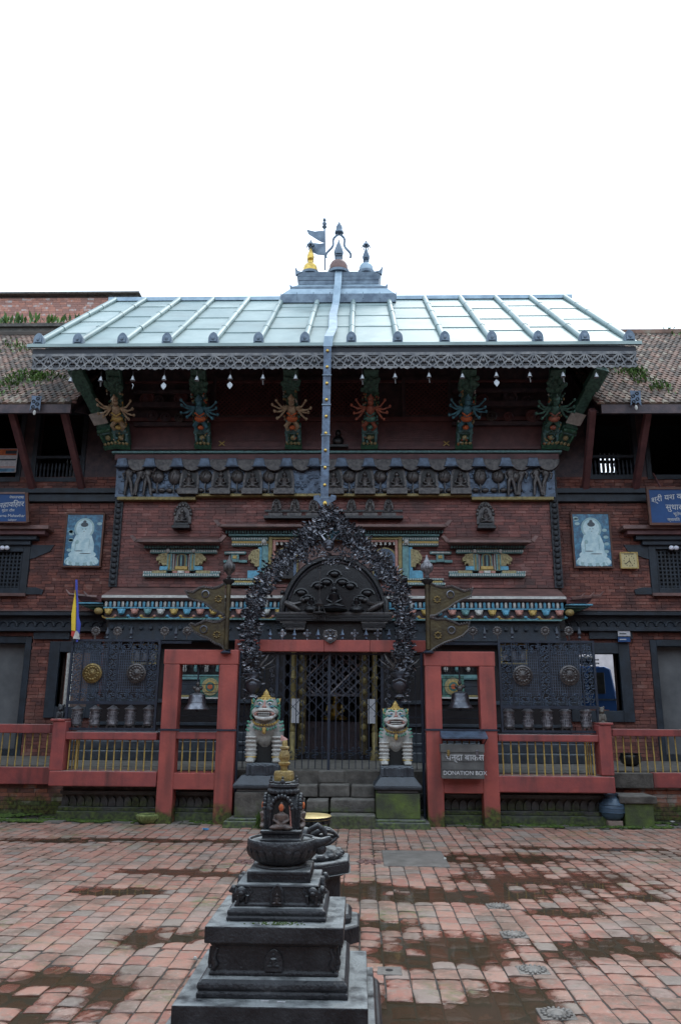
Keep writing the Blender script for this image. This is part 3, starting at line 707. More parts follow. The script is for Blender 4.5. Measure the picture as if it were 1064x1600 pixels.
# weeds growing on the two tile roofs and parapets
def weeds(name, spots, label, n=90, sz=.09, zfun=None, up=1.0):
    b = MB()
    for (x, y, z, sx, sy, k) in spots:
        for i in range(k):
            xx, yy = random.gauss(x, sx), random.gauss(y, sy); zz = zfun(yy) if zfun else z
            a = random.uniform(0, 6.28); t = random.uniform(.3, 1.1); l = random.uniform(.5, 1.4) * sz
            d = Vector((math.cos(a) * math.sin(t), math.sin(a) * math.sin(t), math.cos(t) * up)) * l
            w = Vector((-math.sin(a), math.cos(a), 0)) * l * .22; p = Vector((xx, yy, zz))
            b.add([p, p + d * .55 + w, p + d, p + d * .55 - w], [(0, 1, 2, 3)])
    return b.build(name, 'leafgreen', kind='stuff', label=label, cat='weeds')
def rz(H): return lambda y: H[4] + (H[6] - H[4]) * (y - H[3]) / (H[5] - H[3])
def onroof(px, py, H):
    lo, hi = H[3], H[5]
    for _ in range(30):
        m = (lo + hi) / 2; p = P(px, py, m)
        if p.z > rz(H)(m): lo = m
        else: hi = m
    return P(px, py, lo)
ws = [(*onroof(px, py, HL), .22, .15, k) for px, py, k in ((65, 592, 260), (20, 598, 140), (30, 545, 60), (8, 615, 60), (45, 585, 160), (15, 540, 60))]
weeds('roof_weeds', ws, 'green weeds sprouting between the tiles of the left roof', zfun=rz(HL))
ws = [(*onroof(px, py, HR), .15, .15, k) for px, py, k in ((990, 582, 260), (1032, 605, 110), (968, 578, 60), (1055, 515, 70), (1005, 595, 70))]
weeds('roof_weeds', ws, 'green weeds sprouting between the tiles of the right roof', zfun=rz(HR))
# brick building behind on the left
Yb = 32.0
bb = thing('brick_building', (-9, Yb, 0), 'pale red brick building rising behind the left tiled roof', 'building')
x0, x1, z0, z1 = rect(-60, 466, 166, 560, Yb); xe = P(220, 462, Yb).x
MB().box(x0, xe - .1, Yb + .03, Yb + 6, 0, z1 + .1).build('wall_core', 'joint', bb)
bricks(bb, x0, x1, z0 - 1.2, z1, Yb, [], 'brick_far', single=300, L=.32, H=.11, focus=(x1 - 2, z1))
MB().box(x0, xe, Yb - .25, Yb + 6.2, z1 + .1, P(50, 460, Yb).z).build('roof_slab', 'stonegrey', bb, bevel=.02)
MB().box(x1, xe - .1, Yb - .01, Yb + .03, P(170, 482, Yb).z, z1 + .1).build('wall_band', 'far_' if False else 'grey', bb)
for k in range(9):
    a = P(168 + k * 6, 476, Yb - .5); MB().tube([a, a + Vector((0, 1.2, .02))], .07, n=8).build('corrugated_sheet', 'white', bb, smooth=60)
x0b, x1b, z0b, z1b = rect(-60, 512, 200, 532, 20.8)
pp = thing('parapet_wall', (x0b, 20.8, z0b - 3), 'weathered concrete parapet with yellow weeds between roof and brick building', 'wall')
MB().box(x0b, x1b, 20.8, 21.1, z0b - 3, z1b).build('parapet', 'stonegrey', pp)
MB().box(x0b, x1b, 20.7, 21.15, z1b, z1b + .1).build('coping', 'stonegrey', pp)
ws = [(P(px, 516, 20.75).x, 20.72, z1b + .08, .25, .05, k) for px, k in ((6, 30), (15, 30), (38, 16), (75, 26), (100, 8), (120, 8))]
weeds('parapet_weeds', ws, 'yellow green weeds along the parapet below the brick building', sz=.2, up=1.6)
# pale wall and van seen through the right passage; pale poles through the left one
hw = MB().box(5, 30, 34, 34.4, 0, 7.5).build('pale_house', mat('pale_render', (.62, .56, .56), scale=2, rough=.9), label='pale rendered house wall far behind the right passage', cat='house')
MB().box(-40, -8, 34, 34.4, 0, 6).build('pale_house', M['ledge'], label='dull plastered house far behind the left passage', cat='house')
# ================================================================== TEMPLE
YT = 16.0
XL, XR = P(173, 900, YT).x, P(877, 900, YT).x; XC = (XL + XR) / 2
temple = thing('temple', (XC, YT, FLOOR), 'main temple building with sheet metal roof, painted struts and brick front', 'temple')
def Z(py, Y=YT, px=525): return P(px, py, Y).z
def X(px, py, Y=YT): return P(px, py, Y).x
SW = [rect(268, 856, 302, 893, YT), rect(742, 856, 776, 893, YT)]
CW = rect(420, 842, 626, 915, YT)
wall = MB(); DOOR = rect(446, 1020, 598, 1190, YT); DOOR = (DOOR[0], DOOR[1], FLOOR, DOOR[3])
zbt, zbb = Z(722), Z(918)
wallcore(wall, XL, XR, FLOOR, Z(705), YT + .03, YT + .4, SW + [CW, DOOR])
bw_ = wall.build('brick_wall', 'joint', temple)
bricks(bw_, XL + .15, XR - .15, zbb, zbt, YT, SW + [CW], 'brick', L=.225, H=.063, j=.004, single=300, rough=.001, focus=(XL + 1.5, zbb))
bricks(bw_, XL, XR, Z(708), Z(695), YT, [], 'brick', L=.225, H=.063, j=.004, single=0)
# lower storey: blue black timber skin
lw = MB(); wallcore(lw, XL, XR, FLOOR, Z(966), YT - .02, YT + .02, [DOOR]); lw.build('lower_timber_wall', 'bwood', temple)
for y0, y1, d in ((1000, 996, .10), (985, 982, .07), (1100, 1094, .12), (1135, 1130, .1), (1165, 1160, .16)):
    for a, b in ((XL, DOOR[0] - .1), (DOOR[1] + .1, XR)): MB().box(a, b, YT - d, YT - .021, Z(y0), Z(y1)).build('timber_moulding', 'navywood', temple, bevel=.008)
# black stone courses and steps behind the railings
for k in range(3): 
    for a, b in ((XL - .3, DOOR[0] - .3), (DOOR[1] + .3, XR + .3)):
        MB().box(a, b, YT - .95 + k * .28, YT - .03, FLOOR + k * .17 + (.002 if k else 0), FLOOR + (k + 1) * .17).build('inner_step', 'stoneped', temple, bevel=.015)
# carved corner strips
me = MB().lathe([(.0, 0), (.055, .01), (.07, .05), (.055, .09), (0, .1)], n=6).mesh('strip_bead', 'lacedark', 60)
for xs in (XL + .075, XR - .075):
    MB().box(xs - .085, xs + .085, YT - .05, YT - .002, zbb, Z(722)).build('corner_strip', 'lacedark', temple)
    z = zbb + .03
    while z < Z(726): inst('strip_bead', me, temple, (xs, YT - .05, z)); z += .118
# side walls
for xa in (XL, XR): MB().box(xa + .05 if xa == XL else xa - .2, xa + .2 if xa == XL else xa - .05, YT + .41, 20, FLOOR, 10.2).build('side_wall', 'rwood', temple)
# ---- upper storey
up = MB(); up.box(XL - .1, XR + .1, YT + .02, YT + .3, Z(705), 10.25); up.build('upper_storey_wall', 'dwood', temple)
MB().box(XL + .1, XR - .1, YT - .02, YT + .018, Z(699), Z(657)).build('panel_band', 'rwood', temple)
for y0, y1, d in ((660, 654, .1), (704, 699, .08), (600, 596, .08)): MB().box(XL, XR, YT - d, YT - .021, Z(y0), Z(y1)).build('storey_beam', 'rwood', temple, bevel=.01)
for a, b in ((338, 440), (470, 575), (632, 700)):
    x0, x1, z0, z1 = rect(a, 594, b, 653, YT); f = MB(); frame(f, x0 - .06, x1 + .06, z0 - .04, z1 + .04, YT - .09, YT + .0, .07); fr = f.build('lattice_window', 'dwood', temple)
    lattice('diagonal_lattice', x0, x1, z0, z1, YT - .06, .10, .022, 'rwood', fr, d=.02, diag=True)
for a, b in ((352, 440), (478, 560), (605, 688)):
    x0, x1, z0, z1 = rect(a, 668, b, 690, YT); lattice('pierced_panel', x0, x1, z0, z1, YT - .04, .05, .02, 'rwood', temple, d=.015)
for cx_ in (347, 697):
    p = P(cx_, 693, YT - .06); b = MB(); b.bar(p + Vector((-.06, 0, -.05)), p + Vector((.06, 0, .05)), .022, .01); b.bar(p + Vector((-.06, -.012, .05)), p + Vector((.06, -.012, -.05)), .022, .01); b.build('crossed_emblem', 'goldpaint', temple)
# carved beam ends and roundels of the side bays
random.seed(11)
for x0p, x1p in ((212, 330), (705, 850)):
    for y0, y1, d in ((612, 618, .16), (632, 640, .2), (662, 668, .14)):
        a, b = X(x0p, y0), X(x1p, y0); MB().box(a, b, YT - d, YT - .02, Z(y1), Z(y0)).build('carved_beam', 'dwood', temple, bevel=.01)
    for fx, py, r in ((.18, 626, .17), (.33, 628, .13), (.62, 625, .16), (.8, 630, .12), (.25, 652, .13), (.42, 654, .12), (.6, 655, .11), (.86, 654, .15)):
        x = X(x0p + (x1p - x0p) * fx, py); z = Z(py)
        MB(Matrix.Translation((x, YT - .1, z)) @ Matrix.Rotation(math.pi / 2, 4, 'X')).lathe([(r * .3, 0), (r, .01), (r, .04), (r * .82, .05), (r * .7, .02), (r * .3, .03), (.01, .07)], n=18).build('carved_roundel', random.choice(['bronze', 'rwood', 'dwood']), temple, smooth=40)
# small bronze figure on ledge
b = MB(); p = P(528, 700, YT - .12); b.box(p.x - .22, p.x + .22, YT - .22, YT - .02, p.z, p.z + .05); b.ell(p + Vector((0, 0, .16)), (.12, .08, .12)); b.ell(p + Vector((0, 0, .34)), (.06, .06, .08)); b.build('ledge_figure', 'bwood', temple, smooth=50)
# teal cornice line
b = MB(); b.box(XL - .12, XR + .12, YT - .22, YT - .02, Z(712.5), Z(709)); b.build('teal_cornice', 'teal', temple, bevel=.01)
MB().box(XL - .06, XR + .06, YT - .16, YT - .02, Z(721), Z(713)).build('cornice_band', 'rwood', temple)
for k in range(96):
    pass
# ---- figures (low relief Buddhas)
def buddha(mb, c, h, s=1.0, halo=True, fl=1.0):
    x, y, z = c; k = h
    mb.ell((x, y, z + .12 * k), (.36 * k, .20 * k * fl, .10 * k), 10, 6)
    mb.ell((x - .2 * k, y - .05 * k * fl, z + .09 * k), (.2 * k, .14 * k * fl, .07 * k), 8, 5); mb.ell((x + .2 * k, y - .05 * k * fl, z + .09 * k), (.2 * k, .14 * k * fl, .07 * k), 8, 5)
    mb.lathe([(.15 * k, 0), (.14 * k, .12 * k), (.19 * k, .3 * k), (.2 * k, .36 * k), (.07 * k, .42 * k), (.06 * k, .47 * k)], (x, y, z + .14 * k), n=10)
    mb.ell((x, y, z + .70 * k), (.105 * k, .105 * k, .135 * k), 10, 8); mb.ell((x, y, z + .84 * k), (.05 * k, .05 * k, .055 * k), 7, 5)
    for q in (-1, 1):
        mb.tube([(x + q * .19 * k, y, z + .48 * k), (x + q * .25 * k, y - .03 * k * fl, z + .32 * k), (x + q * .06 * k, y - .14 * k * fl, z + .22 * k)], [.06 * k, .05 * k, .04 * k], n=6)
        mb.ell((x + q * .11 * k, y, z + .69 * k), (.02 * k, .025 * k, .05 * k), 5, 4)
    return mb
def arch(w, h, n=8, point=.25):          # outline of an ogee / pointed niche, base centre at 0,0
    pts = [(-w / 2, 0), (-w / 2, h * .38)]
    for i in range(1, n):
        t = i / n; pts.append((-w / 2 * math.cos(t * math.pi / 2), h * .38 + h * .62 * (math.sin(t * math.pi / 2) * (1 - point) + t * point)))
    pts.append((0, h)); return pts + [(-x, z) for x, z in pts[-2::-1]]
# ---- repousse frieze
x0, x1, zt_, zb_ = X(187, 722), X(862, 722), Z(721), Z(778)
fz = MB(); fz.add([(x0, YT - .16, zt_), (x1, YT - .16, zt_), (x1, YT - .10, zb_), (x0, YT - .10, zb_), (x0, YT - .05, zt_), (x1, YT - .05, zt_), (x1, YT - .02, zb_), (x0, YT - .02, zb_)],
    [(0, 3, 2, 1), (0, 1, 5, 4), (2, 3, 7, 6), (0, 4, 7, 3), (1, 2, 6, 5)]); frz = fz.build('metal_frieze', 'repousse', temple)
def fy(z): return YT - .10 - .06 * (z - zb_) / (zt_ - zb_)
def g_(a, b, ya, yb, d0=.16): MB().box(X(a, ya), X(b, ya), YT - d0, YT - .02, Z(yb), Z(ya)).build('gilded_moulding', 'goldline', temple, bevel=.008)
g_(187, 308, 779, 784); g_(735, 862, 779, 784); g_(308.6, 734.4, 774.5, 779, .18)
MB().box(X(187, 722), X(308, 722), YT - .12, YT - .02, Z(779) + .002, Z(774)).build('frieze_foot', 'repousse', temple); MB().box(X(735, 722), X(862, 722), YT - .12, YT - .02, Z(779) + .002, Z(774)).build('frieze_foot', 'repousse', temple)
def relief_buddha(x, zb, h):
    b = MB(); w = h * .62; yb = fy(zb + h * .3)
    b.prism([(x + q[0], zb + q[1]) for q in arch(w * .95, h)], yb - .05, yb + .05)
    f = b.build('niche_halo', 'bronze', frz)
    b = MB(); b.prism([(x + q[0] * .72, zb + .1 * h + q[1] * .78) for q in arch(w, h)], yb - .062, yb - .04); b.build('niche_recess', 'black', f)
    b = MB(); b.box(x - w * .5, x + w * .5, yb - .16, yb, zb - .03, zb + h * .14); buddha(b, (x, yb - .09, zb + h * .14), h * .62, fl=.7); b.build('buddha_relief', 'bronze', f, smooth=50)
random.seed(5)
bx = [299, 348, 397, 446, 522, 570, 619, 668, 717]
for px in bx: relief_buddha(X(px, 750), Z(776) + .02, .70)
tree_me = None
for px in [250, 276, 324, 373, 422, 546, 594, 644, 693, 748, 776, 800]:
    x = X(px, 750); zc = Z(748); yb = fy(zc)
    b = MB(); b.ell((x, yb - .02, zc), (.14, .08, .19 if px in (276, 748) else .15), 12, 8)
    for k in range(5): b.tube([(x - .13 + .05 * k, yb - .09 + abs(k - 2) * .015, zc - .05), (x - .11 + .055 * k, yb - .10 + abs(k - 2) * .015, zc + .06)], .012, n=4)
    b.tube([(x, yb - .03, zc - .12), (x, yb - .05, Z(774))], .018, n=6); b.ell((x - .1, yb - .02, zc - .3), (.08, .04, .05)); b.ell((x + .1, yb - .02, zc - .3), (.08, .04, .05))
    b.build('tree_relief', 'bronze', frz, smooth=60)
b = MB()
for k in range(420):
    xx = random.uniform(x0 + .05, x1 - .05); z_ = random.uniform(zb_ + .06, zt_ - .2); r = random.uniform(.018, .045)
    b.ell((xx, fy(z_) - .003, z_), (r * 1.3, .016, r), 6, 4)
b.build('cloud_relief', 'repousse', frz, smooth=60, kind='stuff')
px = 198
while px < 860:
    x = X(px, 725); zz = Z(722)
    b = MB(); a_ = [(math.cos(math.pi * k / 8) * .24, -math.sin(math.pi * k / 8) * .26) for k in range(9)]
    b.prism([(x + .32 + q[0], zz - .02 + q[1]) for q in a_], YT - .27, YT - .1); b.build('swag_relief', 'bronze', frz, bevel=.01)
    b = MB(); b.prism([(x - .09, zz), (x + .09, zz), (x + .13, zz - .17), (x - .13, zz - .17)], YT - .3, YT - .1); b.box(x - .15, x + .15, YT - .32, YT - .1, zz - .2, zz - .17); b.build('bracket_relief', 'repousse', frz, bevel=.01)
    px += 42
for px, k in ((205, 1), (222, -1), (234, 1), (795, 1), (812, -1), (835, 1), (850, -1)):     # standing figures at the ends
    x = X(px, 755); zb = Z(777); yb = fy(zb + .3); b = MB()
    b.tube([(x - .06, yb - .05, zb), (x - .04, yb - .06, zb + .28), (x, yb - .05, zb + .42)], [.03, .045, .06], n=6); b.tube([(x + .1 * k, yb - .05, zb), (x + .06 * k, yb - .06, zb + .25), (x, yb - .05, zb + .4)], [.03, .045, .06], n=6)
    b.ell((x, yb - .05, zb + .48), (.085, .06, .13)); b.ell((x, yb - .07, zb + .66), (.05, .05, .06))
    b.tube([(x, yb - .06, zb + .56), (x + .13 * k, yb - .08, zb + .5), (x + .19 * k, yb - .1, zb + .62)], [.03, .025, .02], n=5); b.tube([(x, yb - .06, zb + .56), (x - .12 * k, yb - .08, zb + .46), (x - .08 * k, yb - .1, zb + .34)], [.03, .025, .02], n=5)
    b.build('standing_figure', 'bronze', frz, smooth=60)
# ---- little statues on the wall
sh = MB(); sh.box(X(414, 812), X(629, 812), YT - .20, YT - .004, Z(813), Z(809)); sh.build('statue_shelf', 'bwood', temple)
MB().box(X(414, 800), X(629, 800), YT - .03, YT - .003, Z(800), Z(797)).build('shelf_rail', 'bwood', temple)
for i, px in enumerate((432, 461, 490, 549, 578, 607)):
    x = X(px, 808); z = Z(809); b = MB(); b.box(x - .15, x + .15, YT - .19, YT - .03, z + .002, z + .06); buddha(b, (x, YT - .12, z + .06), .34, fl=.8)
    b.build('bronze_figurine', 'bronze', temple, smooth=50)
    MB().prism([(x + q[0], z + .06 + q[1]) for q in arch(.2, .36)], YT - .04, YT - .02).build('figurine_halo', 'bronze', temple)
for px in (286, 758):
    x = X(px, 825); z = Z(829); b = MB(); b.box(x - .19, x + .19, YT - .22, YT - .003, z, z + .07); b.box(x - .16, x + .16, YT - .19, YT - .003, z + .072, z + .13); s_ = b.build('statue_bracket', 'bwood', temple, bevel=.01)
    b = MB(); b.prism([(x + q[0], z + .13 + q[1]) for q in arch(.36, .5)], YT - .06, YT - .02); buddha(b, (x, YT - .13, z + .13), .36, fl=.8)
    for k in range(9): a = math.pi * (k / 8); b.ell((x + .17 * math.cos(a), YT - .06, z + .34 + .2 * math.sin(a)), (.035, .03, .045), 6, 5)
    b.build('naga_hooded_statue', 'bronze', temple, smooth=50)
# ---- painted windows, rectangles measured on the wall plane
def rc(par, name, m, a, ya, b, yb, d, bv=.006, back=.003):
    x0, x1, z0, z1 = rect(a, ya, b, yb, YT); return MB().box(x0, x1, YT - d, YT - back, z0, z1).build(name, m, par, bevel=bv)
def beads(par, name, m, a, b, y0, y1, d, step=5.0, w=.5):
    x = a; mb = MB()
    while x < b:
        x0, x1, z0, z1 = rect(x, y0, x + step * w, y1, YT); mb.box(x0, x1, YT - d, YT - .004, z0, z1); x += step
    return mb.build(name, m, par, kind='stuff')
def hood(par, a, b, y0, y1, d):
    x0, x1 = X(a, y1), X(b, y1); z0, z1 = Z(y1), Z(y0); e = .16
    mb = MB(); mb.add([(x0, YT - d, z0), (x1, YT - d, z0), (x1 - e, YT - .003, z1), (x0 + e, YT - .003, z1), (x0, YT - d, z0 - .05), (x1, YT - d, z0 - .05), (x1 - e, YT - .003, z0 - .05), (x0 + e, YT - .003, z0 - .05)],
        [(0, 1, 2, 3), (0, 4, 5, 1), (4, 7, 6, 5), (0, 3, 7, 4), (1, 5, 6, 2)])
    h = mb.build('clay_hood', 'ledge', par)
    for s_, xx in ((-1, x0), (1, x1)): MB().prism([(xx, z0 - .05), (xx + s_ * .1, z0 + .08), (xx + s_ * .03, z0 + .09), (xx - s_ * .06, z0)], YT - d - .02, YT - d + .08).build('hood_horn', 'ledge', par)
def arc(x0, x1, z0, z1, n=8):
    w = (x1 - x0) / 2; c = (x0 + x1) / 2; return [(x0, z0)] + [(c - w * math.cos(math.pi * k / n), z1 - w + w * math.sin(math.pi * k / n)) for k in range(n + 1)] + [(x1, z0)]
def wing(par, cx_, cy_, s, w=20, h=20):
    w *= .85; h *= .92     # gilded bracket figure, outward on side s
    pts = [(-.5, .5), (.1, .42), (.5, .1), (.45, -.15), (.2, -.1), (.22, -.32), (0, -.3), (-.1, -.5), (-.5, -.5)]
    x, z = X(cx_, cy_), Z(cy_); k = .0136
    b = MB(); b.prism([(x + s * p[0] * w * k, z + p[1] * h * k) for p in pts], YT - .12, YT - .03)
    random.seed(int(cx_))
    for i in range(22): b.ell((x + s * random.uniform(-.4, .35) * w * k, YT - .12, z + random.uniform(-.42, .42) * h * k), (.014, .014, .018), 5, 4)
    b.build('gilded_wing_bracket', 'palegold', par, smooth=40)
for cx_ in (285.0, 759.5):
    o = cx_ - 285
    w = MB().box(X(268 + o, 870), X(302 + o, 870), YT + .0, YT + .16, SW[0][2], SW[0][3]).build('painted_window', 'ledge', temple)
    hood(w, 219 + o, 352 + o, 839, 850, .42)
    rc(w, 'hood_bed', 'rwood', 228 + o, 852, 345 + o, 854.5, .2)
    beads(w, 'dentil_row', 'teal', 229 + o, 342 + o, 855, 858.5, .17, 4, .55); rc(w, 'dentil_back', 'dwood', 228 + o, 855, 343 + o, 859, .1)
    rc(w, 'painted_lintel', 'teal', 237 + o, 860.5, 340 + o, 866, .12); beads(w, 'lintel_bead', 'white', 238 + o, 340 + o, 861.5, 864.5, .135, 3.6, .5)
    for s in (-1, 1):
        c = cx_
        rc(w, 'painted_jamb', 'teal', c + s * 18 - 4, 867, c + s * 18 + 4, 893, .11); rc(w, 'jamb_line', 'goldline', c + s * 18 - 1.3, 868, c + s * 18 + 1.3, 892, .125)
        wing(w, c + s * 30, 875.5, s, 20, 21)
        rc(w, 'blue_block', 'cyan', c + s * 27 - 6, 886.5, c + s * 27 + 6, 892.5, .13); MB().ell((X(c + s * 20, 863), YT - .13, Z(863)), .045, 8, 6).build('white_boss', 'white', w, smooth=60)
        rc(w, 'gilded_foot', 'palegold', c + s * 34 - 11, 893, c + s * 34 + 11, 898, .12)
        rc(w, 'sill_step', 'teal', min(c + s * 22, c + s * 59), 893.5, max(c + s * 22, c + s * 59), 897, .08)
    rc(w, 'painted_sill', 'teal', 226 + o, 897.5, 344 + o, 902.5, .13); beads(w, 'sill_bead', 'white', 227 + o, 343 + o, 898.3, 901.5, .145, 3.6, .5)
    for s in (-1, 1): beads(w, 'sill_bead', 'white', (c - 59 if s < 0 else c + 26), (c - 26 if s < 0 else c + 59), 893.8, 896, .1, 3.6, .5)
    rc(w, 'rosette_panel', 'white', c - 5, 893.5, c + 5, 897.3, .14); rc(w, 'rosette', 'pink', c - 13, 893.5, c - 6, 897.3, .12); rc(w, 'rosette', 'pink', c + 6, 893.5, c + 13, 897.3, .12)
    for k, (m_, ins) in enumerate((('goldline', 0), ('rwood', 1.6), ('white', 3), ('dwood', 4.2), ('pink', 5.4))):
        x0, x1, z0, z1 = rect(c - 16 + ins, 857.5 + ins * 1.2, c + 16 - ins, 893, YT); f = MB(); frame(f, x0, x1, z0, z1, YT - .1 + k * .02, YT + .02 + k * .004, .02); f.build('frame_moulding', m_, w)
    x0, x1, z0, z1 = rect(c - 8.5, 864, c + 8.5, 892, YT)
    MB().prism(arc(x0, x1, z0, z1), YT - .05, YT - .01).build('arch_surround', 'teal', w); MB().prism(arc(x0 + .025, x1 - .025, z0, z1 - .025), YT - .07, YT - .045).build('arch_edge', 'goldline', w)
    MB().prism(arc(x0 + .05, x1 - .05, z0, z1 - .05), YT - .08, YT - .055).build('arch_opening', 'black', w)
    MB().box((x0 + x1) / 2 - .015, (x0 + x1) / 2 + .015, YT - .1, YT - .078, z0 + .03, z1 - .06).build('mullion', 'teal', w)
    rc(w, 'yellow_sill', 'goldpaint', c - 9.5, 886, c + 9.5, 891, .11)
# small wall ornaments
for a in (352, 671):
    w = rc(temple, 'small_wall_ornament', 'teal', a, 863, a + 33, 867, .09); rc(w, 'ornament_bar', 'white', a + 2, 864, a + 31, 866, .1)
    rc(w, 'ornament_jamb', 'teal', a + 10, 867.2, a + 22, 879, .07); rc(w, 'ornament_panel', 'goldpaint', a + 13, 869, a + 19, 874, .09); rc(w, 'ornament_foot', 'teal', a - 2, 876, a + 9.8, 880, .08); rc(w, 'ornament_foot', 'teal', a + 22.2, 876, a + 35, 880, .08)
# central window group
cw = MB().box(CW[0], CW[1], YT + .12, YT + .2, CW[2], CW[3]).build('central_window', 'ledge', temple)
hood(cw, 347, 695, 819, 827, .46)
rc(cw, 'hood_bed', 'rwood', 350, 829, 692, 832, .3); beads(cw, 'dentil_row', 'teal', 356, 688, 833, 836.5, .24, 4.2, .5); rc(cw, 'dentil_back', 'dwood', 354, 832.5, 690, 837, .16); rc(cw, 'teal_band', 'teal', 360, 837.5, 685, 840.5, .2)
for s in (-1, 1):
    c = 524; F = lambda a, b: (min(c + s * a, c + s * b), max(c + s * a, c + s * b))
    for (a, b, y0, y1, m_, d) in ((104, 160, 842, 847, 'teal', .14), (104, 160, 847.2, 851, 'goldpaint', .12), (104, 160, 851.2, 855, 'teal', .13), (104, 114, 855.2, 905, 'teal', .13), (114.3, 120, 856, 905, 'cyan', .1), (118, 136, 893, 905, 'cyan', .12),
            (112, 168, 905.4, 908.5, 'teal', .15), (112, 166, 908.7, 912, 'goldpaint', .13), (108, 170, 912.2, 916, 'teal', .16), (98, 103.6, 841, 916, 'goldline', .15), (93, 97.6, 845, 916, 'pink', .11)):
        q = F(a, b); rc(cw, 'painted_moulding', m_, q[0], y0, q[1], y1, d)
    for (a, b, y0, y1) in ((104, 160, 842.8, 845.6), (104, 160, 852, 854), (112, 168, 906, 907.8), (108, 170, 913, 915)):
        q = F(a, b); beads(cw, 'moulding_bead', 'white', q[0], q[1], y0, y1, .165, 3.8, .5)
    wing(cw, c + s * 126, 873, s, 20, 30)
    MB().ell((X(c + s * 110, 849), YT - .15, Z(849)), .06, 8, 6).build('white_boss', 'white', cw, smooth=60)
    q = F(58, 96); x0, x1, z0, z1 = rect(q[0], 856, q[1], 905, YT)
    beads(cw, 'tooth_row', 'white', F(55, 92)[0], F(55, 92)[1], 849, 853, .1, 7, .5); rc(cw, 'window_head', 'pink', F(50, 92)[0], 846, F(50, 92)[1], 848.5, .12)
    MB().prism(arc(x0, x1, z0, z1), YT - .06, YT + .1).build('arch_surround', 'goldline', cw); MB().prism(arc(x0 + .03, x1 - .03, z0, z1 - .03), YT - .08, YT - .055).build('arch_edge', 'repousse', cw)
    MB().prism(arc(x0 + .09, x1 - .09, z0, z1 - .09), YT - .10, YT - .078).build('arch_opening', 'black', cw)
    for k in range(1, 5): rr_ = (x1 - x0) / 2; cxm = (x0 + x1) / 2; a = math.pi * k / 5; MB().bar((cxm, YT - .11, z1 - rr_), (cxm + (rr_ - .08) * math.cos(a), YT - .11, z1 - rr_ + (rr_ - .08) * math.sin(a)), .02, .015).build('fan_bar', 'repousse', cw)
rc(cw, 'window_head_gilt', 'goldline', 425, 841.5, 622, 845, .13)
# ---- main cornice over the ground floor
YC = 15.35
def ZC(py, Y=YC): return P(525, py, Y).z
cA, cB = P(160, 935, YC).x, P(884, 935, YC).x
b = MB(); b.profx([(YT - .003, Z(919)), (YC + .1, ZC(928)), (YC, ZC(932)), (YC - .04, ZC(936)), (YC, ZC(939)), (YT - .003, ZC(939))], cA, cB); b.build('clay_cornice', 'ledge', temple, smooth=50)
MB().profx([(YC - .055, ZC(935.5)), (YC - .055, ZC(932.5)), (YC + .02, ZC(930.5)), (YC + .02, ZC(935.5))], cA + .01, cB - .01).build('cornice_lip', 'white', temple)
MB().box(cA + .05, cB - .05, YC + .08, YT - .03, ZC(966), ZC(939) - .002).build('cornice_core', 'dwood', temple)
for i in range(96):
    t = cA + .08 + (cB - cA - .16) * i / 95
for m_, off in (('white', 0), ('cyan', 1)):
    me = MB().lathe([(.012, 0), (.028, .015), (.028, .10), (.018, .115)], n=6).mesh('baluster', m_, 50); n = 108
    for i in range(off, n, 2): inst('cornice_baluster', me, temple, (cA + .08 + (cB - cA - .16) * i / (n - 1), YC + .04, ZC(949.5)))
MB().box(cA + .04, cB - .04, YC - .0, YC + .078, ZC(951.5), ZC(949.8)).build('cornice_strip', 'cyan', temple)
cols = ['goldpaint', 'cyan', 'pink', 'teal', 'white', 'goldpaint', 'cyan', 'pink']
hme = {}
for m_ in set(cols):
    b = MB(); b.ell((0, 0, .06), (.07, .07, .065), 8, 6); b.ell((0, -.05, .03), (.04, .05, .03), 7, 5); b.ell((-.06, 0, .1), (.025, .02, .03), 6, 4); b.ell((.06, 0, .1), (.025, .02, .03), 6, 4); hme[m_] = b.mesh('animal_head', m_, 60)
n = 35
gme = [MB().tube([(.13 * math.cos(a), 0, .055 * math.sin(a)) for a in [math.pi + math.pi * k / 6 for k in range(7)]], .016, n=5).mesh('garland_swag', q, 60) for q in ('goldpaint', 'green', 'cyan')]
for i in range(n):
    x = cA + .14 + (cB - cA - .28) * i / (n - 1)
    inst('animal_head', hme[cols[i % 8]], temple, (x, YC + .02, ZC(961.5)))
    inst('garland_swag', gme[i % 3], temple, (x, YC + .06, ZC(962.5)))
    MB().ell((x + .13, YC + .06, ZC(963)), (.04, .03, .03), 6, 4).build('painted_bead', ['pink', 'cyan', 'goldpaint'][i % 3], temple, smooth=60)
MB().box(cA + .1, cB - .1, YC + .03, YC + .12, ZC(968.5), ZC(966.5)).build('cornice_line', 'teal', temple)
MB().box(cA + .12, cB - .12, YC + .16, YT - .03, ZC(1000), ZC(968.5) - .002).build('architrave', 'navywood', temple)
me = MB().lathe([(.01, 0), (.05, .03), (.05, .07), (.01, .11)], n=4).mesh('architrave_stud', 'navywood')
for i in range(46): inst('architrave_stud', me, temple, (cA + .2 + (cB - cA - .4) * i / 45, YC + .15, ZC(985)))
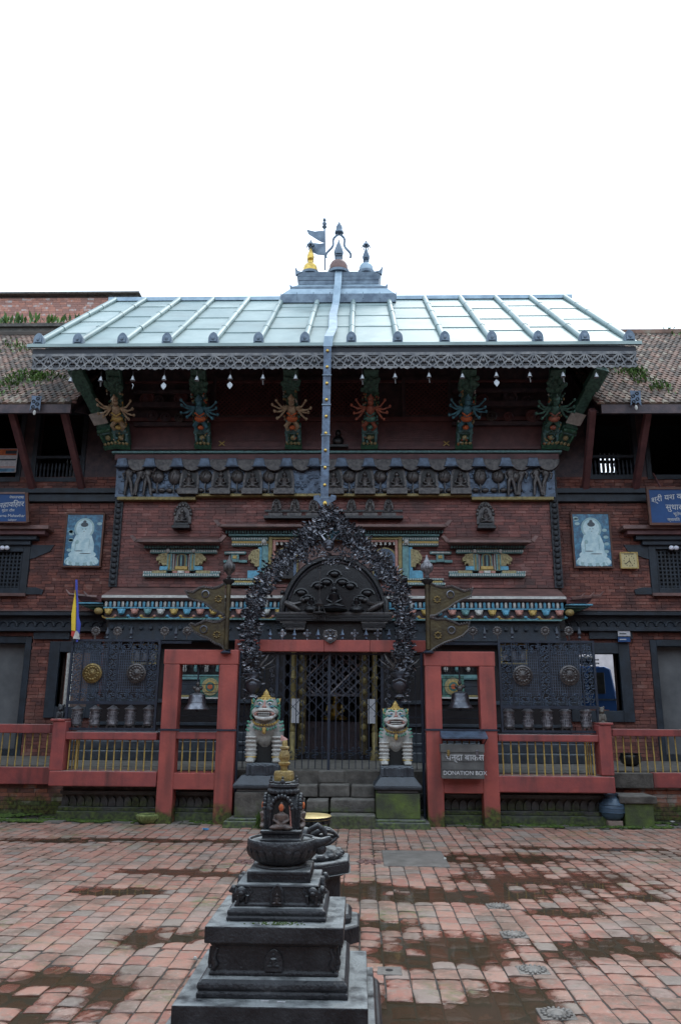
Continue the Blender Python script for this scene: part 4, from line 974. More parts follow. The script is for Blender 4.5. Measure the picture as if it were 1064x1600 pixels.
for s, e in ((-1, cA), (1, cB)):            # winged corner roofs of the cornice
    b = MB(); b.add([(e, YC - .02, ZC(938)), (e, YT + .3, ZC(918)), (e + s * .62, YC + .15, ZC(925)), (e + s * .5, YT + .3, ZC(922)), (e, YC - .02, ZC(942)), (e, YT + .3, ZC(942)), (e + s * .5, YC + .2, ZC(938)), (e + s * .45, YT + .3, ZC(938))],
        [(0, 1, 3, 2), (0, 2, 6, 4), (2, 3, 7, 6), (4, 6, 7, 5)]); c_ = b.build('corner_eave', 'rwood', temple)
    for k in range(3): MB().tube([(e + s * (.1 + .2 * k), YC - .02 + .05 * k, ZC(934 - 2 * k)), (e + s * (.28 + .2 * k), YC - .04 + .05 * k, ZC(933 - 2 * k)), (e + s * (.36 + .2 * k), YC - .04 + .05 * k, ZC(926 - 2 * k))], [.035, .03, .012], n=5).build('eave_horn', 'ledge', c_, smooth=60)
    for k, m_ in enumerate(('cyan', 'teal', 'green')): MB().box(min(e, e + s * (.52 - .1 * k)), max(e, e + s * (.52 - .1 * k)), YC + .03 + .1 * k, YT + .1, ZC(944 + 3 * k), ZC(942 + 3 * k)).build('painted_bracket', m_, c_)
    MB().ell((e + s * .05, YC, ZC(956)), (.09, .08, .07), 8, 6).build('corner_animal_head', 'dullgold', temple, smooth=60)
# ---- doorway with golden posts
D = MB(); frame(D, DOOR[0] - .12, DOOR[1] + .12, FLOOR, DOOR[3] + .1, YT - .16, YT + .1, .13); dr = D.build('door_frame', 'bwood', temple, bevel=.01)
for s, px in ((-1, 458), (1, 585)):
    x = X(px, 1100, 15.7); b = MB(); b.lathe([(.09, 0), (.09, .15), (.05, .2), (.065, .5), (.05, .52), (.065, .56), (.05, .6), (.055, 1.5), (.075, 1.54), (.05, 1.6), (.055, 2.1), (.09, 2.15), (.09, 2.3)], (x, 15.7, FLOOR), n=12); b.build('door_column', 'goldline', temple, smooth=45)
    MB().box(x + (-.02 if s < 0 else -.13), x + (.13 if s < 0 else .02), 15.58, 15.6, Z(1130, 15.6), Z(1092, 15.6)).build('paper_notice', 'paper', temple)
    xx = X(473 if s < 0 else 568, 1100); b = MB(); b.box(xx - .08, xx + .08, YT - .2, YT - .165, FLOOR + .1, DOOR[3]); b.build('gilded_jamb', 'copper', temple)
    for k in range(9): MB().ell((xx, YT - .2, FLOOR + .4 + k * .22), (.06, .03, .07), 7, 5).build('jamb_boss', 'goldline', temple, smooth=60)
lattice('door_lattice', DOOR[0] + .25, DOOR[1] - .25, Z(1085), DOOR[3], YT + .1, .16, .03, 'silver', dr, d=.03, diag=True)
MB().box(DOOR[0] + .25, DOOR[1] - .25, YT + .04, YT + .12, Z(1088), Z(1084)).build('door_rail', 'silver', dr)
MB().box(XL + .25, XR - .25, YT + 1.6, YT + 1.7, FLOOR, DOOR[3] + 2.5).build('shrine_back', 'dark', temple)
MB().box(DOOR[0] + .3, DOOR[1] - .3, YT + .9, YT + 1.3, FLOOR, FLOOR + .7).build('shrine_altar', 'dwood', temple)
b = MB(); buddha(b, (XC, YT + 1.1, FLOOR + .7), .7); b.build('shrine_image', 'gold', temple, smooth=50)
# painted window strips seen through the bell frames
for px, s in ((312, -1), (716, 1)):
    x0, x1, z0, z1 = rect(px - 46, 1055, px + 40, 1092, YT); w = MB().box(x0, x1, YT - .15, YT - .022, z0, z1).build('lower_painted_window', 'navywood', temple)
    MB().box(x0, x1, YT - .2, YT - .151, z1 - .09, z1).build('painted_moulding', 'teal', w); MB().box(x0, x1, YT - .2, YT - .151, z0, z0 + .07).build('painted_moulding', 'goldline', w); MB().box(x0, x1, YT - .24, YT - .201, z0 + .0, z0 + .03).build('painted_moulding', 'white', w)
    cx_, zz = X(px + (-10 if s > 0 else 20), 1076), (z0 + z1) / 2
    MB().box(cx_ - .21, cx_ + .21, YT - .21, YT - .151, zz - .21, zz + .21).build('medallion_panel', 'greenfig', w)
    for r, m_, y in ((.17, 'palegold', .22), (.12, 'goldpaint', .23), (.09, 'greenfig', .24), (.05, 'orange', .25)):
        MB(Matrix.Translation((cx_, YT - y, zz)) @ Matrix.Rotation(math.pi / 2, 4, 'X')).lathe([(r, 0), (r, .012)], n=24).build('medallion_ring', m_, w)
    for k in range(5): MB().lathe([(.03, 0), (.05, .05), (.03, .1), (.05, .15), (.02, .2)], (x0 + .1 + k * .22, YT - .2, z1 + .06), n=7).build('window_finial', 'white' if k % 2 else 'teal', w, smooth=50)
# ---- tympanum over the door
YP = 14.6
a_, b_, z0, z1 = rect(436, 872, 609, 962, YP); cx0 = (a_ + b_) / 2
tz = z0; W = (b_ - a_) / 2 * .93
pts = [(cx0 - W, tz)] + [(cx0 - W * math.cos(t) * (1 - .05 * math.sin(2 * t)), tz + (z1 - z0) * (math.sin(t) ** .9)) for t in [math.pi / 2 * k / 10 for k in range(1, 11)]]
pts += [(2 * cx0 - x, z) for x, z in pts[-2::-1]]
ty = thing('tympanum', (cx0, YP, tz - .4), 'black carved half round tympanum above the temple door with raised deities', 'carving')
MB().prism(pts, YP, YP + .14).build('carved_board', 'bwood', ty, bevel=.01)
rim = [(x, YP - .04, z) for x, z in pts]; MB().tube(rim, .05, n=6).build('tympanum_rim', 'bwood', ty, smooth=60)
rim = [(cx0 + (x - cx0) * .93, YP - .03, tz + (z - tz) * .93) for x, z in pts]; MB().tube(rim, .018, n=5).build('tympanum_bead', 'silver', ty, smooth=60)
for dx, dz, h in ((0, .06, .52), (-.42, .05, .3), (.42, .05, .3)):
    b = MB(); b.lathe([(.2 * h * 2, 0), (.24 * h * 2, .04), (.2 * h * 2, .08)], (cx0 + dx, YP - .08, tz + dz), n=14); buddha(b, (cx0 + dx, YP - .08, tz + dz + .06), h, fl=.7); b.build('deity_relief', 'bwood', ty, smooth=50)
for dx, dz in ((-.3, .55), (.3, .55), (0, .78), (-.62, .42), (.62, .42), (-.5, .3), (.5, .3), (-.15, .62), (.15, .62)):
    b = MB(); b.ell((cx0 + dx, YP - .03, tz + dz), (.09, .05, .06)); b.tube([(cx0 + dx + .13 * math.cos(t), YP - .02, tz + dz - .02 + .1 * math.sin(t)) for t in [math.pi * k / 6 for k in range(7)]], .022, n=5); b.build('cloud_relief', 'bwood', ty, smooth=60)
for s in (-1, 1):
    b = MB(); b.ell((cx0 + s * .78, YP - .06, tz + .16), (.2, .06, .06), rot=Euler((0, s * -.5, 0))); b.tube([(cx0 + s * .62, YP - .07, tz + .24), (cx0 + s * .75, YP - .08, tz + .2), (cx0 + s * .9, YP - .07, tz + .26)], [.02, .035, .015], n=5); b.ell((cx0 + s * .58, YP - .07, tz + .28), .04); b.build('flying_relief', 'bronze', ty, smooth=60)
    b = MB(); b.tube([(cx0 + s * .98, YP - .05, tz + .06), (cx0 + s * .98, YP - .06, tz + .25), (cx0 + s * .93, YP - .05, tz + .36)], [.05, .04, .03], n=6); b.ell((cx0 + s * .97, YP - .06, tz + .42), .045); b.build('guardian_relief', 'bwood', ty, smooth=60)
xa, xb = a_ - .05, b_ + .05
for k, (h0, h1, e, m_) in enumerate(((0, .05, 0, 'silver'), (-.06, -.002, .03, 'bwood'), (-.12, -.062, .02, 'bwood'), (-.155, -.122, .1, 'silver'), (-.24, -.157, .14, 'bwood'), (-.28, -.242, .2, 'silver'))):
    if k < 3: MB().box(xa + e, xb - e, YP - .14, YP + .15, tz + h0, tz + h1).build('tympanum_shelf', m_ if k else 'bronze', ty, bevel=.008)
    else:
        for s in (-1, 1):
            q = (xa + e, xa + .62 - e * .3) if s < 0 else (xb - .62 + e * .3, xb - e); MB().box(q[0], q[1], YP - .13, YP + .15, tz + h0, tz + h1).build('stepped_bracket', 'bwood' if m_ == 'bwood' else 'bronze', ty, bevel=.006)
MB().box(xa + .2, xb - .2, YP + .0, YP + .15, Z(1000, YP), tz - .121).build('door_head_board', 'bwood', ty)
# beam carrying the tympanum back to the wall
MB().box(xa + .25, xb - .25, YP + .16, YC + .17, tz - .35, tz - .1).build('tympanum_beam', 'bwood', ty)
b = MB(); c_ = P(499, 958, YP - .3); b.tube([(c_.x, c_.y, c_.z + .85), (c_.x, c_.y, c_.z + .25)], .007, n=4); tb = thing('hanging_lamp', c_, 'small dark openwork lamp hanging on a chain before the tympanum', 'lamp'); b.build('chain', 'bronze', tb)
b = MB(); b.lathe([(.04, .2), (.09, .16), (.07, .12)], c_, n=8); b.lathe([(.1, -.02), (.12, 0), (.1, .02)], c_, n=10)
for k in range(4): b.tube([(c_.x + .11 * math.cos(k * 1.57), c_.y + .11 * math.sin(k * 1.57), c_.z), (c_.x, c_.y, c_.z + .27)], .008, n=4)
for k in range(7): b.tube([(c_.x - .1 + .033 * k, c_.y - .05, c_.z - .02), (c_.x - .1 + .033 * k, c_.y - .05, c_.z - .13)], .01, n=4)
b.build('lamp_body', 'bronze', tb, smooth=40)
# ================================================================== ROOF
YE = 13.6
eL, eR = P(44, 541, YE), P(1001, 534, YE); zE = (eL.z + eR.z) / 2; xE0, xE1 = eL.x, eR.x
YR, ZR = 17.8, zE + 3.35
def rp(y): return zE + (ZR - zE) * (y - YE) / (YR - YE)
slope = math.atan2(ZR - zE, YR - YE)
rf = MB(); rf.add([(xE0, YE, zE - .03), (xE1, YE, zE - .03), (xE1, YR, ZR - .03), (xE0, YR, ZR - .03), (xE0, YE, zE - .06), (xE1, YE, zE - .06), (xE1, YR, ZR - .12), (xE0, YR, ZR - .12)], [(0, 1, 2, 3), (7, 6, 5, 4), (0, 4, 5, 1), (1, 5, 6, 2), (3, 2, 6, 7), (0, 3, 7, 4)])
roof = rf.build('roof', 'roofedge', temple)
rb = MB(); rb.add([(xE0, YR, ZR - .03), (xE1, YR, ZR - .03), (xE1, YR + 4.2, zE), (xE0, YR + 4.2, zE), (xE0, YR, ZR - .12), (xE1, YR, ZR - .12), (xE1, YR + 4.2, zE - .1), (xE0, YR + 4.2, zE - .1)], [(0, 1, 2, 3), (7, 6, 5, 4), (0, 4, 5, 1), (1, 5, 6, 2), (3, 2, 6, 7), (0, 3, 7, 4)]); rb.build('roof', 'roofedge', temple)
for s, e in ((-1, xE0 + .35), (1, xE1 - .35)):     # gable infill
    MB().add([(e, YE + .8, zE), (e, YR + 3.8, zE), (e, YR, ZR - .15), (e + .06, YE + .8, zE), (e + .06, YR + 3.8, zE), (e + .06, YR, ZR - .15)], [(0, 1, 2), (5, 4, 3), (0, 2, 5, 3), (1, 4, 5, 2), (0, 3, 4, 1)]).build('gable_wall', 'dwood', temple)
ribpx = [64, 125, 194, 263, 335, 405, 477, 549, 621, 694, 767, 839, 911, 981]
ribx = [P(px, 525, YE + .12).x for px in ribpx]
edges = [xE0 + .02] + ribx + [xE1 - .02]
random.seed(3)
rows = [0, .28, .52, .77, 1.0]
for i in range(len(edges) - 1):
    off = random.uniform(-.06, .06)
    for r in range(4):
        t0, t1 = rows[r] + (off if r else 0), rows[r + 1] + (off if r < 3 else 0)
        ya, yb = YE + (YR - YE) * t0, YE + (YR - YE) * t1; up = random.uniform(.0, .006)
        a, b_x = edges[i] + .005, edges[i + 1] - .005
        mb = MB(); mb.add([(a, ya - .02, rp(ya) + .005 + up * .5 - .016), (b_x, ya - .02, rp(ya) + .005 + up * .5 - .016), (b_x, yb, rp(yb) - .018), (a, yb, rp(yb) - .018), (a, ya - .02, rp(ya) - .028), (b_x, ya - .02, rp(ya) - .028)],
            [(0, 1, 2, 3), (0, 4, 5, 1)]); mb.build('roof_sheet', 'roof', roof)
for i, x in enumerate(ribx):
    pts = [(x, YE + .16, rp(YE + .16) + .045)] + [(x + random.uniform(-.008, .008), YE + t, rp(YE + t) + .045 + random.uniform(-.004, .004)) for t in (1.0, 2.0, 3.0)] + [(x, YR - .05, rp(YR - .05) + .045)]
    rib = MB().tube(pts, .062, n=8).build('roof_rib', 'roof', roof, smooth=60)
    for t in (1.1, 2.4, 3.2): MB().tube([(x, YE + t, rp(YE + t) + .045), (x, YE + t + .05, rp(YE + t + .05) + .045)], .07, n=8).build('rib_band', 'roof', rib, smooth=60)
    # stub ornament at the rib foot
    b = MB(); z = rp(YE + .1); b.prism([(x + q[0], z + q[1] - .02) for q in arch(.19, .23)], YE + .04, YE + .17); b.prism([(x + q[0] * .7, z + q[1] * .7) for q in arch(.19, .2)], YE + .015, YE + .04); b.ell((x, YE + .01, z + .07), (.035, .02, .05), 7, 5); b.build('rib_end_ornament', 'turret', roof, bevel=.008)
MB().box(xE0 - .0, xE1 + .0, YE - .04, YE - .001, zE - .05, zE + .015).build('eave_drip', 'roof', roof)
MB().box(xE0 + .1, xE1 - .1, YE + .02, YE + .08, zE - .22, zE - .065).build('fascia_board', 'fascia', roof)
MB().box(xE0, xE1, YR - .1, YR + .1, ZR - .06, ZR + .04).build('ridge_cap', 'roofedge', roof)
# pierced metal fringe below the eave
zf1, zf0 = zE - .17, P(525, 577, YE).z
FH = zf1 - zf0; n = 36; FW = (xE1 - xE0 - .22) / n
u = MB(); u.box(-FW / 2, FW / 2, -.008, .0, -FH * .16, 0)
def ringp(cx_, cz, r, w, n=10, y=0):
    return [(cx_ + r * math.cos(2 * math.pi * k / n), y, cz + r * math.sin(2 * math.pi * k / n)) for k in range(n)]
u.tube(ringp(0, -FH * .5, FH * .27, .02), .017, n=4, closed=True)
for s in (-1, 1):
    u.bar((s * FW / 2, -.01, -FH * .12), (0, -.01, -FH * .5), .03, .02); u.bar((s * FW / 2, -.012, -FH * .85), (0, -.012, -FH * .45), .03, .02)
    u.bar((s * FW / 2, -.014, -FH * .14), (s * FW * .18, -.014, -FH * .86), .022, .02)
u.ell((0, -.02, -FH * .5), (.04, .02, .045), 6, 5); u.ell((FW / 2, -.02, -FH * .5), (.03, .015, .035), 6, 5)
u.prism([(-FW / 2, -FH * .82), (FW / 2, -FH * .82), (FW / 2, -FH * .86), (FW * .36, -FH * .96), (FW * .2, -FH * .92), (0, -FH), (-FW * .2, -FH * .92), (-FW * .36, -FH * .96), (-FW / 2, -FH * .86)], -.02, 0)
fme = u.mesh('fringe_panel', 'lace')
bkp = MB().box(xE0 + .11, xE1 - .11, YE + .03, YE + .04, zf0 + FH * .12, zf1).build('fringe_backing', 'lacedark', roof)
for i in range(n): inst('fringe_panel', fme, roof, (xE0 + .11 + FW * (i + .5), YE + .02, zf1))
# boarding on the underside
MB().add([(xE0 + .15, YE + .1, zE - .13), (xE1 - .15, YE + .1, zE - .13), (xE1 - .15, YT + .1, rp(YT + .1) - .13), (xE0 + .15, YT + .1, rp(YT + .1) - .13)], [(0, 1, 2, 3)]).build('soffit_board', 'dwood', roof)
for i in range(34):
    x = xE0 + .3 + i * (xE1 - xE0 - .6) / 33; MB().bar((x, YE + .12, zE - .18), (x, YT, rp(YT) - .2), .06, .08).build('rafter', 'dwood', roof)
# ---- roof struts with painted deities
def frame_mat(B, T):
    u = (T - B); L = u.length; u.normalize(); xw = Vector((1, 0, 0)); xw = (xw - u * xw.dot(u)).normalized(); nrm = xw.cross(u)   # points out/down
    if nrm.y > 0: nrm = -nrm
    m = Matrix(((xw.x, -nrm.x, u.x, B.x), (xw.y, -nrm.y, u.y, B.y), (xw.z, -nrm.z, u.z, B.z), (0, 0, 0, 1)))
    return m, L      # local: x across, -y outward, z up the strut
def strut(pb, pt, fig, acc, yb=699, yt=578, diag=False):
    B = P(pb, yb, YT - .12); T = P(pt, yt, YE + .75)
    m, L = frame_mat(B, T)
    s = MB(m).box(-.165, .165, 0, .16, 0, .55).box(-.115, .115, .01, .15, .5, L - .45).box(-.15, .15, 0, .15, L - .5, L).build('strut', 'greenfig', temple, bevel=.015)
    def bd(mb, n_, mt): mb.build(n_, mt, s, smooth=50)
    b = MB(m); b.box(-.18, .18, -.07, -.001, 0, .1); bd(b, 'strut_foot', 'green'); b = MB(m); b.box(-.175, .175, -.05, -.001, .38, .41); bd(b, 'strut_collar', 'teal')
    b = MB(m)
    for k in range(4): b.ell((-.12 + .08 * k, -.05, .14), (.035, .03, .04), 6, 5)
    b.ell((0, -.03, .27), (.06, .05, .06)); bd(b, 'lotus_boss', 'palegold')
    b = MB(m); 
    b.box(-.15, .15, -.05, -.001, .425, .5)
    for q in (-1, 1): b.ell((q * .13, -.03, .28), (.03, .04, .17)); b.ell((q * .1, -.05, .47), (.06, .05, .05))
    bd(b, 'strut_carving', 'teal' if not diag else 'green')
    if diag: 
        MB(m).box(-.16, .16, -.02, -.0005, .62, .9).build('pale_patch', 'white', s); return s
    random.seed(int(pb) * 3)
    for mt, nn, sz in (('teal', 16, .024), ('palegold', 16, .022), ('white', 9, .018), (fig, 14, .024), ('green', 18, .026), (acc, 8, .022)):
        b = MB(m)
        for k in range(nn):
            zz = random.uniform(.12, 1.45); e_ = random.choice([-1, 1]) * random.uniform(.08, .165) if zz > .5 else random.uniform(-.15, .15)
            b.ell((e_, -.015 - random.uniform(0, .05), zz), (sz * random.uniform(.6, 1.3), .03, sz * random.uniform(.7, 1.6)), 6, 4)
        b.build('carved_foliage', mt, s, smooth=50, kind='stuff')
    b = MB(m)    # legs, torso, head
    b.tube([(-.1, -.06, .5), (-.13, -.1, .62), (-.03, -.08, .74)], [.04, .045, .05], n=7); b.tube([(.06, -.06, .5), (.11, -.1, .6), (.03, -.08, .74)], [.04, .045, .05], n=7)
    b.ell((0, -.08, .82), (.085, .08, .1)); b.ell((0, -.09, 1.0), (.095, .08, .13)); b.ell((0, -.11, 1.2), (.065, .065, .085)); b.lathe([(.05, 0), (.08, .03), (.03, .09), (.01, .13)], (0, -.11, 1.26), n=8)
    for q in (-1, 1):
        for k in range(4):
            a = -.85 + k * .5 + random.uniform(-.12, .12); r = .255 + .04 * ((k + int(pb)) % 2)
            b.tube([(q * .1, -.09, 1.06), (q * (.1 + r * .55 * math.cos(a)), -.13, 1.02 + r * .55 * math.sin(a)), (q * (.1 + r * math.cos(a)), -.14, 1.06 + r * 1.15 * math.sin(a))], [.026, .021, .016], n=6)
            b.ell((q * (.1 + r * math.cos(a)), -.15, 1.08 + r * 1.15 * math.sin(a)), (.03, .03, .04), 6, 5)
    bd(b, 'deity', fig)
    b = MB(m); b.ell((0, -.1, .80), (.125, .09, .075)); b.tube([(-.1, -.13, .96), (0, -.17, .9), (.1, -.13, .96)], .02, n=5); b.ell((0, -.1, .58), (.07, .06, .05)); bd(b, 'deity_skirt', acc)
    b = MB(m)
    random.seed(int(pb))
    for k in range(26): b.ell((random.uniform(-.17, .17), -.03, L * random.uniform(.72, .97) if L > 1.9 else 1.42 + random.uniform(0, .3)), (.05, .035, .06), 6, 5)
    bd(b, 'leafy_top', 'greenfig')
    return s
for pb, pt, f, a in ((192, 176, 'cream', 'goldpaint'), (318, 309, 'bluefig', 'orange'), (459, 454, 'cream', 'orange'), (577, 580, 'skinred', 'greenfig'), (724, 733, 'bluefig', 'orange'), (858, 872, 'greenfig', 'skinred')):
    strut(pb, pt, f, a)
strut(178, 116, 'green', 'green', diag=True); strut(874, 941, 'green', 'green', diag=True)
# ---- ridge turret with finials
YU = 17.45; tc = P(529, 470, YU).x
def pz(py, Y=YU): return P(529, py, Y).z
hw = lambda a, b: (P(b, 450, YU).x - P(a, 450, YU).x) / 2
t_ = thing('roof_turret', (tc, YU + .7, pz(472) - .6), 'dark stepped metal turret on the ridge carrying three small stupa finials', 'turret')
D_ = .42; cy = YU + D_
def sq(name, w0, w1, y0, y1, m_='turret', dd=0):
    z0, z1 = pz(y0), pz(y1); mb = MB(); d0, d1 = D_ + (w0 - hw(463, 595)) * .5, D_ + (w1 - hw(463, 595)) * .5
    mb.add([(tc - w0, cy - d0, z0), (tc + w0, cy - d0, z0), (tc + w0, cy + d0, z0), (tc - w0, cy + d0, z0), (tc - w1, cy - d1, z1), (tc + w1, cy - d1, z1), (tc + w1, cy + d1, z1), (tc - w1, cy + d1, z1)],
        [(0, 3, 2, 1), (4, 5, 6, 7), (0, 1, 5, 4), (1, 2, 6, 5), (2, 3, 7, 6), (3, 0, 4, 7)]); return mb.build(name, m_, t_, bevel=.006)
W1, W2, W3 = hw(440, 617), hw(453, 603), hw(465, 593)
sq('turret_base', W1, W1, 478, 465); sq('turret_slope', W1 * .99, W2, 464.6, 453, 'roofedge'); sq('turret_step', W2, W2, 452.8, 449.5); sq('turret_slope', W2 * .985, W3 * .96, 449.3, 443, 'roofedge')
sq('turret_body', W3 * .97, W3 * .97, 442.8, 437); sq('turret_cornice', W3 * .98, W3 * 1.02, 436.8, 431.5); sq('turret_cornice', W3 * 1.0, W3 * 1.05, 431.2, 424.5)
for s in (-1, 1):
    for y, w, k in ((425, W3 * 1.05, 1), (450, W2, .7)):
        x = tc + s * w; z = pz(y); MB().prism([(x - s * .16, z), (x + s * .01, z - .08), (x + s * .03, z + .16 * k), (x - s * .05, z + .03)], YU - .02, YU + .06).build('turret_horn', 'turret', t_)
for k in range(8): p = tc - W1 + W1 * 2 * k / 7; MB().box(p - .008, p + .008, YU - .3, YU - .27, pz(476), pz(466)).build('turret_seam', 'turret', t_)
zt_ = pz(424.3)
cyf = YU + .17
def sc(px): return (P(px, 420, cyf).x)
def finial(px, k, mt, mt2, umb=True):
    c = (sc(px), cyf, zt_ + .07); MB().lathe([(.34 * k, -.07), (.34 * k, -.002)], c, n=20).build('finial_pad', 'turret', t_); b = MB(); b.lathe([(.30 * k, 0), (.31 * k, .06 * k), (.27 * k, .08 * k), (.275 * k, .22 * k), (.22 * k, .33 * k), (.1 * k, .4 * k)], c, n=20); f = b.build('stupa_finial', mt, t_, smooth=40)
    b = MB(); b.lathe([(.11 * k, .36 * k), (.12 * k, .5 * k), (.17 * k, .53 * k), (.13 * k, .57 * k), (.12 * k, .6 * k)], c, n=4, rot=0); b.lathe([(.13 * k, .6 * k), (.15 * k, .68 * k), (.12 * k, .8 * k), (.07 * k, .95 * k), (.03 * k, 1.05 * k), (.01 * k, 1.15 * k)], c, n=12); b.build('finial_spire', mt2, f, smooth=40)
    if umb:
        b = MB(); b.lathe([(.02, 1.1 * k), (.02, 1.2 * k), (.15 * k, 1.2 * k), (.1 * k, 1.3 * k), (.05 * k, 1.34 * k), (.02, 1.42 * k)], c, n=10)
        for q in range(6): a = q * 1.047; b.tube([(c[0] + .14 * k * math.cos(a), cyf + .14 * k * math.sin(a), c[2] + 1.2 * k), (c[0] + .16 * k * math.cos(a), cyf + .16 * k * math.sin(a), c[2] + 1.08 * k)], .012, n=4)
        b.build('finial_parasol', 'turret', f)
    return f, c
finial(485, .66, 'gold', 'gold'); finial(572, .64, 'roofedge', 'turret')
f, c = finial(529, .84, 'ledge', 'turret', False)
zq = P(529, 360, cy).z
b = MB(); b.lathe([(.02, 0), (.12, .02), (.11, .08), (.09, .1), (.085, .2), (.05, .27), (.02, .34)], (c[0], cy, zq - .1), n=10); b.build('finial_parasol', 'turret', f, smooth=40)
for s in (-1, 1):
    a = Vector((c[0], cy, zq - .1)); e = P(511 if s < 0 else 546, 403, cy); pts = []
    for k in range(13):
        t = k / 12; p = a.lerp(e, t); p.x += s * .05 * math.sin(t * 9) + s * .13 * math.sin(t * 3.14) * .4; pts.append(p)
    b = MB()
    for q in range(12): b.bar(pts[q], pts[q + 1], .055, .03)
    b.build('finial_ribbon', 'turret', f)
pn = thing('roof_pennant', P(508, 422, cy - .1), 'twin tailed dark metal pennant on a pole beside the roof finials', 'flag')
b = MB(); p0, p1 = P(508, 422, cy - .1), P(507, 352, cy - .1); b.tube([p0, p1], .022, n=6); b.lathe([(.03, 0), (.07, .05), (.03, .08), (.05, .11), (.06, .16), (.02, .22), (.05, .25), (.03, .3), (.01, .33)], p1 - Vector((0, 0, .1)), n=8); b.build('pole', 'turret', pn, smooth=40)
def pennant(pts): 
    q = [P(x, y, cy - .12) for x, y in pts]; b = MB(); b.prism([(v.x, v.z) for v in q], cy - .13, cy - .115); b.build('pennant', 'turret', pn)
pennant([(507, 361), (499, 361), (492, 362), (484, 360), (479, 359), (482, 366), (490, 371), (498, 376), (504, 379), (507, 379)])
pennant([(507, 380), (500, 381), (492, 380), (484, 380), (479, 381), (482, 387), (488, 394), (496, 398), (507, 399)])
# ---- long metal streamer from ridge to gate
YB = YE - .12
bn = thing('metal_streamer', (P(512, 545, YB).x, YB, P(507, 790, YB).z), 'long grey metal streamer with gilt bosses hanging from the roof ridge', 'streamer')
def strip(pl, pr, n_, m_, th=.012):
    mb = MB()
    for k in range(len(pl) - 1):
        a, b_, c_, d = pl[k], pr[k], pr[k + 1], pl[k + 1]; o = Vector((0, th, -.005))
        mb.add([a, b_, c_, d, a + o, b_ + o, c_ + o, d + o], [(0, 1, 2, 3), (7, 6, 5, 4), (0, 4, 5, 1), (1, 5, 6, 2), (2, 6, 7, 3), (3, 7, 4, 0)])
    return mb.build(n_, m_, bn)
xt, xm, xb = P(529, 424, YU).x, P(512, 545, YB).x, P(507, 785, YB).x
L_, R_ = [], []
for y, z, x in ((YU - .03, pz(424), xt), (YU - .32, pz(452), xt), (YU - .42, pz(468), xt - .02), (YU - .6, rp(YU - .6) + .12, xt - .04), (YE + 2, rp(YE + 2) + .13, (xt + xm) / 2 - .02), (YE + .8, rp(YE + .8) + .13, xm + .06), (YB - .01, zE + .1, xm + .02), (YB - .03, zE - .12, xm)):
    L_.append(Vector((x - .085, y, z))); R_.append(Vector((x + .085, y, z)))
strip(L_, R_, 'roof_strip', 'roofedge')
z0, z1 = zE - .12, P(507, 778, YB).z
nseg = 5
for k in range(nseg):
    ta, tb_ = k / nseg, (k + 1) / nseg; za, zb2 = z0 + (z1 - z0) * ta, z0 + (z1 - z0) * tb_; xa_, xb2 = xm + (xb - xm) * ta, xm + (xb - xm) * tb_
    strip([Vector((xa_ - .072, YB - .03, za - .01)), Vector((xb2 - .07, YB - .03, zb2))], [Vector((xa_ + .072, YB - .03, za - .01)), Vector((xb2 + .07, YB - .03, zb2))], 'streamer_plate', 'repousse')
    MB().box(xb2 - .085, xb2 + .085, YB - .05, YB - .012, zb2 - .012, zb2 + .012).build('hinge', 'turret', bn)
for k in range(9):
    t = (k + .3) / 9; MB().ell((xm + (xb - xm) * t, YB - .045, z0 + (z1 - z0) * t), (.03, .02, .03), 10, 8).build('gilt_boss', 'gold', bn, smooth=60)
p = P(508, 787, YB); MB().prism([(p.x + a * .0112, p.z + b_ * .0112) for a, b_ in ((-7, 9), (7, 9), (10, 14), (18, 12), (17, 5), (12, 2), (8, -4), (6, -13), (0, -16), (-6, -13), (-8, -4), (-12, 2), (-18, 5), (-18, 12), (-10, 14))], YB - .05, YB - .02).build('streamer_foot', 'repousse', bn, bevel=.005)
MB().ell((p.x, YB - .06, p.z - .02), (.04, .03, .06), 8, 7).build('gilt_boss', 'gold', bn, smooth=60)
MB().ell((p.x + .02, YB - .06, p.z - .2), (.03, .03, .04), 8, 7).build('gilt_boss', 'brass', bn, smooth=60)
# ---- wind bells under the fringe
def wbell(p, kind, label):
    t = thing('wind_bell', p, label, 'bell', 'wind bells hanging in a row under the eave fringe')
    MB().lathe([(.008, .05), (.012, .04), (.025, .02), (.034, -.02), (.05, -.05), (.045, -.05)], p, n=10).build('bell_body', 'belltin', t, smooth=40)
    MB().tube([(p.x, p.y, p.z + .05), (p.x, p.y, zf0 + .05)], .004, n=3).build('hook', 'bronze', t)
    if kind == 2: MB().prism([(p.x, p.z - .1), (p.x + .05, p.z - .15), (p.x + .045, p.z - .19), (p.x, p.z - .25), (p.x - .045, p.z - .19), (p.x - .05, p.z - .15)], p.y - .006, p.y + .006).build('leaf_clapper', 'belltin', t)
    elif kind == 1: MB().tube([(p.x, p.y, p.z - .05), (p.x + .01, p.y, p.z - .16)], .012, n=5).build('clapper', 'bronze', t)
    elif kind == 3: MB().prism([(p.x - .01, p.z - .1), (p.x + .03, p.z - .14), (p.x + .0, p.z - .24), (p.x + .015, p.z - .15)], p.y - .006, p.y + .006).build('leaf_clapper', 'belltin', t)
nm = ['outermost at the left corner of the eave', 'above the cream figured strut', 'just right of the cream figured strut', 'with a heart shaped leaf left of the blue strut', 'over the blue figured strut', 'with a leaf between blue strut and streamer', 'with thin clapper left of the middle strut', 'over the strut left of the streamer',
      'first right of the streamer', 'beside the red figured strut', 'second from the red strut', 'over the blue green strut', 'with leaf right of the blue green strut', 'third from the right corner', 'over the last green strut', 'outermost at the right corner of the eave']
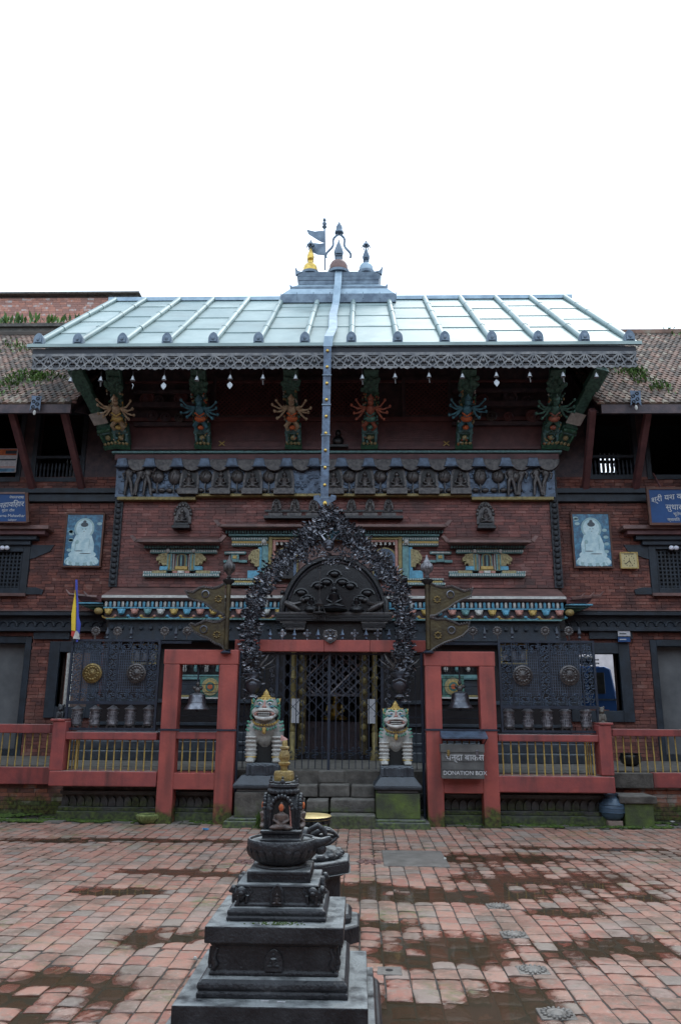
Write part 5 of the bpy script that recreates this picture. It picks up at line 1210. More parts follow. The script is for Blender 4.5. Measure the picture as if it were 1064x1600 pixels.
for i, (px, py, k) in enumerate(((111, 593, 0), (158, 592, 1), (208, 591, 3), (257, 590, 2), (308, 591, 0), (360, 589, 2), (411, 589, 1), (462, 589, 0), (566, 589, 1), (617, 587, 1), (670, 586, 1), (722, 587, 0), (775, 585, 2), (827, 585, 1), (879, 585, 1), (931, 586, 0))):
    wbell(P(px, py, YE + .06), k, 'small pale wind bell ' + nm[i])
# hanging plates at the wing eaves
for px, py, lab in ((56, 630, 'small pierced metal plate hanging from the left wing eave'), (992, 622, 'small pierced metal plate hanging from the right wing eave')):
    p = P(px, py, 14.5); t = thing('eave_plate', p, lab, 'ornament'); k = .0118
    MB().prism([(p.x + a * k, p.z + b_ * k) for a, b_ in ((-8, 14), (10, 13), (9, 6), (9, -14), (4, -7), (0, -10), (-4, -7), (-9, -14), (-7, 6))], p.y, p.y + .012).build('plate', 'repousse', t)
    for q in range(4): MB().tube(ringp(p.x + (-.04 if q % 2 else .04), p.z + .1 - .06 * q, .03, 0, 8, p.y - .01), .008, n=4, closed=True).build('plate_scroll', 'black', t)
    MB().ell((p.x, p.y, p.z - .2), (.03, .01, .055), 8, 6).build('plate_pendant', 'white', t, smooth=60)
    MB().tube([(p.x, p.y, p.z + .15), (p.x, p.y, p.z + .3)], .006, n=4).build('hook', 'bronze', t)
# ================================================================== RED FRAMES, RAILINGS
YF = 12.35
def bx(par, name, m, a, ya, b, yb, Y, d, bv=.012, z0=None, z1=None):
    x0, x1, q0, q1 = rect(a, ya, b, yb, Y); return MB().box(x0, x1, Y, Y + d, q0 if z0 is None else z0, q1 if z1 is None else z1).build(name, m, par, bevel=bv)
for L in (True, False):
    if L: xs = (245, 272, 338, 367); yt, ym, yr0, yr1, yb0, yb1 = 1015, 1038, 1144, 1155, 1208, 1234
    else: xs = (665, 691, 752, 777); yt, ym, yr0, yr1, yb0, yb1 = 1018, 1041, 1146, 1158, 1214, 1240
    off = 5 if L else 1
    t = thing('red_bell_frame', G((xs[0] + xs[3]) / 2, 1287), 'red painted concrete frame ' + ('holding the bell left of the gate' if L else 'with bell and donation box right of the gate'), 'frame')
    lx0, lx1, rx0, rx1 = P(xs[0] + off, 1150, YF).x, P(xs[1] + off * .6, 1150, YF).x, P(xs[2], 1150, YF).x, P(xs[3], 1150, YF).x
    ztop, zmid = P(305, yt, YF).z if L else P(720, yt, YF).z, P(305 if L else 720, ym, YF).z
    zz = lambda y: P(305 if L else 720, y, YF).z
    for a, b in ((lx0, lx1), (rx0, rx1)): MB().box(a, b, YF, YF + .24, -.05, zmid - .0).build('post', 'red', t, bevel=.012)
    MB().box(lx0 - .01, rx1 + .01, YF - .004, YF + .245, zmid + .001, ztop).build('top_beam', 'red', t, bevel=.012)
    MB().box(lx1 - .005, rx0 + .005, YF + .03, YF + .22, zz(yr1), zz(yr0)).build('rail', 'redf', t, bevel=.01)
    MB().box(lx1 - .005, rx0 + .005, YF + .012, YF + .45, zz(yb1), zz(yb0)).build('sill_beam', 'red', t, bevel=.01)
    MB().box(lx0 - .03, rx1 + .03, YF - .012, YF - .006, zz(1142), zz(1139)).build('steel_strip', 'iron', t)
    for k in range(7): zq = zz(ym) - .06 - k * .12; MB().tube([(lx1, YF + .2, zq), (rx0, YF + .2, zq)], .004, n=4).build('guard_wire', 'iron', t)
    for k in range(9): xq = lx1 + (rx0 - lx1) * (k + .5) / 9; MB().box(xq - .006, xq + .006, YF + .2, YF + .21, zmid - .1, zmid - .0).build('guard_tooth', 'iron', t)
    bme = MB().tube([(0, 0, 0), (0, 0, zz(yr1) - zz(yb0) + .02)], .011, n=6).mesh('yellow_bar', 'yellowbar', 60)
    for k in range(5): inst('yellow_bar', bme, t, (lx1 + (rx0 - lx1) * (k + .7) / 5.2, YF + .14, zz(yb0) - .01))
    # railing of the bay beside the frame
    if L: p0, p1, i0, i1 = 78, 101, 101, 245; ra, rb_, ba, bb2 = 1144, 1156, 1205, 1229; pt = 1127
    else: p0, p1, i0, i1 = 935, 957, 778, 935; ra, rb_, ba, bb2 = 1148, 1159, 1213, 1239; pt = 1133
    r = thing('red_railing', P((i0 + i1) / 2, 1230, YF), 'red concrete railing with yellow bars under the ' + ('left' if L else 'right') + ' iron screen', 'railing')
    bx(r, 'end_post', 'redf', p0 + 2, pt, p1, ba - 1, YF + .02, .3); bx(r, 'post_cap', 'redf', p0 + 1, pt - 4, p1 + 1, pt, YF + .0, .34)
    a_, b_ = (i0, i1) if L else (i0, i1)
    bx(r, 'rail', 'redf', a_, ra, b_, rb_, YF + .05, .2)
    bx(r, 'bottom_beam', 'redf', (76 if L else 778.5), ba, (244.5 if L else 961), bb2, YF, .46, bv=.015)
    x0, x1, z0, z1 = rect(i0, rb_, i1, ba, YF + .15)
    bme = MB().tube([(0, 0, 0), (0, 0, z1 - z0 + .02)], .011, n=6).mesh('yellow_bar', 'yellowbar', 60)
    for k in range(12): inst('yellow_bar', bme, r, (x0 + (x1 - x0) * (k + .6) / 12.2, YF + .15, z0 - .01), rot=(0, random.gauss(0, .006), 0))
    for k in range(3): inst('yellow_bar', bme, r, (x0 + .08 if L else x1 - .08, YF + .3 + k * .12, z0 - .01))
    # outer railing
    o = thing('red_railing', P(30 if L else 1010, 1230, YO), 'weathered red railing with yellow bars on the brick wall at the far ' + ('left' if L else 'right'), 'railing')
    a_, b_ = (-120, 79) if L else (957, 1180)
    if L: ra, rb_, ba, bb2 = 1131, 1145, 1198, 1225
    else: ra, rb_, ba, bb2 = 1140, 1151, 1208, 1232
    bx(o, 'rail', 'redf', a_, ra, b_, rb_, YO - .1, .2); 
    if L: bx(o, 'bottom_beam', 'redf', a_, ba, b_, bb2, YO - .14, .34)
    else: bx(o, 'bottom_beam', 'redf', 1021, ba, b_, bb2, YO - .14, .34); bx(o, 'bare_beam', 'stonegrey', 957, ba, 1020.6, bb2, YO - .14, .34)
    x0, x1, z0, z1 = rect(a_, rb_, b_, ba, YO); n_ = int((b_ - a_) / 11.4)
    bme = MB().tube([(0, 0, 0), (0, 0, z1 - z0 + .02)], .011, n=6).mesh('yellow_bar', 'yellowbar', 60)
    for k in range(n_): inst('yellow_bar', bme, o, (x0 + (x1 - x0) * (k + .5) / n_, YO, z0 - .01), rot=(0, random.gauss(0, .008), 0))
# ---- iron screens with prayer wheels
def curl(mb, x, z, Y, s, a=0, fl=1, r=.0078):
    pts = []
    for k in range(11):
        t = k / 10; rad = s * (.95 - .75 * t); an = a + fl * t * 5.6
        pts.append((x + rad * math.cos(an) * .5 - 0, Y, z + rad * math.sin(an) * .5))
    mb.tube(pts, r, n=4)
def scurl(mb, x, z, Y, s, a=0):
    dx, dz = math.cos(a) * s * .45, math.sin(a) * s * .45
    curl(mb, x + dx, z + dz, Y, s * .8, a + math.pi, 1); curl(mb, x - dx, z - dz, Y, s * .8, a, 1)
YS = 12.52
def wheel(p, label, group):
    t = thing('prayer_wheel', p, label, 'prayer wheel', group)
    b = MB(); b.lathe([(.02, .015), (.078, .02), (.082, .035), (.078, .045), (.076, .225), (.085, .235), (.085, .25)], p, n=18); d = b.build('drum', 'wheelmetal', t, smooth=40)
    for k in range(4):
        bb = MB()
        for q in range(16): a = q * .3927 + k * .1; bb.box(p.x + .078 * math.cos(a) - .008, p.x + .078 * math.cos(a) + .008, p.y + .078 * math.sin(a) - .008, p.y + .078 * math.sin(a) + .008, p.z + .06 + k * .042, p.z + .085 + k * .042)
        bb.build('raised_lettering', 'silver', d, kind='stuff')
    MB().lathe([(.1, .25), (.1, .258), (.06, .285), (.03, .305), (.01, .32)], p, n=16).build('cap', 'wheelmetal', t, smooth=50)
    b = MB(); b.lathe([(.085, .0), (.085, .015)], p, n=16); b.build('base', 'bronze', t)
    for s in (-1, 0, 1): MB().box(p.x + s * .07 - .012, p.x + s * .07 + .012, p.y - .05, p.y - .02, p.z - .03, p.z - .001).build('foot', 'bronze', t)
    MB().tube([(p.x, p.y, p.z - .05), (p.x, p.y, p.z + .36)], .006, n=5).build('spindle', 'iron', t)
ordn = ['first', 'second', 'third', 'fourth', 'fifth']
for L in (True, False):
    a, b_, yt, ys, yw, yb = (107, 248, 999, 1098, 1101, 1141) if L else (780, 932, 1001, 1105, 1108, 1145)
    t = thing('iron_screen', P((a + b_) / 2, yb, YS), 'dark blue wrought iron screen ' + ('with one brighter brass medallion, left' if L else 'with two dull medallions, right') + ' of the gate', 'screen')
    x0, x1, z0, z1 = rect(a, yt, b_, yb, YS); zs = P((a + b_) / 2, ys, YS).z
    f = MB(); frame(f, x0, x1, z0, z1, YS - .02, YS + .02, .035); f.build('outer_frame', 'iron', t)
    MB().box(x0 + .035, x1 - .035, YS - .018, YS + .018, zs - .025, zs + .025).build('middle_rail', 'iron', t)
    W = x1 - x0; H = z1 - zs
    for k in range(1, 5):
        xx = x0 + W * (.14, .42, .53, .86)[k - 1]; MB().box(xx - .01, xx + .01, YS - .012, YS + .012, zs + .025, z1 - .035).build('upright', 'iron', t)
    g = MB()
    for c0, c1 in ((.15, .41), (.54, .85)):
        n = 13
        for k in range(n): xx = x0 + W * (c0 + (c1 - c0) * (k + .5) / n); g.box(xx - .0055, xx + .0055, YS - .004, YS + .003, zs + .17, z1 - .17)
        n = 17
        for k in range(n): zz_ = zs + .17 + (H - .34) * k / (n - 1); g.box(x0 + W * c0, x0 + W * c1, YS - .001, YS + .006, zz_ - .005, zz_ + .005)
    g.build('wire_grid', 'ironlt', t, kind='stuff')
    g = MB(); n = 15
    for k in range(n):
        xx = x0 + .07 + (W - .14) * (k + .5) / n
        
        for zz_ in (zs + .07, zs + .14, z1 - .08, z1 - .15): scurl(g, xx, zz_, YS - .005, .11, .8 if k % 2 else 2.3)
    for cxx in (.045, .105, .445, .505, .89, .95):
        for k in range(9): scurl(g, x0 + W * cxx, zs + .18 + (H - .34) * k / 8, YS - .005, .11, 1.2 if k % 2 else 1.9)
    g.build('scrollwork', 'ironlt', t, kind='stuff')
    for (px, py, m_) in (((145, 1052, 'brass'), (214, 1052, 'bronze')) if L else ((816, 1055, 'bronze'), (889, 1055, 'bronze'))):
        p = P(px, py, YS - .04); b = MB(Matrix.Translation(p) @ Matrix.Rotation(math.pi / 2, 4, 'X'))
        b.lathe([(.145, 0), (.15, .02), (.13, .035), (.12, .02), (.05, .03), (.03, .04)], n=24); md = b.build('medallion', 'brass' if m_ == 'brass' else 'bronze', t, smooth=35)
        b = MB()
        for k in range(14): a_ = k * .4488; b.ell((p.x + .095 * math.cos(a_), p.y - .03, p.z + .095 * math.sin(a_)), (.022, .012, .022), 6, 5)
        b.ell((p.x, p.y - .03, p.z), (.035, .02, .04), 8, 6)
        for s in (-1, 1): b.tube([(p.x + s * .02, p.y - .03, p.z - .03), (p.x + s * .06, p.y - .035, p.z), (p.x + s * .04, p.y - .03, p.z + .05)], .012, n=5)
        b.build('medallion_relief', 'brass' if m_ == 'brass' else 'bronze', md, smooth=60)
        b = MB()
        for k in range(28): a_ = k * .2244; b.ell((p.x + .148 * math.cos(a_), p.y - .01, p.z + .148 * math.sin(a_)), .013, 5, 4)
        b.build('medallion_beading', 'brass' if m_ == 'brass' else 'bronze', md)
    # finials on top
    for i, px in enumerate((120, 149, 168, 183, 205, 257, 275, 292) if L else (700, 739, 757, 777, 800, 852, 870, 889, 905)):
        big_ = px in (149, 183, 257, 292, 739, 777, 852, 889); p = P(px, 999, YS)
        b = MB()
        if big_:
            c = Vector((p.x, YS, p.z + .13))
            for q in range(12): a_ = q * .5236; b.ell((c.x + .055 * math.cos(a_), YS, c.z + .055 * math.sin(a_)), (.022, .012, .022), 5, 4)
            b.ell(c, (.035, .015, .04), 8, 6); b.tube([(p.x, YS, p.z), (p.x, YS, p.z + .08)], .012, n=5)
        else: b.lathe([(.01, 0), (.03, .02), (.012, .05), (.035, .09), (.02, .14), (.002, .2)], (p.x, YS, p.z), n=4)
        b.build('lotus_finial' if big_ else 'spear_finial', 'bronze' if big_ else 'iron', t)
    if True:
        q0, q1 = (248, 300) if L else (690, 780); xa_, xb_, _, _ = rect(q0, 990, q1, 1000, YS + .3); MB().box(xa_, xb_, YS + .29, YS + .31, P(270, 1003, YS).z, P(270, 999, YS).z).build('top_rail', 'iron', t)
    for i, px in enumerate((120, 148, 175.5, 203, 232) if L else (795, 825, 855, 884, 916)):
        p = P(px, 1134 if L else 1138, YS + .12)
        lab = f'{"outermost" if i == (0 if L else 4) else "innermost" if i == (4 if L else 0) else ["", "second", "middle", "fourth", ""][i]} embossed metal prayer wheel in the {"left" if L else "right"} screen tray'
        wheel(p, lab, 'prayer wheels in the trays of the two iron screens')
# gilt framed niche behind the screens
for a, b_ in ((208, 246), (781, 823)):
    x0, x1, z0, z1 = rect(a, 1006, b_, 1038, 15.8); f = MB(); frame(f, x0, x1, z0, z1, 15.76, 15.83, .035); n_ = f.build('gilt_niche_frame', 'goldline', temple)
    for k in range(3): MB().lathe([(.05, 0), (.1, .03), (.1, .22), (.04, .28)], (x0 + (x1 - x0) * (k + .5) / 3, 15.84, z0 + .04), n=10).build('niche_jar', 'bronze', n_, smooth=50)
# ---- bells in the frames
for L in (True, False):
    px, yr_, ytp, w = (307.5, 1109, 1037, 17) if L else (719, 1107, 1040, 17)
    p = P(px, yr_, YF + .13); k = w * .0114
    t = thing('hanging_bell', p, 'large cast metal bell hanging in the ' + ('left' if L else 'right') + ' red frame', 'bell')
    MB().lathe([(k * .93, .015), (k, 0), (k * 1.02, .01), (k * .88, .05), (k * .74, .09), (k * .68, .19), (k * .62, .225), (k * .4, .25), (k * .2, .26)], p, n=24).build('bell_body', 'grey' if 0 else 'silver', t, smooth=40)
    MB().lathe([(k * .71, .1), (k * .74, .108), (k * .71, .116)], p, n=24).build('bell_band', 'bronze', t)
    b = MB(); b.ell(p + Vector((0, 0, .3)), (.05, .03, .05)); b.ell(p + Vector((-.05, 0, .33)), (.035, .03, .03)); b.ell(p + Vector((.05, 0, .33)), (.035, .03, .03)); b.ell(p + Vector((0, 0, .39)), (.03, .02, .04)); b.build('bell_crown', 'bronze', t, smooth=60)
    zt2 = P(px, ytp, YF + .13).z; MB().tube([p + Vector((0, 0, .4)), Vector((p.x, p.y, zt2 + .03))], .013, n=6).build('hanger_rod', 'iron', t)
    MB().ell(p + Vector((0, 0, -.01)), (.03, .03, .035)).build('clapper', 'iron', t, smooth=60)
# ================================================================== GATE
YG = 12.9
gt = thing('iron_gate', P(515, 1210, YG), 'closed dark wrought iron gate of bars and scissor lattice between the lions', 'gate')
zg0, zg1 = FLOOR + .02, P(515, 1019, YG).z
def gx(px): return P(px, 1110, YG).x
for px in (372, 432, 514, 597, 660):
    MB().box(gx(px) - .022, gx(px) + .022, YG - .02, YG + .02, zg0 - .02, zg1).build('gate_post', 'iron', gt)
for y in (1207, 1022, 1120, 1166):
    for a, b_ in ((372, 432), (432, 514), (514, 597), (597, 660)):
        if y in (1120, 1166) and a in (432, 514): continue
        MB().box(gx(a) + .023, gx(b_) - .023, YG - .012, YG + .012, P(515, y, YG).z - .013, P(515, y, YG).z + .013).build('gate_rail', 'iron', gt)
bme = MB().box(-.007, .007, -.006, .006, 0, zg1 - zg0).mesh('gate_bar', 'iron')
for k in range(1, 16):
    x = gx(432) + (gx(597) - gx(432)) * k / 16
    if k != 8: inst('gate_bar', bme, gt, (x, YG, zg0))
for a, b_ in ((372, 432), (597, 660)):
    for k in range(1, 6): inst('gate_bar', bme, gt, (gx(a) + (gx(b_) - gx(a)) * k / 6, YG, zg0))
for a, b_ in ((434, 513), (516, 596)):
    lattice('scissor_lattice', gx(a), gx(b_), P(515, 1120, YG).z, P(515, 1030, YG).z, YG - .03, .2, .010, 'iron', gt, d=.006, diag=True)
    g = MB()
    for k in range(6):
        x = gx(a) + (gx(b_) - gx(a)) * (k + .5) / 6
        for y in (1172, 1180): scurl(g, x, P(515, y, YG).z, YG - .014, .075, 1.57 + (.7 if k % 2 else -.7))
    g.build('scrollwork', 'iron', gt, kind='stuff')
g = MB()
for px in (424, 606):
    for k in range(12): 
        z = P(515, 1030 + k * 7.5, YG).z; scurl(g, gx(px), z, YG - .02, .09, 1.57 + (.5 if k % 2 else -.5))
g.build('scroll_strip', 'silver', gt, kind='stuff')
# red lintel on the gate, with finials
lt = thing('red_gate_beam', P(515, 1018, 12.75), 'red painted beam across the top of the gate carrying small metal finials', 'beam')
x0, x1, z0, z1 = rect(367, 1000, 665, 1018, 12.75)
for a, b_ in ((x0, gx(506)), (gx(506), gx(578)), (gx(578), x1)): MB().box(a + .002, b_ - .002, 12.75, 12.95, z0, z1).build('beam_section', 'red', lt, bevel=.006)
for px, big_ in ((422, 0), (441, 1), (460, 0), (480, 1), (497, 0), (535, 0), (554, 1), (572, 0), (590, 1), (608, 0)):
    p = P(px, 1000, 12.85); b = MB()
    if big_:
        c = Vector((p.x, 12.85, p.z + .1)); b.prism([(c.x - .055, c.z), (c.x, c.z - .065), (c.x + .055, c.z), (c.x, c.z + .065)], 12.84, 12.855)
        for q in range(4): a_ = q * 1.5708; b.ell((c.x + .045 * math.cos(a_), 12.84, c.z + .05 * math.sin(a_)), (.024, .014, .024), 6, 5)
        b.tube([(p.x, 12.85, p.z), (p.x, 12.85, p.z + .05)], .01, n=5)
    else: b.lathe([(.01, 0), (.03, .02), (.01, .05), (.04, .08), (.02, .12), (.002, .18)], (p.x, 12.85, p.z), n=5)
    b.build('lotus_finial' if big_ else 'spear_finial', 'silver' if big_ else 'repousse', lt)
p = P(516, 993, 12.7); b = MB(); b.prism([(p.x + x * .0102, p.z + z * .0102) for x, z in ((-10, 8), (0, 11), (10, 8), (12, 0), (8, -8), (0, -13), (-8, -8), (-12, 0))], 12.7, 12.735); s_ = b.build('face_plate', 'bronze', lt, bevel=.006)
b = MB()
for x, z, r in ((-.045, .03, .022), (.045, .03, .022), (0, -.01, .03), (0, -.06, .045), (-.07, -.02, .025), (.07, -.02, .025), (0, .07, .03), (-.06, .07, .02), (.06, .07, .02)): b.ell((p.x + x, 12.695, p.z + z), (r, .02, r * .8), 7, 5)
b.build('face_relief', 'silver', s_, smooth=60)
# ---- arch of metal leaves and flowers
YL = 12.58
ar = thing('foliage_arch', P(515, 1090, YL), 'tall arch of blackened metal leaves and flowers framing the gate', 'arch')
path = [(397, 1095), (393, 1060), (392, 1020), (392, 985), (397, 950), (407, 920), (425, 893), (447, 873), (470, 852), (492, 828), (508, 805), (515, 795), (524, 805), (541, 828), (562, 852), (584, 872), (605, 892), (622, 920), (630, 950), (633, 985), (632, 1020), (629, 1055), (624, 1095)]
pw = [P(x, y, YL) for x, y in path]
MB().tube([p + Vector((0, .06, 0)) for p in pw], .035, n=6).build('arch_rib', 'iron', ar, smooth=60)
def leafmesh(k):
    random.seed(k); b = MB(); L_ = 1.0; w = random.uniform(.17, .26); c = random.uniform(.15, .4)
    b.add([(0, 0, 0), (-w, -.10, .33), (0, -.04 - .0, .36), (w, -.10, .33), (-w * .8, -.12 - c * .3, .68), (0, -.05 - c * .3, .7), (w * .8, -.12 - c * .3, .68), (0, -c, L_)],
        [(0, 1, 2), (0, 2, 3), (1, 4, 5, 2), (2, 5, 6, 3), (4, 7, 5), (5, 7, 6)]); return b
lv = [leafmesh(k) for k in range(4)]; lvm = [b.mesh('leaf', 'leafmetal', 80) for b in lv]
random.seed(21)
segs = []; tot = 0
for i in range(len(pw) - 1): segs.append((pw[i], pw[i + 1])); 
leaves = []
def width_at(py): return 17 if py > 930 else 20
for i in range(len(path) - 1):
    (ax, ay), (bx_, by) = path[i], path[i + 1]
    ln = math.hypot(bx_ - ax, by - ay); n = int(ln * 7.5)
    if ay > 1045 and by > 1045: n = int(ln * .8)
    for k in range(n):
        t = random.random(); px, py = ax + (bx_ - ax) * t, ay + (by - ay) * t
        wv = 16 if py > 940 else 18
        if py < 860: wv = 19
        if py < 825: wv = 10
        nx_, ny_ = -(by - ay) / ln, (bx_ - ax) / ln
        o = random.triangular(-1, 1, 0) * wv; px += nx_ * o; py += ny_ * o
        depth = YL - random.uniform(-.05, .16) * (1 - abs(o) / wv * .6)
        p = P(px, py, depth)
        ang = math.atan2(-ny_ * o, nx_ * o) if random.random() < .65 else random.uniform(0, 6.28)   # image outward direction
        leaves.append((p, ang + random.uniform(-.6, .6), random.uniform(.045, .088)))
for k in range(560):       # filling of the pointed crown
    px = random.uniform(-1, 1); py = random.uniform(808, 888); w = (py - 790) * .85
    if abs(px) * w > 50: continue
    p = P(515 + px * w, py - 2, YL - random.uniform(-.04, .12)); leaves.append((p, random.uniform(0, 6.28), random.uniform(.045, .085)))
leaves.sort(key=lambda q: -q[2])
mb = MB()
for k, (p, ang, s_) in enumerate(leaves):
    E_ = Euler((random.uniform(-.5, .5), math.pi / 2 - ang, random.uniform(-.6, .6)))
    j = k % 4
    if k < 296: inst('leaf', lvm[j], ar, p, E_, (s_, s_, s_))
    else:
        m3 = E_.to_matrix() * s_; mb.add([m3 @ Vector(v) + p for v in lv[j].v], lv[j].f)
mb.build('leaf', 'leafmetal', ar, kind='stuff')
def rosette(px, py, r, Y=YL - .17):
    p = P(px, py, Y); b = MB()
    for k in range(12): a_ = k * .5236; b.ell((p.x + r * .7 * math.cos(a_), p.y, p.z + r * .7 * math.sin(a_)), (r * .35, r * .16, r * .13), 6, 4, rot=Euler((0, -a_, 0)))
    b.ell((p.x, p.y - r * .1, p.z), (r * .32, r * .25, r * .32), 8, 6); b.build('metal_flower', 'leafmetal', ar, smooth=60)
for px, py, r in ((555, 868, .085), (474, 870, .08), (627, 922, .09), (402, 940, .06), (390, 975, .07), (634, 990, .07), (392, 1022, .085), (630, 1020, .06), (590, 884, .06), (440, 884, .06), (517, 878, .07), (500, 822, .05), (530, 824, .05)): rosette(px, py, r)
p = P(514, 852, YL - .2); b = MB(); b.ell(p, (.09, .07, .1)); b.ell(p + Vector((0, -.04, -.06)), (.05, .05, .04))
for s in (-1, 1): b.ell(p + Vector((s * .05, -.05, .03)), .025); b.tube([p + Vector((s * .06, 0, .08)), p + Vector((s * .12, 0, .16)), p + Vector((s * .06, 0, .2))], [.03, .022, .01], n=6)
b.build('guardian_mask', 'leafmetal', ar, smooth=60)
b = MB(); p = P(515, 800, YL); b.lathe([(.05, -.1), (.09, -.06), (.05, -.02), (.12, .03), (.13, .06), (.03, .09), (.02, .16)], p, n=14); b.build('arch_crest', 'bronze', ar, smooth=40)
for px in (395, 624):      # pots from which the arch grows
    p = P(px, 1092, YL - .05); b = MB(); b.lathe([(.06, 0), (.08, .03), (.05, .07), (.11, .12), (.14, .2), (.12, .27), (.06, .31), (.1, .35), (.14, .38), (.07, .42)], p, n=20); b.build('metal_pot', 'silver', ar, smooth=40)
    b = MB(); 
    for k in range(9): a_ = -1.2 + k * .3; b.add([(p.x - .02, p.y, p.z + .4), (p.x + .3 * math.sin(a_) - .03, p.y - .03, p.z + .4 + .24 * math.cos(a_)), (p.x + .42 * math.sin(a_), p.y - .02, p.z + .4 + .36 * math.cos(a_)), (p.x + .3 * math.sin(a_) + .03, p.y - .03, p.z + .4 + .24 * math.cos(a_)), (p.x + .02, p.y, p.z + .4)], [(0, 1, 2), (0, 2, 3), (0, 3, 4)])
    b.build('pot_fronds', 'bronze', ar)
    MB().tube([(p.x, p.y + .05, FLOOR), (p.x, p.y + .05, p.z + .02)], .03, n=8).build('pot_stand', 'iron', ar)
    b = MB(); b.ell(p + Vector((0, -.1, .22)), (.05, .03, .05)); b.tube([p + Vector((-.1, -.1, .26)), p + Vector((0, -.14, .3)), p + Vector((.1, -.1, .26))], .018, n=5); b.build('pot_relief', 'silver', ar, smooth=60)
# plants painted green behind the crest
for s in (-1, 1):
    p = P(515 + s * 14, 822, YL + .12); MB().prism([(p.x - .14, p.z - .22), (p.x + .14, p.z - .22), (p.x + s * .02, p.z + .12), (p.x - s * .05, p.z + .16)], p.y, p.y + .03).build('crest_backing', 'green' if s < 0 else 'cyan', ar)
# ---- twin metal flags on poles
def flag(L):
    if L:
        px0 = 355; up_ = [(352, 912), (343, 918), (335, 920), (320, 918), (312, 920), (303, 926), (290, 925), (296, 934), (307, 938), (320, 941), (328, 947), (332, 952), (343, 956), (352, 961)]
        lo = [(352, 966), (344, 972), (334, 973), (322, 970), (315, 974), (306, 978), (297, 975), (302, 985), (314, 992), (324, 996), (336, 1004), (348, 1009), (353, 1018)]
    else:
        px0 = 669; up_ = [(672, 912), (682, 917), (692, 919), (705, 917), (715, 921), (725, 925), (738, 921), (735, 931), (722, 936), (710, 942), (700, 950), (690, 955), (680, 961), (670, 962)]
        lo = [(672, 966), (682, 969), (695, 968), (706, 972), (716, 977), (733, 974), (731, 984), (722, 993), (708, 999), (695, 1003), (682, 1010), (668, 1020)]
    p0 = P(px0, 1150, 12.3); t = thing('metal_banner', Vector((p0.x, 12.3, 0)), 'double pointed copper banner flying ' + ('left' if L else 'right') + ' from a pole beside the arch', 'flag')
    x = P(px0 + (1 if L else -1), 950, 12.3).x; zt2 = P(px0, 912, 12.3).z
    b = MB(); b.tube([(P(371 if L else 661, 1150, 12.5).x, 12.5, 0), (P(371 if L else 661, 1150, 12.5).x, 12.5, P(px0, 1020, 12.3).z), (x, 12.3, P(px0, 1015, 12.3).z)], .022, n=8); b.build('pole', 'iron', t, smooth=60)
    MB().tube([(x, 12.3, P(px0, 1015, 12.3).z), (x, 12.3, zt2)], .04, n=8).build('upper_pole', 'copper', t, smooth=60)
    MB().lathe([(.04, -.02), (.09, .03), (.1, .06), (.06, .07)], (x, 12.3, zt2), n=12).build('pole_cap', 'black', t, smooth=40)
    MB().lathe([(.05, -.02), (.09, 0), (.05, .03)], (x, 12.3, P(px0, 1020, 12.3).z), n=12).build('pole_collar', 'iron', t, smooth=40)
    b = MB(); c = Vector((x, 12.3, zt2 + .08)); b.lathe([(.025, 0), (.04, .03), (.02, .05), (.075, .12), (.085, .2), (.06, .27), (.03, .31), (.01, .38)], c, n=12)
    for k in range(8): a_ = k * .785; b.ell((c.x + .07 * math.cos(a_), c.y + .07 * math.sin(a_), c.z + .18), (.03, .03, .07), 6, 5)
    b.build('bud_finial', 'bronze' if L else 'wheelmetal', t, smooth=60)
    for q, pl in enumerate((up_, lo)):
        w = [P(px, py, 12.3) for px, py in pl]; n = len(w)
        # gently waving sheet: fan of columns between the upper and lower edge
        b = MB(); h = n // 2
        b.prism([(v.x, v.z) for v in w], 12.29, 12.302); fl_ = b.build('banner_sheet', 'copper', t)
        b = MB(); pts = [Vector((v.x, 12.285, v.z)) for v in w]; 
        b.tube(pts, .013, n=5); b.build('banner_rim', 'copperrim', fl_, smooth=60)
        b = MB(); pts2 = []
        for k in range(n - 1):
            for j in range(4):
                v = pts[k].lerp(pts[k + 1], j / 4); b.ell(v + Vector((0, -.008, .014 if k < h else -.014)), (.014, .01, .02), 5, 4)
        b.build('rim_scallops', 'copperrim', fl_, kind='stuff')
        cx_, cz = (w[0].x + w[3].x) / 2, (w[0].z + w[-1].z) / 2
        s = -1 if L else 1
        b = MB(); b.tube(ringp(x + s * .36, cz + .08, .055, 0, 12, 12.28), .012, n=5, closed=True); b.build('moon_emblem' if q == 0 else 'ring_emblem', 'silver', fl_, smooth=60)
        b = MB()
        for k in range(8): a_ = k * .785; b.ell((x + s * .15 + .045 * math.cos(a_), 12.28, cz + .0 + .045 * math.sin(a_)), (.02, .01, .014), 6, 4)
        b.build('flower_emblem', 'brass', fl_, smooth=60)
flag(True); flag(False)
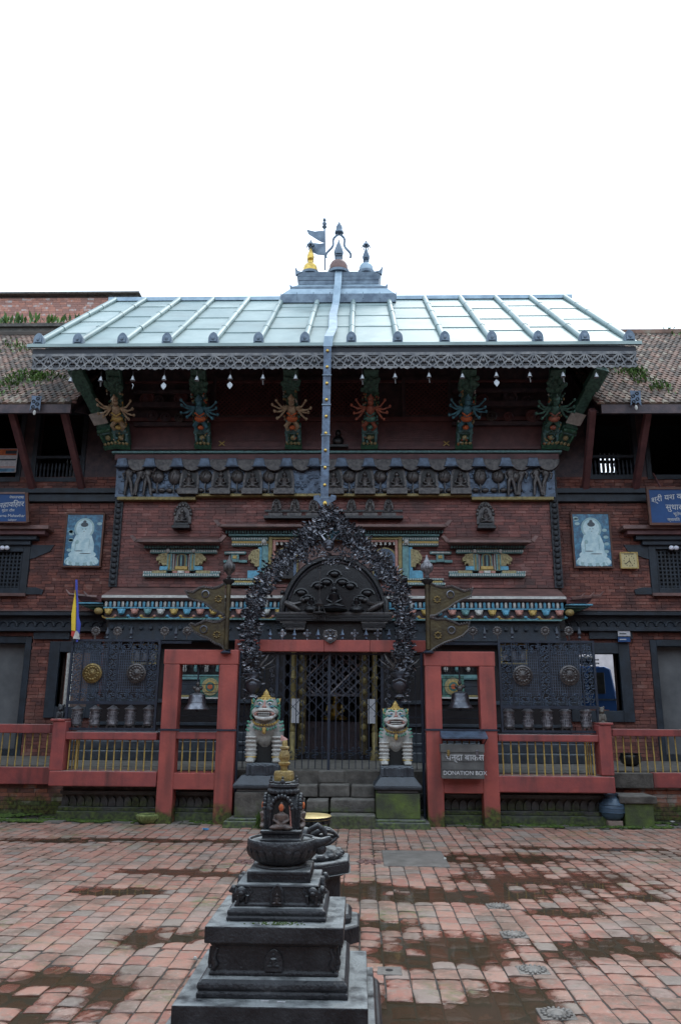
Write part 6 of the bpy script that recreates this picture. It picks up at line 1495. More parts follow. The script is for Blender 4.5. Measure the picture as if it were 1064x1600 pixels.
# ================================================================== STAIR, PEDESTALS, LIONS
stt = thing('stone_stair', (P(512, 1290, 12).x, 12.0, 0), 'worn grey stone steps leading up to the gate between the lions', 'stairs')
sx0, sx1 = P(438, 1260, 12.2).x, P(588, 1260, 12.2).x
random.seed(4)
for k, (y, z0, z1) in enumerate(((11.98, 0, .185), (12.27, .185, .37), (12.56, .37, .555), (12.8, .555, .74))):
    x = sx0
    while x < sx1 - .05:
        w = min(random.uniform(.3, .6), sx1 - x); 
        if sx1 - x - w < .15: w = sx1 - x
        j = random.uniform(-.025, .025)
        MB().box(x + .006, x + w - .006, y + j, 12.98 if k == 3 else y + .4, z0 - .05 if k == 0 else z0 + .002, z1 - .002 + random.uniform(-.012, .004), taper=.01).build('step_stone', 'stonegrey', stt, bevel=.02)
        x += w
def pedestal(L):
    if L: c = P(401, 1250, 12.1); W = .36; ys = (1299, 1290, 1243, 1237, 1231, 1217)
    else: c = P(622, 1250, 12.1); W = .35; ys = (1301, 1288, 1244, 1238, 1232, 1217)
    t = thing('lion_pedestal', (c.x, 12.1 + .35, 0), ('grey plastered' if L else 'moss covered green') + ' stone pedestal under the ' + ('left' if L else 'right') + ' lion', 'pedestal')
    Yf = 12.02; cy_ = Yf + W + .1; zf = [0, .10, .50, .56, .62, .74]
    sqb = lambda n_, r0, r1, z0, z1, m_: MB().lathe([(r0, z0), (r1, z1)], (c.x, cy_, 0), n=4, sq=True).build(n_, m_, t, bevel=.012)
    sqb('plinth_slab', W + .12, W + .10, -.02, .085, 'stonebase'); sqb('plinth_slab', W + .05, W + .04, .087, .12, 'stonebase')
    sqb('pedestal_block', W * .92, W * .92, .122, .47, 'stonegrey' if L else 'stonemoss'); sqb('neck', W * .86, W * .86, .472, .52, 'stonebase')
    sqb('cap_slab', W * .98, W * 1.02, .522, .57, 'stoneped'); sqb('cap_slab', W * 1.02, W * .72, .572, .70, 'stoneped')
    return c.x, cy_
pxl, pyl = pedestal(True); pxr, pyr = pedestal(False)
def lion(x, y, z, k, label):
    t = thing('lion_statue', (x, y, z), label, 'statue')
    T = Matrix.Translation((x, y, z)) @ Matrix.Scale(k, 4)
    b = MB(T)
    for s in (-1, 1):
        b.tube([(s * 20, -6, 3), (s * 20, -4, 18), (s * 20.5, -2, 34), (s * 19, 2, 48)], [7.6, 7.8, 8.6, 10], n=12)
        b.ell((s * 20, -11, 4), (7.5, 9, 4.5), 12, 8); b.ell((s * 19, 26, 14), (9, 17, 15), 12, 8)
        b.ell((s * 18.5, 3, 49), (11, 12, 14), 12, 8)
        for q in (-1, 0, 1): b.ell((s * 20 + q * 4.4, -17.5, 3), (2.3, 4, 3), 7, 5)
    b.ell((0, 3, 50), (20, 14, 15), 14, 10); b.ell((0, 6, 38), (15, 13, 16), 12, 8); b.ell((0, 20, 36), (19, 22, 30), 14, 10); b.ell((0, 2, 63), (14, 12, 12), 12, 8)
    b.ell((0, 0, 84), (19.5, 16, 14), 16, 12); b.ell((0, -7, 74), (21.5, 13, 11), 16, 10); b.ell((0, -13, 79), (12, 7, 6), 12, 8); b.ell((0, -8, 66), (15.5, 9, 6), 12, 8)
    b.build('body', 'statuewhite', t, remesh=.013, origin=(x, y, z))
    def pb(name, m_, fn, sm=60):
        q = MB(T); fn(q); return q.build(name, m_, t, smooth=sm)
    pb('mouth', 'lionlips', lambda q: q.ell((0, -18.5, 71.5), (16, 3.9, 4.6), 18, 8))
    pb('mouth_opening', 'black', lambda q: q.ell((0, -20.4, 71.6), (12.6, 2.8, 3.3), 18, 8))
    for s2 in (1, -1):
        for j in range(7): pb('tooth', 'white', lambda q: q.box(-8.6 + j * 2.5, -6.6 + j * 2.5, -24.2, -22.4, 71.6 + (0.9 if s2 > 0 else -2.3), 71.6 + (2.3 if s2 > 0 else -1.0)), None)
    pb('lower_lip', 'white', lambda q: (q.tube([(-16, -13, 70), (-11, -19.5, 66), (0, -22.5, 64.5), (11, -19.5, 66), (16, -13, 70)], [1.8, 2.9, 3.2, 2.9, 1.8], n=8), q.tube([(-16, -14, 73), (-10, -20.5, 77), (0, -23, 78), (10, -20.5, 77), (16, -14, 73)], [1.6, 2.2, 2.6, 2.2, 1.6], n=8)))
    pb('nose', 'lionlips', lambda q: (q.ell((0, -21.5, 82), (3.8, 2.6, 2.2), 10, 7), q.tube([(0, -15.5, 91), (0, -18, 86), (0, -20, 83)], [1, 1.4, 1.8], n=7)))
    for s in (-1, 1):
        pb('eye', 'white', lambda q: q.ell((s * 7.5, -14.8, 87), (3.6, 2.2, 2.4), 12, 8)); pb('pupil', 'signblue', lambda q: q.ell((s * 7.5, -16.7, 87), (1.4, .8, 1.4), 8, 6))
        pb('eyebrow', 'liongreen', lambda q: (q.tube([(s * 2.5, -15, 89.5), (s * 7, -14.5, 92), (s * 13, -11, 90)], [1, 1.3, .8], n=6), q.tube([(s * 12, -13, 84), (s * 17, -9, 82), (s * 20, -5, 76), (s * 19, -9, 70)], [.9, 1.3, 1.3, .9], n=6)))
        pb('whisker_patch', 'bluefig', lambda q: q.ell((s * 10.5, -15.6, 82.3), (4.4, 2, 1.5), 10, 6))
        pb('ear', 'goldpaint', lambda q: q.add([(s * 15, -2, 88), (s * 21, -4, 86), (s * 23, -1, 95), (s * 17, 0, 94), (s * 15, 3, 88), (s * 21, 2, 86), (s * 23, 1.5, 95), (s * 17, 2, 94)], [(0, 1, 2, 3), (7, 6, 5, 4), (0, 4, 5, 1), (1, 5, 6, 2), (2, 6, 7, 3), (3, 7, 4, 0)]), 60)
        pb('ear_inner', 'liongreen', lambda q: q.ell((s * 18.5, -4.2, 91.5), (2.2, 1, 3.6), 8, 6))
        pb('cheek_mane', 'liongreen', lambda q: [q.tube([(s * (20.0 - .2 * i), -6 + i * 1.6, 66 + i * 5 - 2), (s * (22.5 - .3 * i), -7 + i * 1.5, 68.5 + i * 5), (s * (20.2 - .2 * i), -9 + i * 1.5, 71 + i * 5)], [1.8, 1.6, 1.1], n=6) for i in range(5)])
        pb('shoulder_paint', 'liongreen', lambda q: [q.tube([(s * (23 - i * .5), -7.5 + i * .8, 46 + i * 6), (s * (28.2 - i), -2, 48.5 + i * 6), (s * (27 - i), 5, 46 + i * 6)], [1.3, 1.9, 1.3], n=6) for i in range(3)])
        for j in range(5): pb('leg_band', 'white', lambda q: q.tube([(s * 20.2 + 8.1 * math.cos(a), -3.6 + 8.1 * math.sin(a), 12.5 + j * 6.2) for a in [2 * math.pi * i / 12 for i in range(12)]], 1.5, n=5, closed=True))
        pb('anklet', 'goldpaint', lambda q: q.tube([(s * 20 + 8.1 * math.cos(a), -5 + 8.1 * math.sin(a), 8.6) for a in [2 * math.pi * i / 12 for i in range(12)]], 1.1, n=5, closed=True))
    def neck(q):
        for i in range(15):
            a = math.pi * (i / 14); q.ell((-19 * math.cos(a), 2 - 15.5 * math.sin(a), 62 - 7 * math.sin(a)), (2, 1.6, 2.1), 7, 5)
    pb('necklace', 'goldpaint', neck)
    def neck2(q):
        for i in range(13):
            a = math.pi * ((i + .5) / 13); q.ell((-20.5 * math.cos(a), 1 - 15.2 * math.sin(a), 57.5 - 9 * math.sin(a)), (1.7, 1.3, 2.4), 7, 5)
    pb('necklace_pendants', 'liongreen', neck2); pb('necklace_drop', 'goldpaint', lambda q: q.lathe([(1, -5), (3, -3), (2.6, 0), (3.4, 3), (2, 5)], (0, -15.5, 47), n=8))
    pb('belly_shade_panel', 'rubber', lambda q: q.prism([(-12, 0), (12, 0), (12.5, 22), (8, 36), (0, 39), (-8, 36), (-12.5, 22)], 1, 6), None)  # near-black panel added as painted shade in the hollow between the legs
    pb('crown', 'goldpaint', lambda q: (q.lathe([(14, 92), (11.5, 95.5), (7, 97)], (0, 1, 0), n=18), q.lathe([(7, 96.5), (7.2, 98.5), (4.6, 100), (4.8, 102), (3.2, 104.5), (1.2, 107), (.3, 108.5)], (0, 0, 0), n=12), [q.ell((12.8 * math.cos(i * .4488), 1 + 12.8 * math.sin(i * .4488), 94.5), 1.5, 6, 4) for i in range(14)]))
    b = MB(T); b.lathe([(1, 0), (1, 1)], (0, 0, 0), n=3) if 0 else None
    def mane(q):
        random.seed(9)
        for i in range(60):
            a = random.uniform(.0, math.pi); h = random.uniform(50, 92)
            q.ell((19 * math.cos(a) * (1 if h < 80 else .85), 5 + 15 * math.sin(a), h), (3.6, 3.4, 4), 6, 5)
    pb('back_mane', 'repousse', mane)
    return t
lb = []
for L, xx, yy, k in ((True, pxl + .05, pyl + .02, .0101), (False, pxr - .01, pyr + .02, .0088)):
    zc = .70; h = .17 if L else .15
    bs = thing('rock_base', (xx, yy, zc), 'rough blue black rock base under the ' + ('left' if L else 'right') + ' lion statue', 'base')
    b = MB(); random.seed(2)
    for i in range(26):
        b.box(xx + (-.24 + .48 * (i % 13) / 13), xx + (-.24 + .48 * (i % 13) / 13) + .05, yy - .25 - random.uniform(0, .03) + (.4 if i > 12 else 0), yy - .0 + (.25 if i > 12 else 0), zc, zc + h - .01 - random.uniform(0, .02))
    b.box(xx - .25, xx + .25, yy - .22, yy + .3, zc + h - .03, zc + h, taper=.01)
    b.build('rock_block', 'stoneped', bs, bevel=.01)
    lion(xx, yy - .0, zc + h, k, 'seated guardian lion with ' + ('white face and yellow crown left of the gate' if L else 'smaller green striped face right of the gate'))
# ---- donation box
YD = 12.14
db = thing('donation_box', P(723, 1217, YD), 'grey metal donation box with white lettering fixed to the right red frame', 'box')
x0, x1, z0, z1 = rect(690, 1163, 756, 1217, YD); xm_, zm_ = (x0 + x1) / 2, (z0 + z1) / 2
MB().box(x0, x1, YD, YF - .01, z0, z1 - .12).build('box_body', 'grey', db, bevel=.006); MB().box(x0 - .012, x1 + .012, YD - .012, YF - .01, z1 - .118, z1).build('lid', 'grey', db, bevel=.006)
MB().box(x0 + .003, x1 - .003, YD - .004, YD - .0005, z0 + .12, z0 + .127).build('seam', 'black', db); MB().box(x0 + .003, x1 - .003, YD - .004, YD - .0005, z0 + .24, z0 + .245).build('seam', 'black', db)
for xx in (x0 + .1, x1 - .1): MB().box(xx - .02, xx + .02, YD - .03, YD - .012, z1 - .17, z1 - .08).build('hasp', 'brass' if xx < xm_ else 'silver', db, bevel=.005)
text('चन्दा बाकस', .125, 'lettering', db, (xm_ + .03, YD - .004, z0 + .26)); text('DONATION BOX', .082, 'lettering', db, (xm_ + .025, YD - .004, z0 + .055))
x0, x1, z0, z1 = rect(689, 1145, 761, 1152, YD + .02); MB().add([(x0, YD - .05, z0), (x1, YD - .05, z0), (x1, YF - .01, z1 + .02), (x0, YF - .01, z1 + .02), (x0, YD - .05, z0 - .02), (x1, YD - .05, z0 - .02), (x1, YF - .01, z0), (x0, YF - .01, z0)], [(0, 1, 2, 3), (7, 6, 5, 4), (0, 4, 5, 1), (1, 5, 6, 2), (2, 6, 7, 3), (3, 7, 4, 0)]).build('rain_hood', 'repousse', db)
MB().bar((x1 - .01, YD - .04, z0), (x1 - .06, YF - .02, z0 - .16), .015, .01).build('hood_bracket', 'iron', db)
# ================================================================== WALL ITEMS
def poster(px0, py0, px1, py1, label):
    Y = 16.22; x0, x1, z0, z1 = rect(px0, py0, px1, py1, Y); t = thing('buddha_poster', ((x0 + x1) / 2, Y, z0), label, 'poster')
    MB().box(x0 + .02, x1 - .02, Y, Y + .03, z0 + .02, z1 - .02).build('print', 'postsky', t); f = MB(); frame(f, x0 - .02, x1 + .02, z0 - .02, z1 + .02, Y - .01, Y + .06, .035); f.build('frame', 'signframe', t)
    cx_ = (x0 + x1) / 2; W, H = x1 - x0, z1 - z0
    def el(u, v, a, b_, m_, k, n=24, c=None):
        MB().prism([(cx_ + u * W + a * W * math.cos(q), z0 + v * H + b_ * H * math.sin(q)) for q in [2 * math.pi * i / n for i in range(n)]], Y - .0015 * k, Y - .0015 * k + .001).build(c or 'figure_print', m_, t)
    random.seed(int(px0))
    for _ in range(7): el(random.choice([-.36, .36]) + random.uniform(-.05, .05), random.uniform(.25, .92), .07, .03, 'posthalo', 1, 10, 'cloud_print')
    el(0, .72, .27, .2, 'posthalo', 2, c='halo_print'); el(0, .72, .22, .165, 'postfig', 2.6, c='halo_print')
    for k in range(13): a = math.pi * k / 12; el(-.40 * math.cos(a), .09 - .035 * math.sin(a), .06, .05, 'posthalo' if k % 2 else 'postfig', 3 + .1 * k, 10, 'petal_print')
    el(0, .14, .42, .07, 'postfig', 5); el(0, .22, .37, .09, 'postfig', 5.5)
    MB().prism([(cx_ + u * W, z0 + v * H) for u, v in ((-.3, .2), (.3, .2), (.3, .42), (.22, .58), (.08, .62), (-.08, .62), (-.22, .58), (-.3, .42))], Y - .0095, Y - .0085).build('robe_print', 'postfig', t)
    el(0, .70, .105, .095, 'postfig', 7); el(0, .79, .10, .045, 'postdark', 7.4, c='hair_print'); el(0, .845, .045, .03, 'postdark', 7.6, c='hair_print')
    for u, v, a, b_ in ((-.2, .38, .012, .09), (.17, .42, .01, .1), (-.1, .29, .12, .008), (.08, .24, .16, .008), (-.04, .705, .02, .006), (.04, .705, .02, .006), (0, .66, .02, .005), (-.16, .46, .05, .04)): el(u, v, a, b_, 'posthalo' if b_ > .03 else 'postdark', 8, 10, 'line_print')
poster(102, 803, 160, 885, 'framed light blue print of a seated Buddha left of the temple brickwork'); poster(895, 802, 954, 886, 'framed light blue print of a seated Buddha beside the square clock')
Y = 16.2; x0, x1, z0, z1 = rect(969, 863, 996, 888, Y); ck = thing('wall_clock', ((x0 + x1) / 2, Y, z0), 'square cream wall clock with black hands on the right brick wall', 'clock')
MB().box(x0, x1, Y, Y + .07, z0, z1).build('clock_case', 'clock', ck, bevel=.01); f = MB(); frame(f, x0 - .005, x1 + .005, z0 - .005, z1 + .005, Y - .012, Y - .001, .022); f.build('clock_rim', 'goldpaint', ck)
cx_, cz = (x0 + x1) / 2, (z0 + z1) / 2 - .01
for k in range(12): a = k * math.pi / 6; MB().box(cx_ + .11 * math.sin(a) - .007, cx_ + .11 * math.sin(a) + .007, Y - .004, Y - .001, cz + .11 * math.cos(a) - .012, cz + .11 * math.cos(a) + .012).build('hour_mark', 'black', ck)
for n_, a, l in (('hour_hand', math.pi * .83, .07), ('minute_hand', math.pi * 1.27, .115), ('second_hand', 0.05, .06)): MB().bar((cx_, Y - .008, cz), (cx_ + l * math.sin(a), Y - .008, cz + l * math.cos(a)), .012 if n_ != 'second_hand' else .005, .004).build(n_, 'black', ck)
MB().box(cx_ - .1, cx_ + .1, Y - .004, Y - .001, z1 - .045, z1 - .03).build('clock_print', 'black', ck)
# sign boards leaning out from the wall
Ys = 15.85
x0, x1, z0, z1 = rect(1015, 765, 1130, 817, Ys); sb = thing('blue_sign', ((x0 + x1) / 2, Ys, z0), 'blue sign board with white Devanagari lettering cut off by the right edge', 'sign')
MB().box(x0, x1, Ys, Ys + .03, z0, z1).build('board', 'signblue', sb); f = MB(); frame(f, x0 - .05, x1 + .05, z0 - .05, z1 + .05, Ys - .02, Ys + .04, .05); f.build('frame', 'signframe', sb)
cx_ = (x0 + x1) / 2
text('श्री यश वर्ण महाविहार', .17, 'lettering', sb, (cx_ + .0, Ys - .006, z1 - .20), bend=.18); text('सुधार समिति', .17, 'lettering', sb, (cx_ - .05, Ys - .006, z0 + .28)); text('भूतेचा', .09, 'lettering', sb, (cx_ - .2, Ys - .006, z0 + .16)); text('स्थापित २०४७', .085, 'lettering', sb, (cx_ - .2, Ys - .006, z0 + .04))
for xx in (x0 + .3, x1 - .3): MB().bar((xx, Ys + .05, z1), (xx, YH, z1 + .5), .03, .03).build('sign_stay', 'rwood', sb)
x0, x1, z0, z1 = rect(-70, 772, 40, 815, Ys); sb = thing('blue_sign', ((x0 + x1) / 2, Ys, z0), 'dark blue slanted sign board with faded lettering at the left edge', 'sign')
MB().prism([(x0, z0), (x1 + .07, z0), (x1 - .03, z1), (x0, z1)], Ys, Ys + .03).build('board', 'signblue', sb)
b = MB(); b.bar((x1 + .1, Ys, z0 - .02), (x1 - .0, Ys, z1 + .02), .06, .06); b.build('frame_side', 'signframe', sb); MB().box(x0, x1 - .03, Ys - .02, Ys + .04, z1, z1 + .04).build('frame_top', 'ledge', sb); MB().box(x0, x1 + .1, Ys - .02, Ys + .04, z0 - .03, z0 - .001).build('frame_bottom', 'signframe', sb)
text('नेपालभाषा', .08, 'lettering', sb, (x1 - .05, Ys - .006, z1 - .1), align='RIGHT'); text('श्री महाविहार', .16, 'lettering', sb, (x1 - .03, Ys - .006, z1 - .27), align='RIGHT', bend=.15); text('गुइतः टोल', .075, 'lettering', sb, (x1 - .22, Ys - .006, z0 + .22), align='RIGHT'); text('Yashovarna Mahavihar', .09, 'lettering', sb, (x1 + .02, Ys - .006, z0 + .1), align='RIGHT'); text('Lalitpur', .06, 'lettering', sb, (x1 - .15, Ys - .006, z0 + .02), align='RIGHT')
x0, x1, z0, z1 = rect(-6, 701, 27, 738, 16.15); nt = thing('notice_poster', ((x0 + x1) / 2, 16.15, z0), 'colourful printed notice on the dark gallery at the left edge', 'poster')
MB().box(x0, x1, 16.15, 16.16, z0, z1).build('sheet', 'paper', nt); 
for k, (m_, a, c) in enumerate((('orange', .72, .98), ('postdark', .78, .92), ('postsky', .02, .16), ('postdark', .5, .56), ('pink', .2, .24))): MB().box(x0 + .02 + (.18 if k == 1 else 0), x1 - .02, 16.15 - .002 * (k + 1), 16.149 - .001 * k, z0 + (z1 - z0) * a, z0 + (z1 - z0) * c).build('printed_band', m_, nt)
for a, b_, m_, lab in ((986, 994, 'paper', 'white house number plate at the right passage'), (995.5, 1003, 'signblue', 'small blue name plate below the white plate at the passage')):
    x0, x1, z0, z1 = rect(965, a, 984, b_, 16.15); t = thing('number_plate', ((x0 + x1) / 2, 16.15, z0), lab, 'plate'); MB().box(x0, x1, 16.15, 16.17, z0, z1).build('plate', m_, t); MB().box(x0 + .03, x1 - .08, 16.146, 16.149, z0 + .04, z0 + .06).build('print', 'postdark' if m_ == 'paper' else 'lettering', t)
# cloth flag on a cane pole
p = P(120, 1000, 12.45); ft = thing('cloth_flag', p, 'limp prayer flag of yellow, blue and red strips on a thin pole', 'flag')
MB().tube([P(121, 1003, 12.45), P(120, 906, 12.45)], .018, n=6).build('pole', 'flagblue', ft)
for m_, pl in (('flagyellow', [(119, 922), (116, 940), (113, 960), (113, 985), (119, 986), (120, 950)]), ('flagblue', [(121, 912), (123, 940), (124, 965), (127, 975), (125, 990), (121, 985)]), ('flagred', [(113, 985), (112, 993), (116, 997), (120, 987)]), ('white', [(119, 986), (115, 998), (125, 999), (124, 985)])):
    w = [P(a, b_, 12.43) for a, b_ in pl]; b = MB(); b.prism([(v.x, v.z) for v in w], 12.425 - random.uniform(0, .02), 12.435); b.build('cloth_strip', m_, ft)
# ================================================================== THINGS ON THE LEDGE AND GROUND
def figurine(px, py, label, k=1.0, Y=12.55):
    p = P(px, py, Y); t = thing('stone_figurine', p, label, 'figurine'); b = MB(); b.box(p.x - .07, p.x + .07, Y - .06, Y + .06, p.z, p.z + .03)
    b.ell(p + Vector((0, 0, .09)), (.065, .055, .07)); b.ell(p + Vector((0, -.01, .19)), (.05, .045, .055)); b.ell(p + Vector((0, -.05, .17)), (.025, .025, .02))
    for s in (-1, 1): b.ell(p + Vector((s * .04, 0, .235)), (.018, .012, .025)); b.tube([p + Vector((s * .04, -.04, .13)), p + Vector((s * .045, -.06, .03))], .018, n=6)
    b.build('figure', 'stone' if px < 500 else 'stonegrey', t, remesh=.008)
figurine(940, 1130, 'small weathered stone animal sitting on the right railing post'); figurine(95, 1126, 'small dark stone animal sitting on the left railing post')
p = G(231, 1286, 0); p.z = 0; t = thing('planter_bowl', p, 'low fluted mossy planter bowl on the ground by the left frame', 'planter')
MB().lathe([(.08, 0), (.12, .02), (.165, .08), (.17, .12), (.15, .13), (.13, .1)], p, n=26).build('bowl', 'mosaic', t, smooth=50)
for k in range(22): a = k * .2856; MB().tube([p + Vector((.10 * math.cos(a), .10 * math.sin(a), .01)), p + Vector((.165 * math.cos(a), .165 * math.sin(a), .075)), p + Vector((.172 * math.cos(a), .172 * math.sin(a), .115))], .011, n=5).build('flute', 'mosaic', t, smooth=60)
MB().lathe([(.145, .095), (.08, .115), (.01, .12)], p, n=16).build('soil', 'mossmat', t, smooth=80)
p = P(957, 1278, 12.62); p.z = .09; t = thing('water_pot', p, 'round blue plastic water pot on a brick beside the stone block', 'pot')
MB().lathe([(.10, 0), (.15, .04), (.19, .13), (.185, .22), (.13, .30), (.09, .32), (.09, .35), (.12, .37), (.10, .37), (.08, .33)], p, n=24).build('pot_body', 'bluepot', t, smooth=50)
for z in (.1, .16, .21): MB().lathe([(.185, z), (.194, z + .008), (.185, z + .016)], p, n=24).build('pot_rib', 'bluepot', t, smooth=50)
MB().box(p.x - .11, p.x + .11, 12.5, 12.7, .005, .085).build('loose_brick', 'paver', bevel=.008, label='single red brick lying under the blue pot', cat='brick')
x0, x1, z0, z1 = rect(971, 1240, 1025, 1283, 12.5); t = thing('stone_block', ((x0 + x1) / 2, 12.5, 0), 'square mossy stone block with projecting cap by the right railing', 'block')
MB().box(x0 + .04, x1 - .04, 12.5, 12.95, 0, .33).build('block', 'stonemoss', t, bevel=.012); MB().box(x0 - .04, x1 + .01, 12.46, 13.0, .332, .44).build('cap', 'stonegrey', t, bevel=.015)
def crumple(px, py, m_, label, s=.06):
    p = G(px, py, .01); random.seed(int(px)); b = MB()
    for k in range(7):
        a = [Vector((random.uniform(-s, s), random.uniform(-s * .6, s * .6), random.uniform(0, s * .45))) + p for _ in range(3)]; b.add(a, [(0, 1, 2)])
    b.ell(p + Vector((0, 0, .01)), (s * .7, s * .4, .014), 7, 4); b.build('litter', m_, label=label, cat='litter')
crumple(322, 1297, 'litter', 'crumpled bright blue plastic wrapper in front of the left frame'); crumple(1050, 1285, 'white', 'crumpled white plastic scrap near the right wall', .05)
crumple(695, 1343, 'white', 'tiny white paper scrap on the paving right of the flat slab', .025); crumple(305, 1500, 'white', 'tiny white paper scrap on the wet paving left of the shrine', .02)
# carved lotus stones let into the paving
for i, (px, py) in enumerate(((778, 1416), (803, 1460), (832, 1516), (869, 1583))):
    p = G(px, py); z = gh(p.x, p.y); z = max(z, -.006) + .002; r = .088
    t = thing('lotus_stone', (p.x, p.y, z), ['farthest and faintest', 'second farthest', 'third', 'nearest'][i] + ' carved lotus stone in the diagonal row on the right paving', 'carved stone', 'carved lotus stones set in the paving')
    MB().box(p.x - .1, p.x + .1, p.y - .085, p.y + .085, z - .03, z + .003).build('base_stone', 'slab', t, bevel=.006)
    MB().lathe([(r * .7, .0), (r * .6, .011), (r * .45, .006), (r * .3, .014), (.01, .018)], (p.x, p.y, z), n=16).build('lotus_centre', 'slab', t, smooth=40)
    for k in range(16): a = k * .3927; MB().ell((p.x + r * .82 * math.cos(a), p.y + r * .82 * math.sin(a), z + .006), (r * .2, r * .13, .009), 6, 5, rot=Euler((0, 0, a))).build('petal', 'slab', t, smooth=60)
x = G(608, 1517); t = thing('drain_stone', (x.x, x.y, 0), 'small square grey stone with a dark hole beside the shrine', 'drain')
MB().box(x.x - .08, x.x + .08, x.y - .08, x.y + .08, -.03, .004).build('stone', 'slab', t, bevel=.006); MB().lathe([(.025, .0045), (.025, .006)], (x.x, x.y, 0), n=10).build('hole', 'black', t)
a, b_ = G(600, 1354), G(697, 1331); MB().box(a.x, b_.x - .06, a.y, b_.y, -.03, .012).build('flat_slab', 'slab', bevel=.008, label='flat rectangular grey stone slab laid on the paving before the steps', cat='slab')
for px in (387, 578):
    p = G(px, 1347); t = thing('lotus_stone', (p.x, p.y, 0), 'worn pale lotus carving in the paving ' + ('left' if px < 500 else 'right') + ' of the mandala pedestal', 'carved stone')
    for k in range(10): a = k * .628; MB().ell((p.x + .11 * math.cos(a), p.y + .11 * math.sin(a), .004), (.05, .025, .008), 6, 5, rot=Euler((0, 0, a))).build('petal', 'ledge', t, smooth=60)
    MB().ell((p.x, p.y, .004), (.05, .05, .01), 10, 5).build('lotus_centre', 'ledge', t, smooth=60)
pw_ = G(408, 1297); weeds('pedestal_weed', [(P(408, 1290, 11.95).x, 11.95, 0, .05, .02, 26)], 'small green weed at the foot of the left lion pedestal', sz=.14, up=1.5)
p = P(985, 1190, 14.6); t = thing('clay_bowl', (p.x, 14.6, FLOOR), 'dark round bowl on the terrace behind the right railing', 'bowl'); MB().lathe([(.08, 0), (.16, .05), (.2, .14), (.17, .2), (.2, .22), (.16, .21)], (p.x, 14.6, FLOOR), n=18).build('bowl', 'bwood', t, smooth=50)
# street, van and posts behind the passages
MB().box(3.0, 20, 21.1, 34, -.1, .9).build('street', 'stonegrey', kind='structure')
van = thing('blue_van', (P(962, 1100, 22).x - 1.9, 22, .9), 'blue van parked in the street seen through the right passage', 'van')
xr = P(962, 1060, 22).x; xl = xr - 3.9; zb = .9
b = MB(); b.profx([(0, 0), (0, 0)], 0, 0) if 0 else None
pr = [(xl, zb + .35), (xr, zb + .35), (xr + .02, zb + .8), (xr - .02, zb + 1.3), (xr - .12, zb + 1.95), (xr - .3, zb + 2.02), (xl + .9, zb + 2.02), (xl + .35, zb + 1.3), (xl + .02, zb + 1.1)]
MB().prism(pr, 22, 23.6).build('body', 'vanblue', van, bevel=.05)
for a, b2 in ((xr - .75, xr - .32), (xr - 1.5, xr - .85), (xr - 2.3, xr - 1.6)): MB().box(a, b2, 21.985, 21.999, zb + 1.28, zb + 1.85).build('window', 'glass', van, bevel=.01)
MB().box(xl + .05, xr - .02, 21.985, 21.999, zb + 1.1, zb + 1.15).build('stripe', 'repousse', van); MB().box(xl + .05, xr - .02, 21.985, 21.999, zb + .48, zb + .52).build('stripe', 'lettering', van); MB().prism([(xr - 1.2, zb + .72), (xr - .3, zb + .78), (xr - .25, zb + .86), (xr - .8, zb + .88), (xr - 1.1, zb + .82)], 21.985, 21.999).build('decal', 'pink', van)
for xx in (xr - .75, xl + .8):
    w = MB(Matrix.Translation((xx, 22.1, zb + .33)) @ Matrix.Rotation(math.pi / 2, 4, 'X')); w.lathe([(.33, -.1), (.34, 0), (.33, .13)], n=20); wh = w.build('wheel', 'rubber', van, smooth=40); w = MB(Matrix.Translation((xx, 21.96, zb + .33)) @ Matrix.Rotation(math.pi / 2, 4, 'X')); w.lathe([(.18, 0), (.17, .02), (.05, .03)], n=14); w.build('rim', 'silver', wh)
rk = MB(); 
for z in (.06, .16): frame(rk, xl + 1, xr - .4, zb + 2.02 + z, zb + 2.06 + z, 22.1, 22.14, .015); rk.box(xl + 1, xr - .4, 23.4, 23.44, zb + 2.02 + z, zb + 2.05 + z)
for k in range(6): rk.box(xl + 1.1 + k * .42, xl + 1.13 + k * .42, 22.1, 23.44, zb + 2.03, zb + 2.06)
rk.build('roof_rack', 'black', van); b = MB(); b.ell((xr - .6, 22.6, zb + 2.2), (.25, .3, .14)); b.ell((xr - 1.1, 22.7, zb + 2.18), (.3, .3, .12)); b.build('rack_load', 'rubber', van, smooth=60)
for px, m_, lab in ((93, 'pink', 'pale pink post standing behind the left passage'), (102, 'white', 'white rounded post standing behind the left passage')):
    p = P(px, 1110, 24.5); MB().tube([(p.x, 24.5, -.1), (p.x + .02, 24.5, 2.2), (p.x, 24.5, 5.2)], [.09, .10, .09], n=12).build('post', m_, smooth=60, label=lab, cat='post')
# ================================================================== FOREGROUND SHRINE (chaitya)
g0 = G(422.5, 1573, .25); scx = g0.x - .004; scy = g0.y + .465
sh_ = thing('stone_chaitya', (scx, scy, 0), 'black carved stone votive shrine in the foreground, tiered base, small Buddha niche and gilt spire', 'shrine')
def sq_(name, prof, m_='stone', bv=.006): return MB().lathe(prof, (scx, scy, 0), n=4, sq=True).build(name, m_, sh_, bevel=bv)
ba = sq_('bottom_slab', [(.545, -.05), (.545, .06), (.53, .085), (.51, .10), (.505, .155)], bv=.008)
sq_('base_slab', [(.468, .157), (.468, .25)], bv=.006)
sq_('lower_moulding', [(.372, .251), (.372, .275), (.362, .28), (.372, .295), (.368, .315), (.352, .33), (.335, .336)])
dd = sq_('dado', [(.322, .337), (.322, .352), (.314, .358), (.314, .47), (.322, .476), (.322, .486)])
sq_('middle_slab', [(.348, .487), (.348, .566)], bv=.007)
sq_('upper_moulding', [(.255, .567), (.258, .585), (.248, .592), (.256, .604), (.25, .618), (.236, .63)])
ub = sq_('carved_block', [(.222, .631), (.222, .642), (.214, .648), (.214, .72), (.22, .725), (.212, .735)])
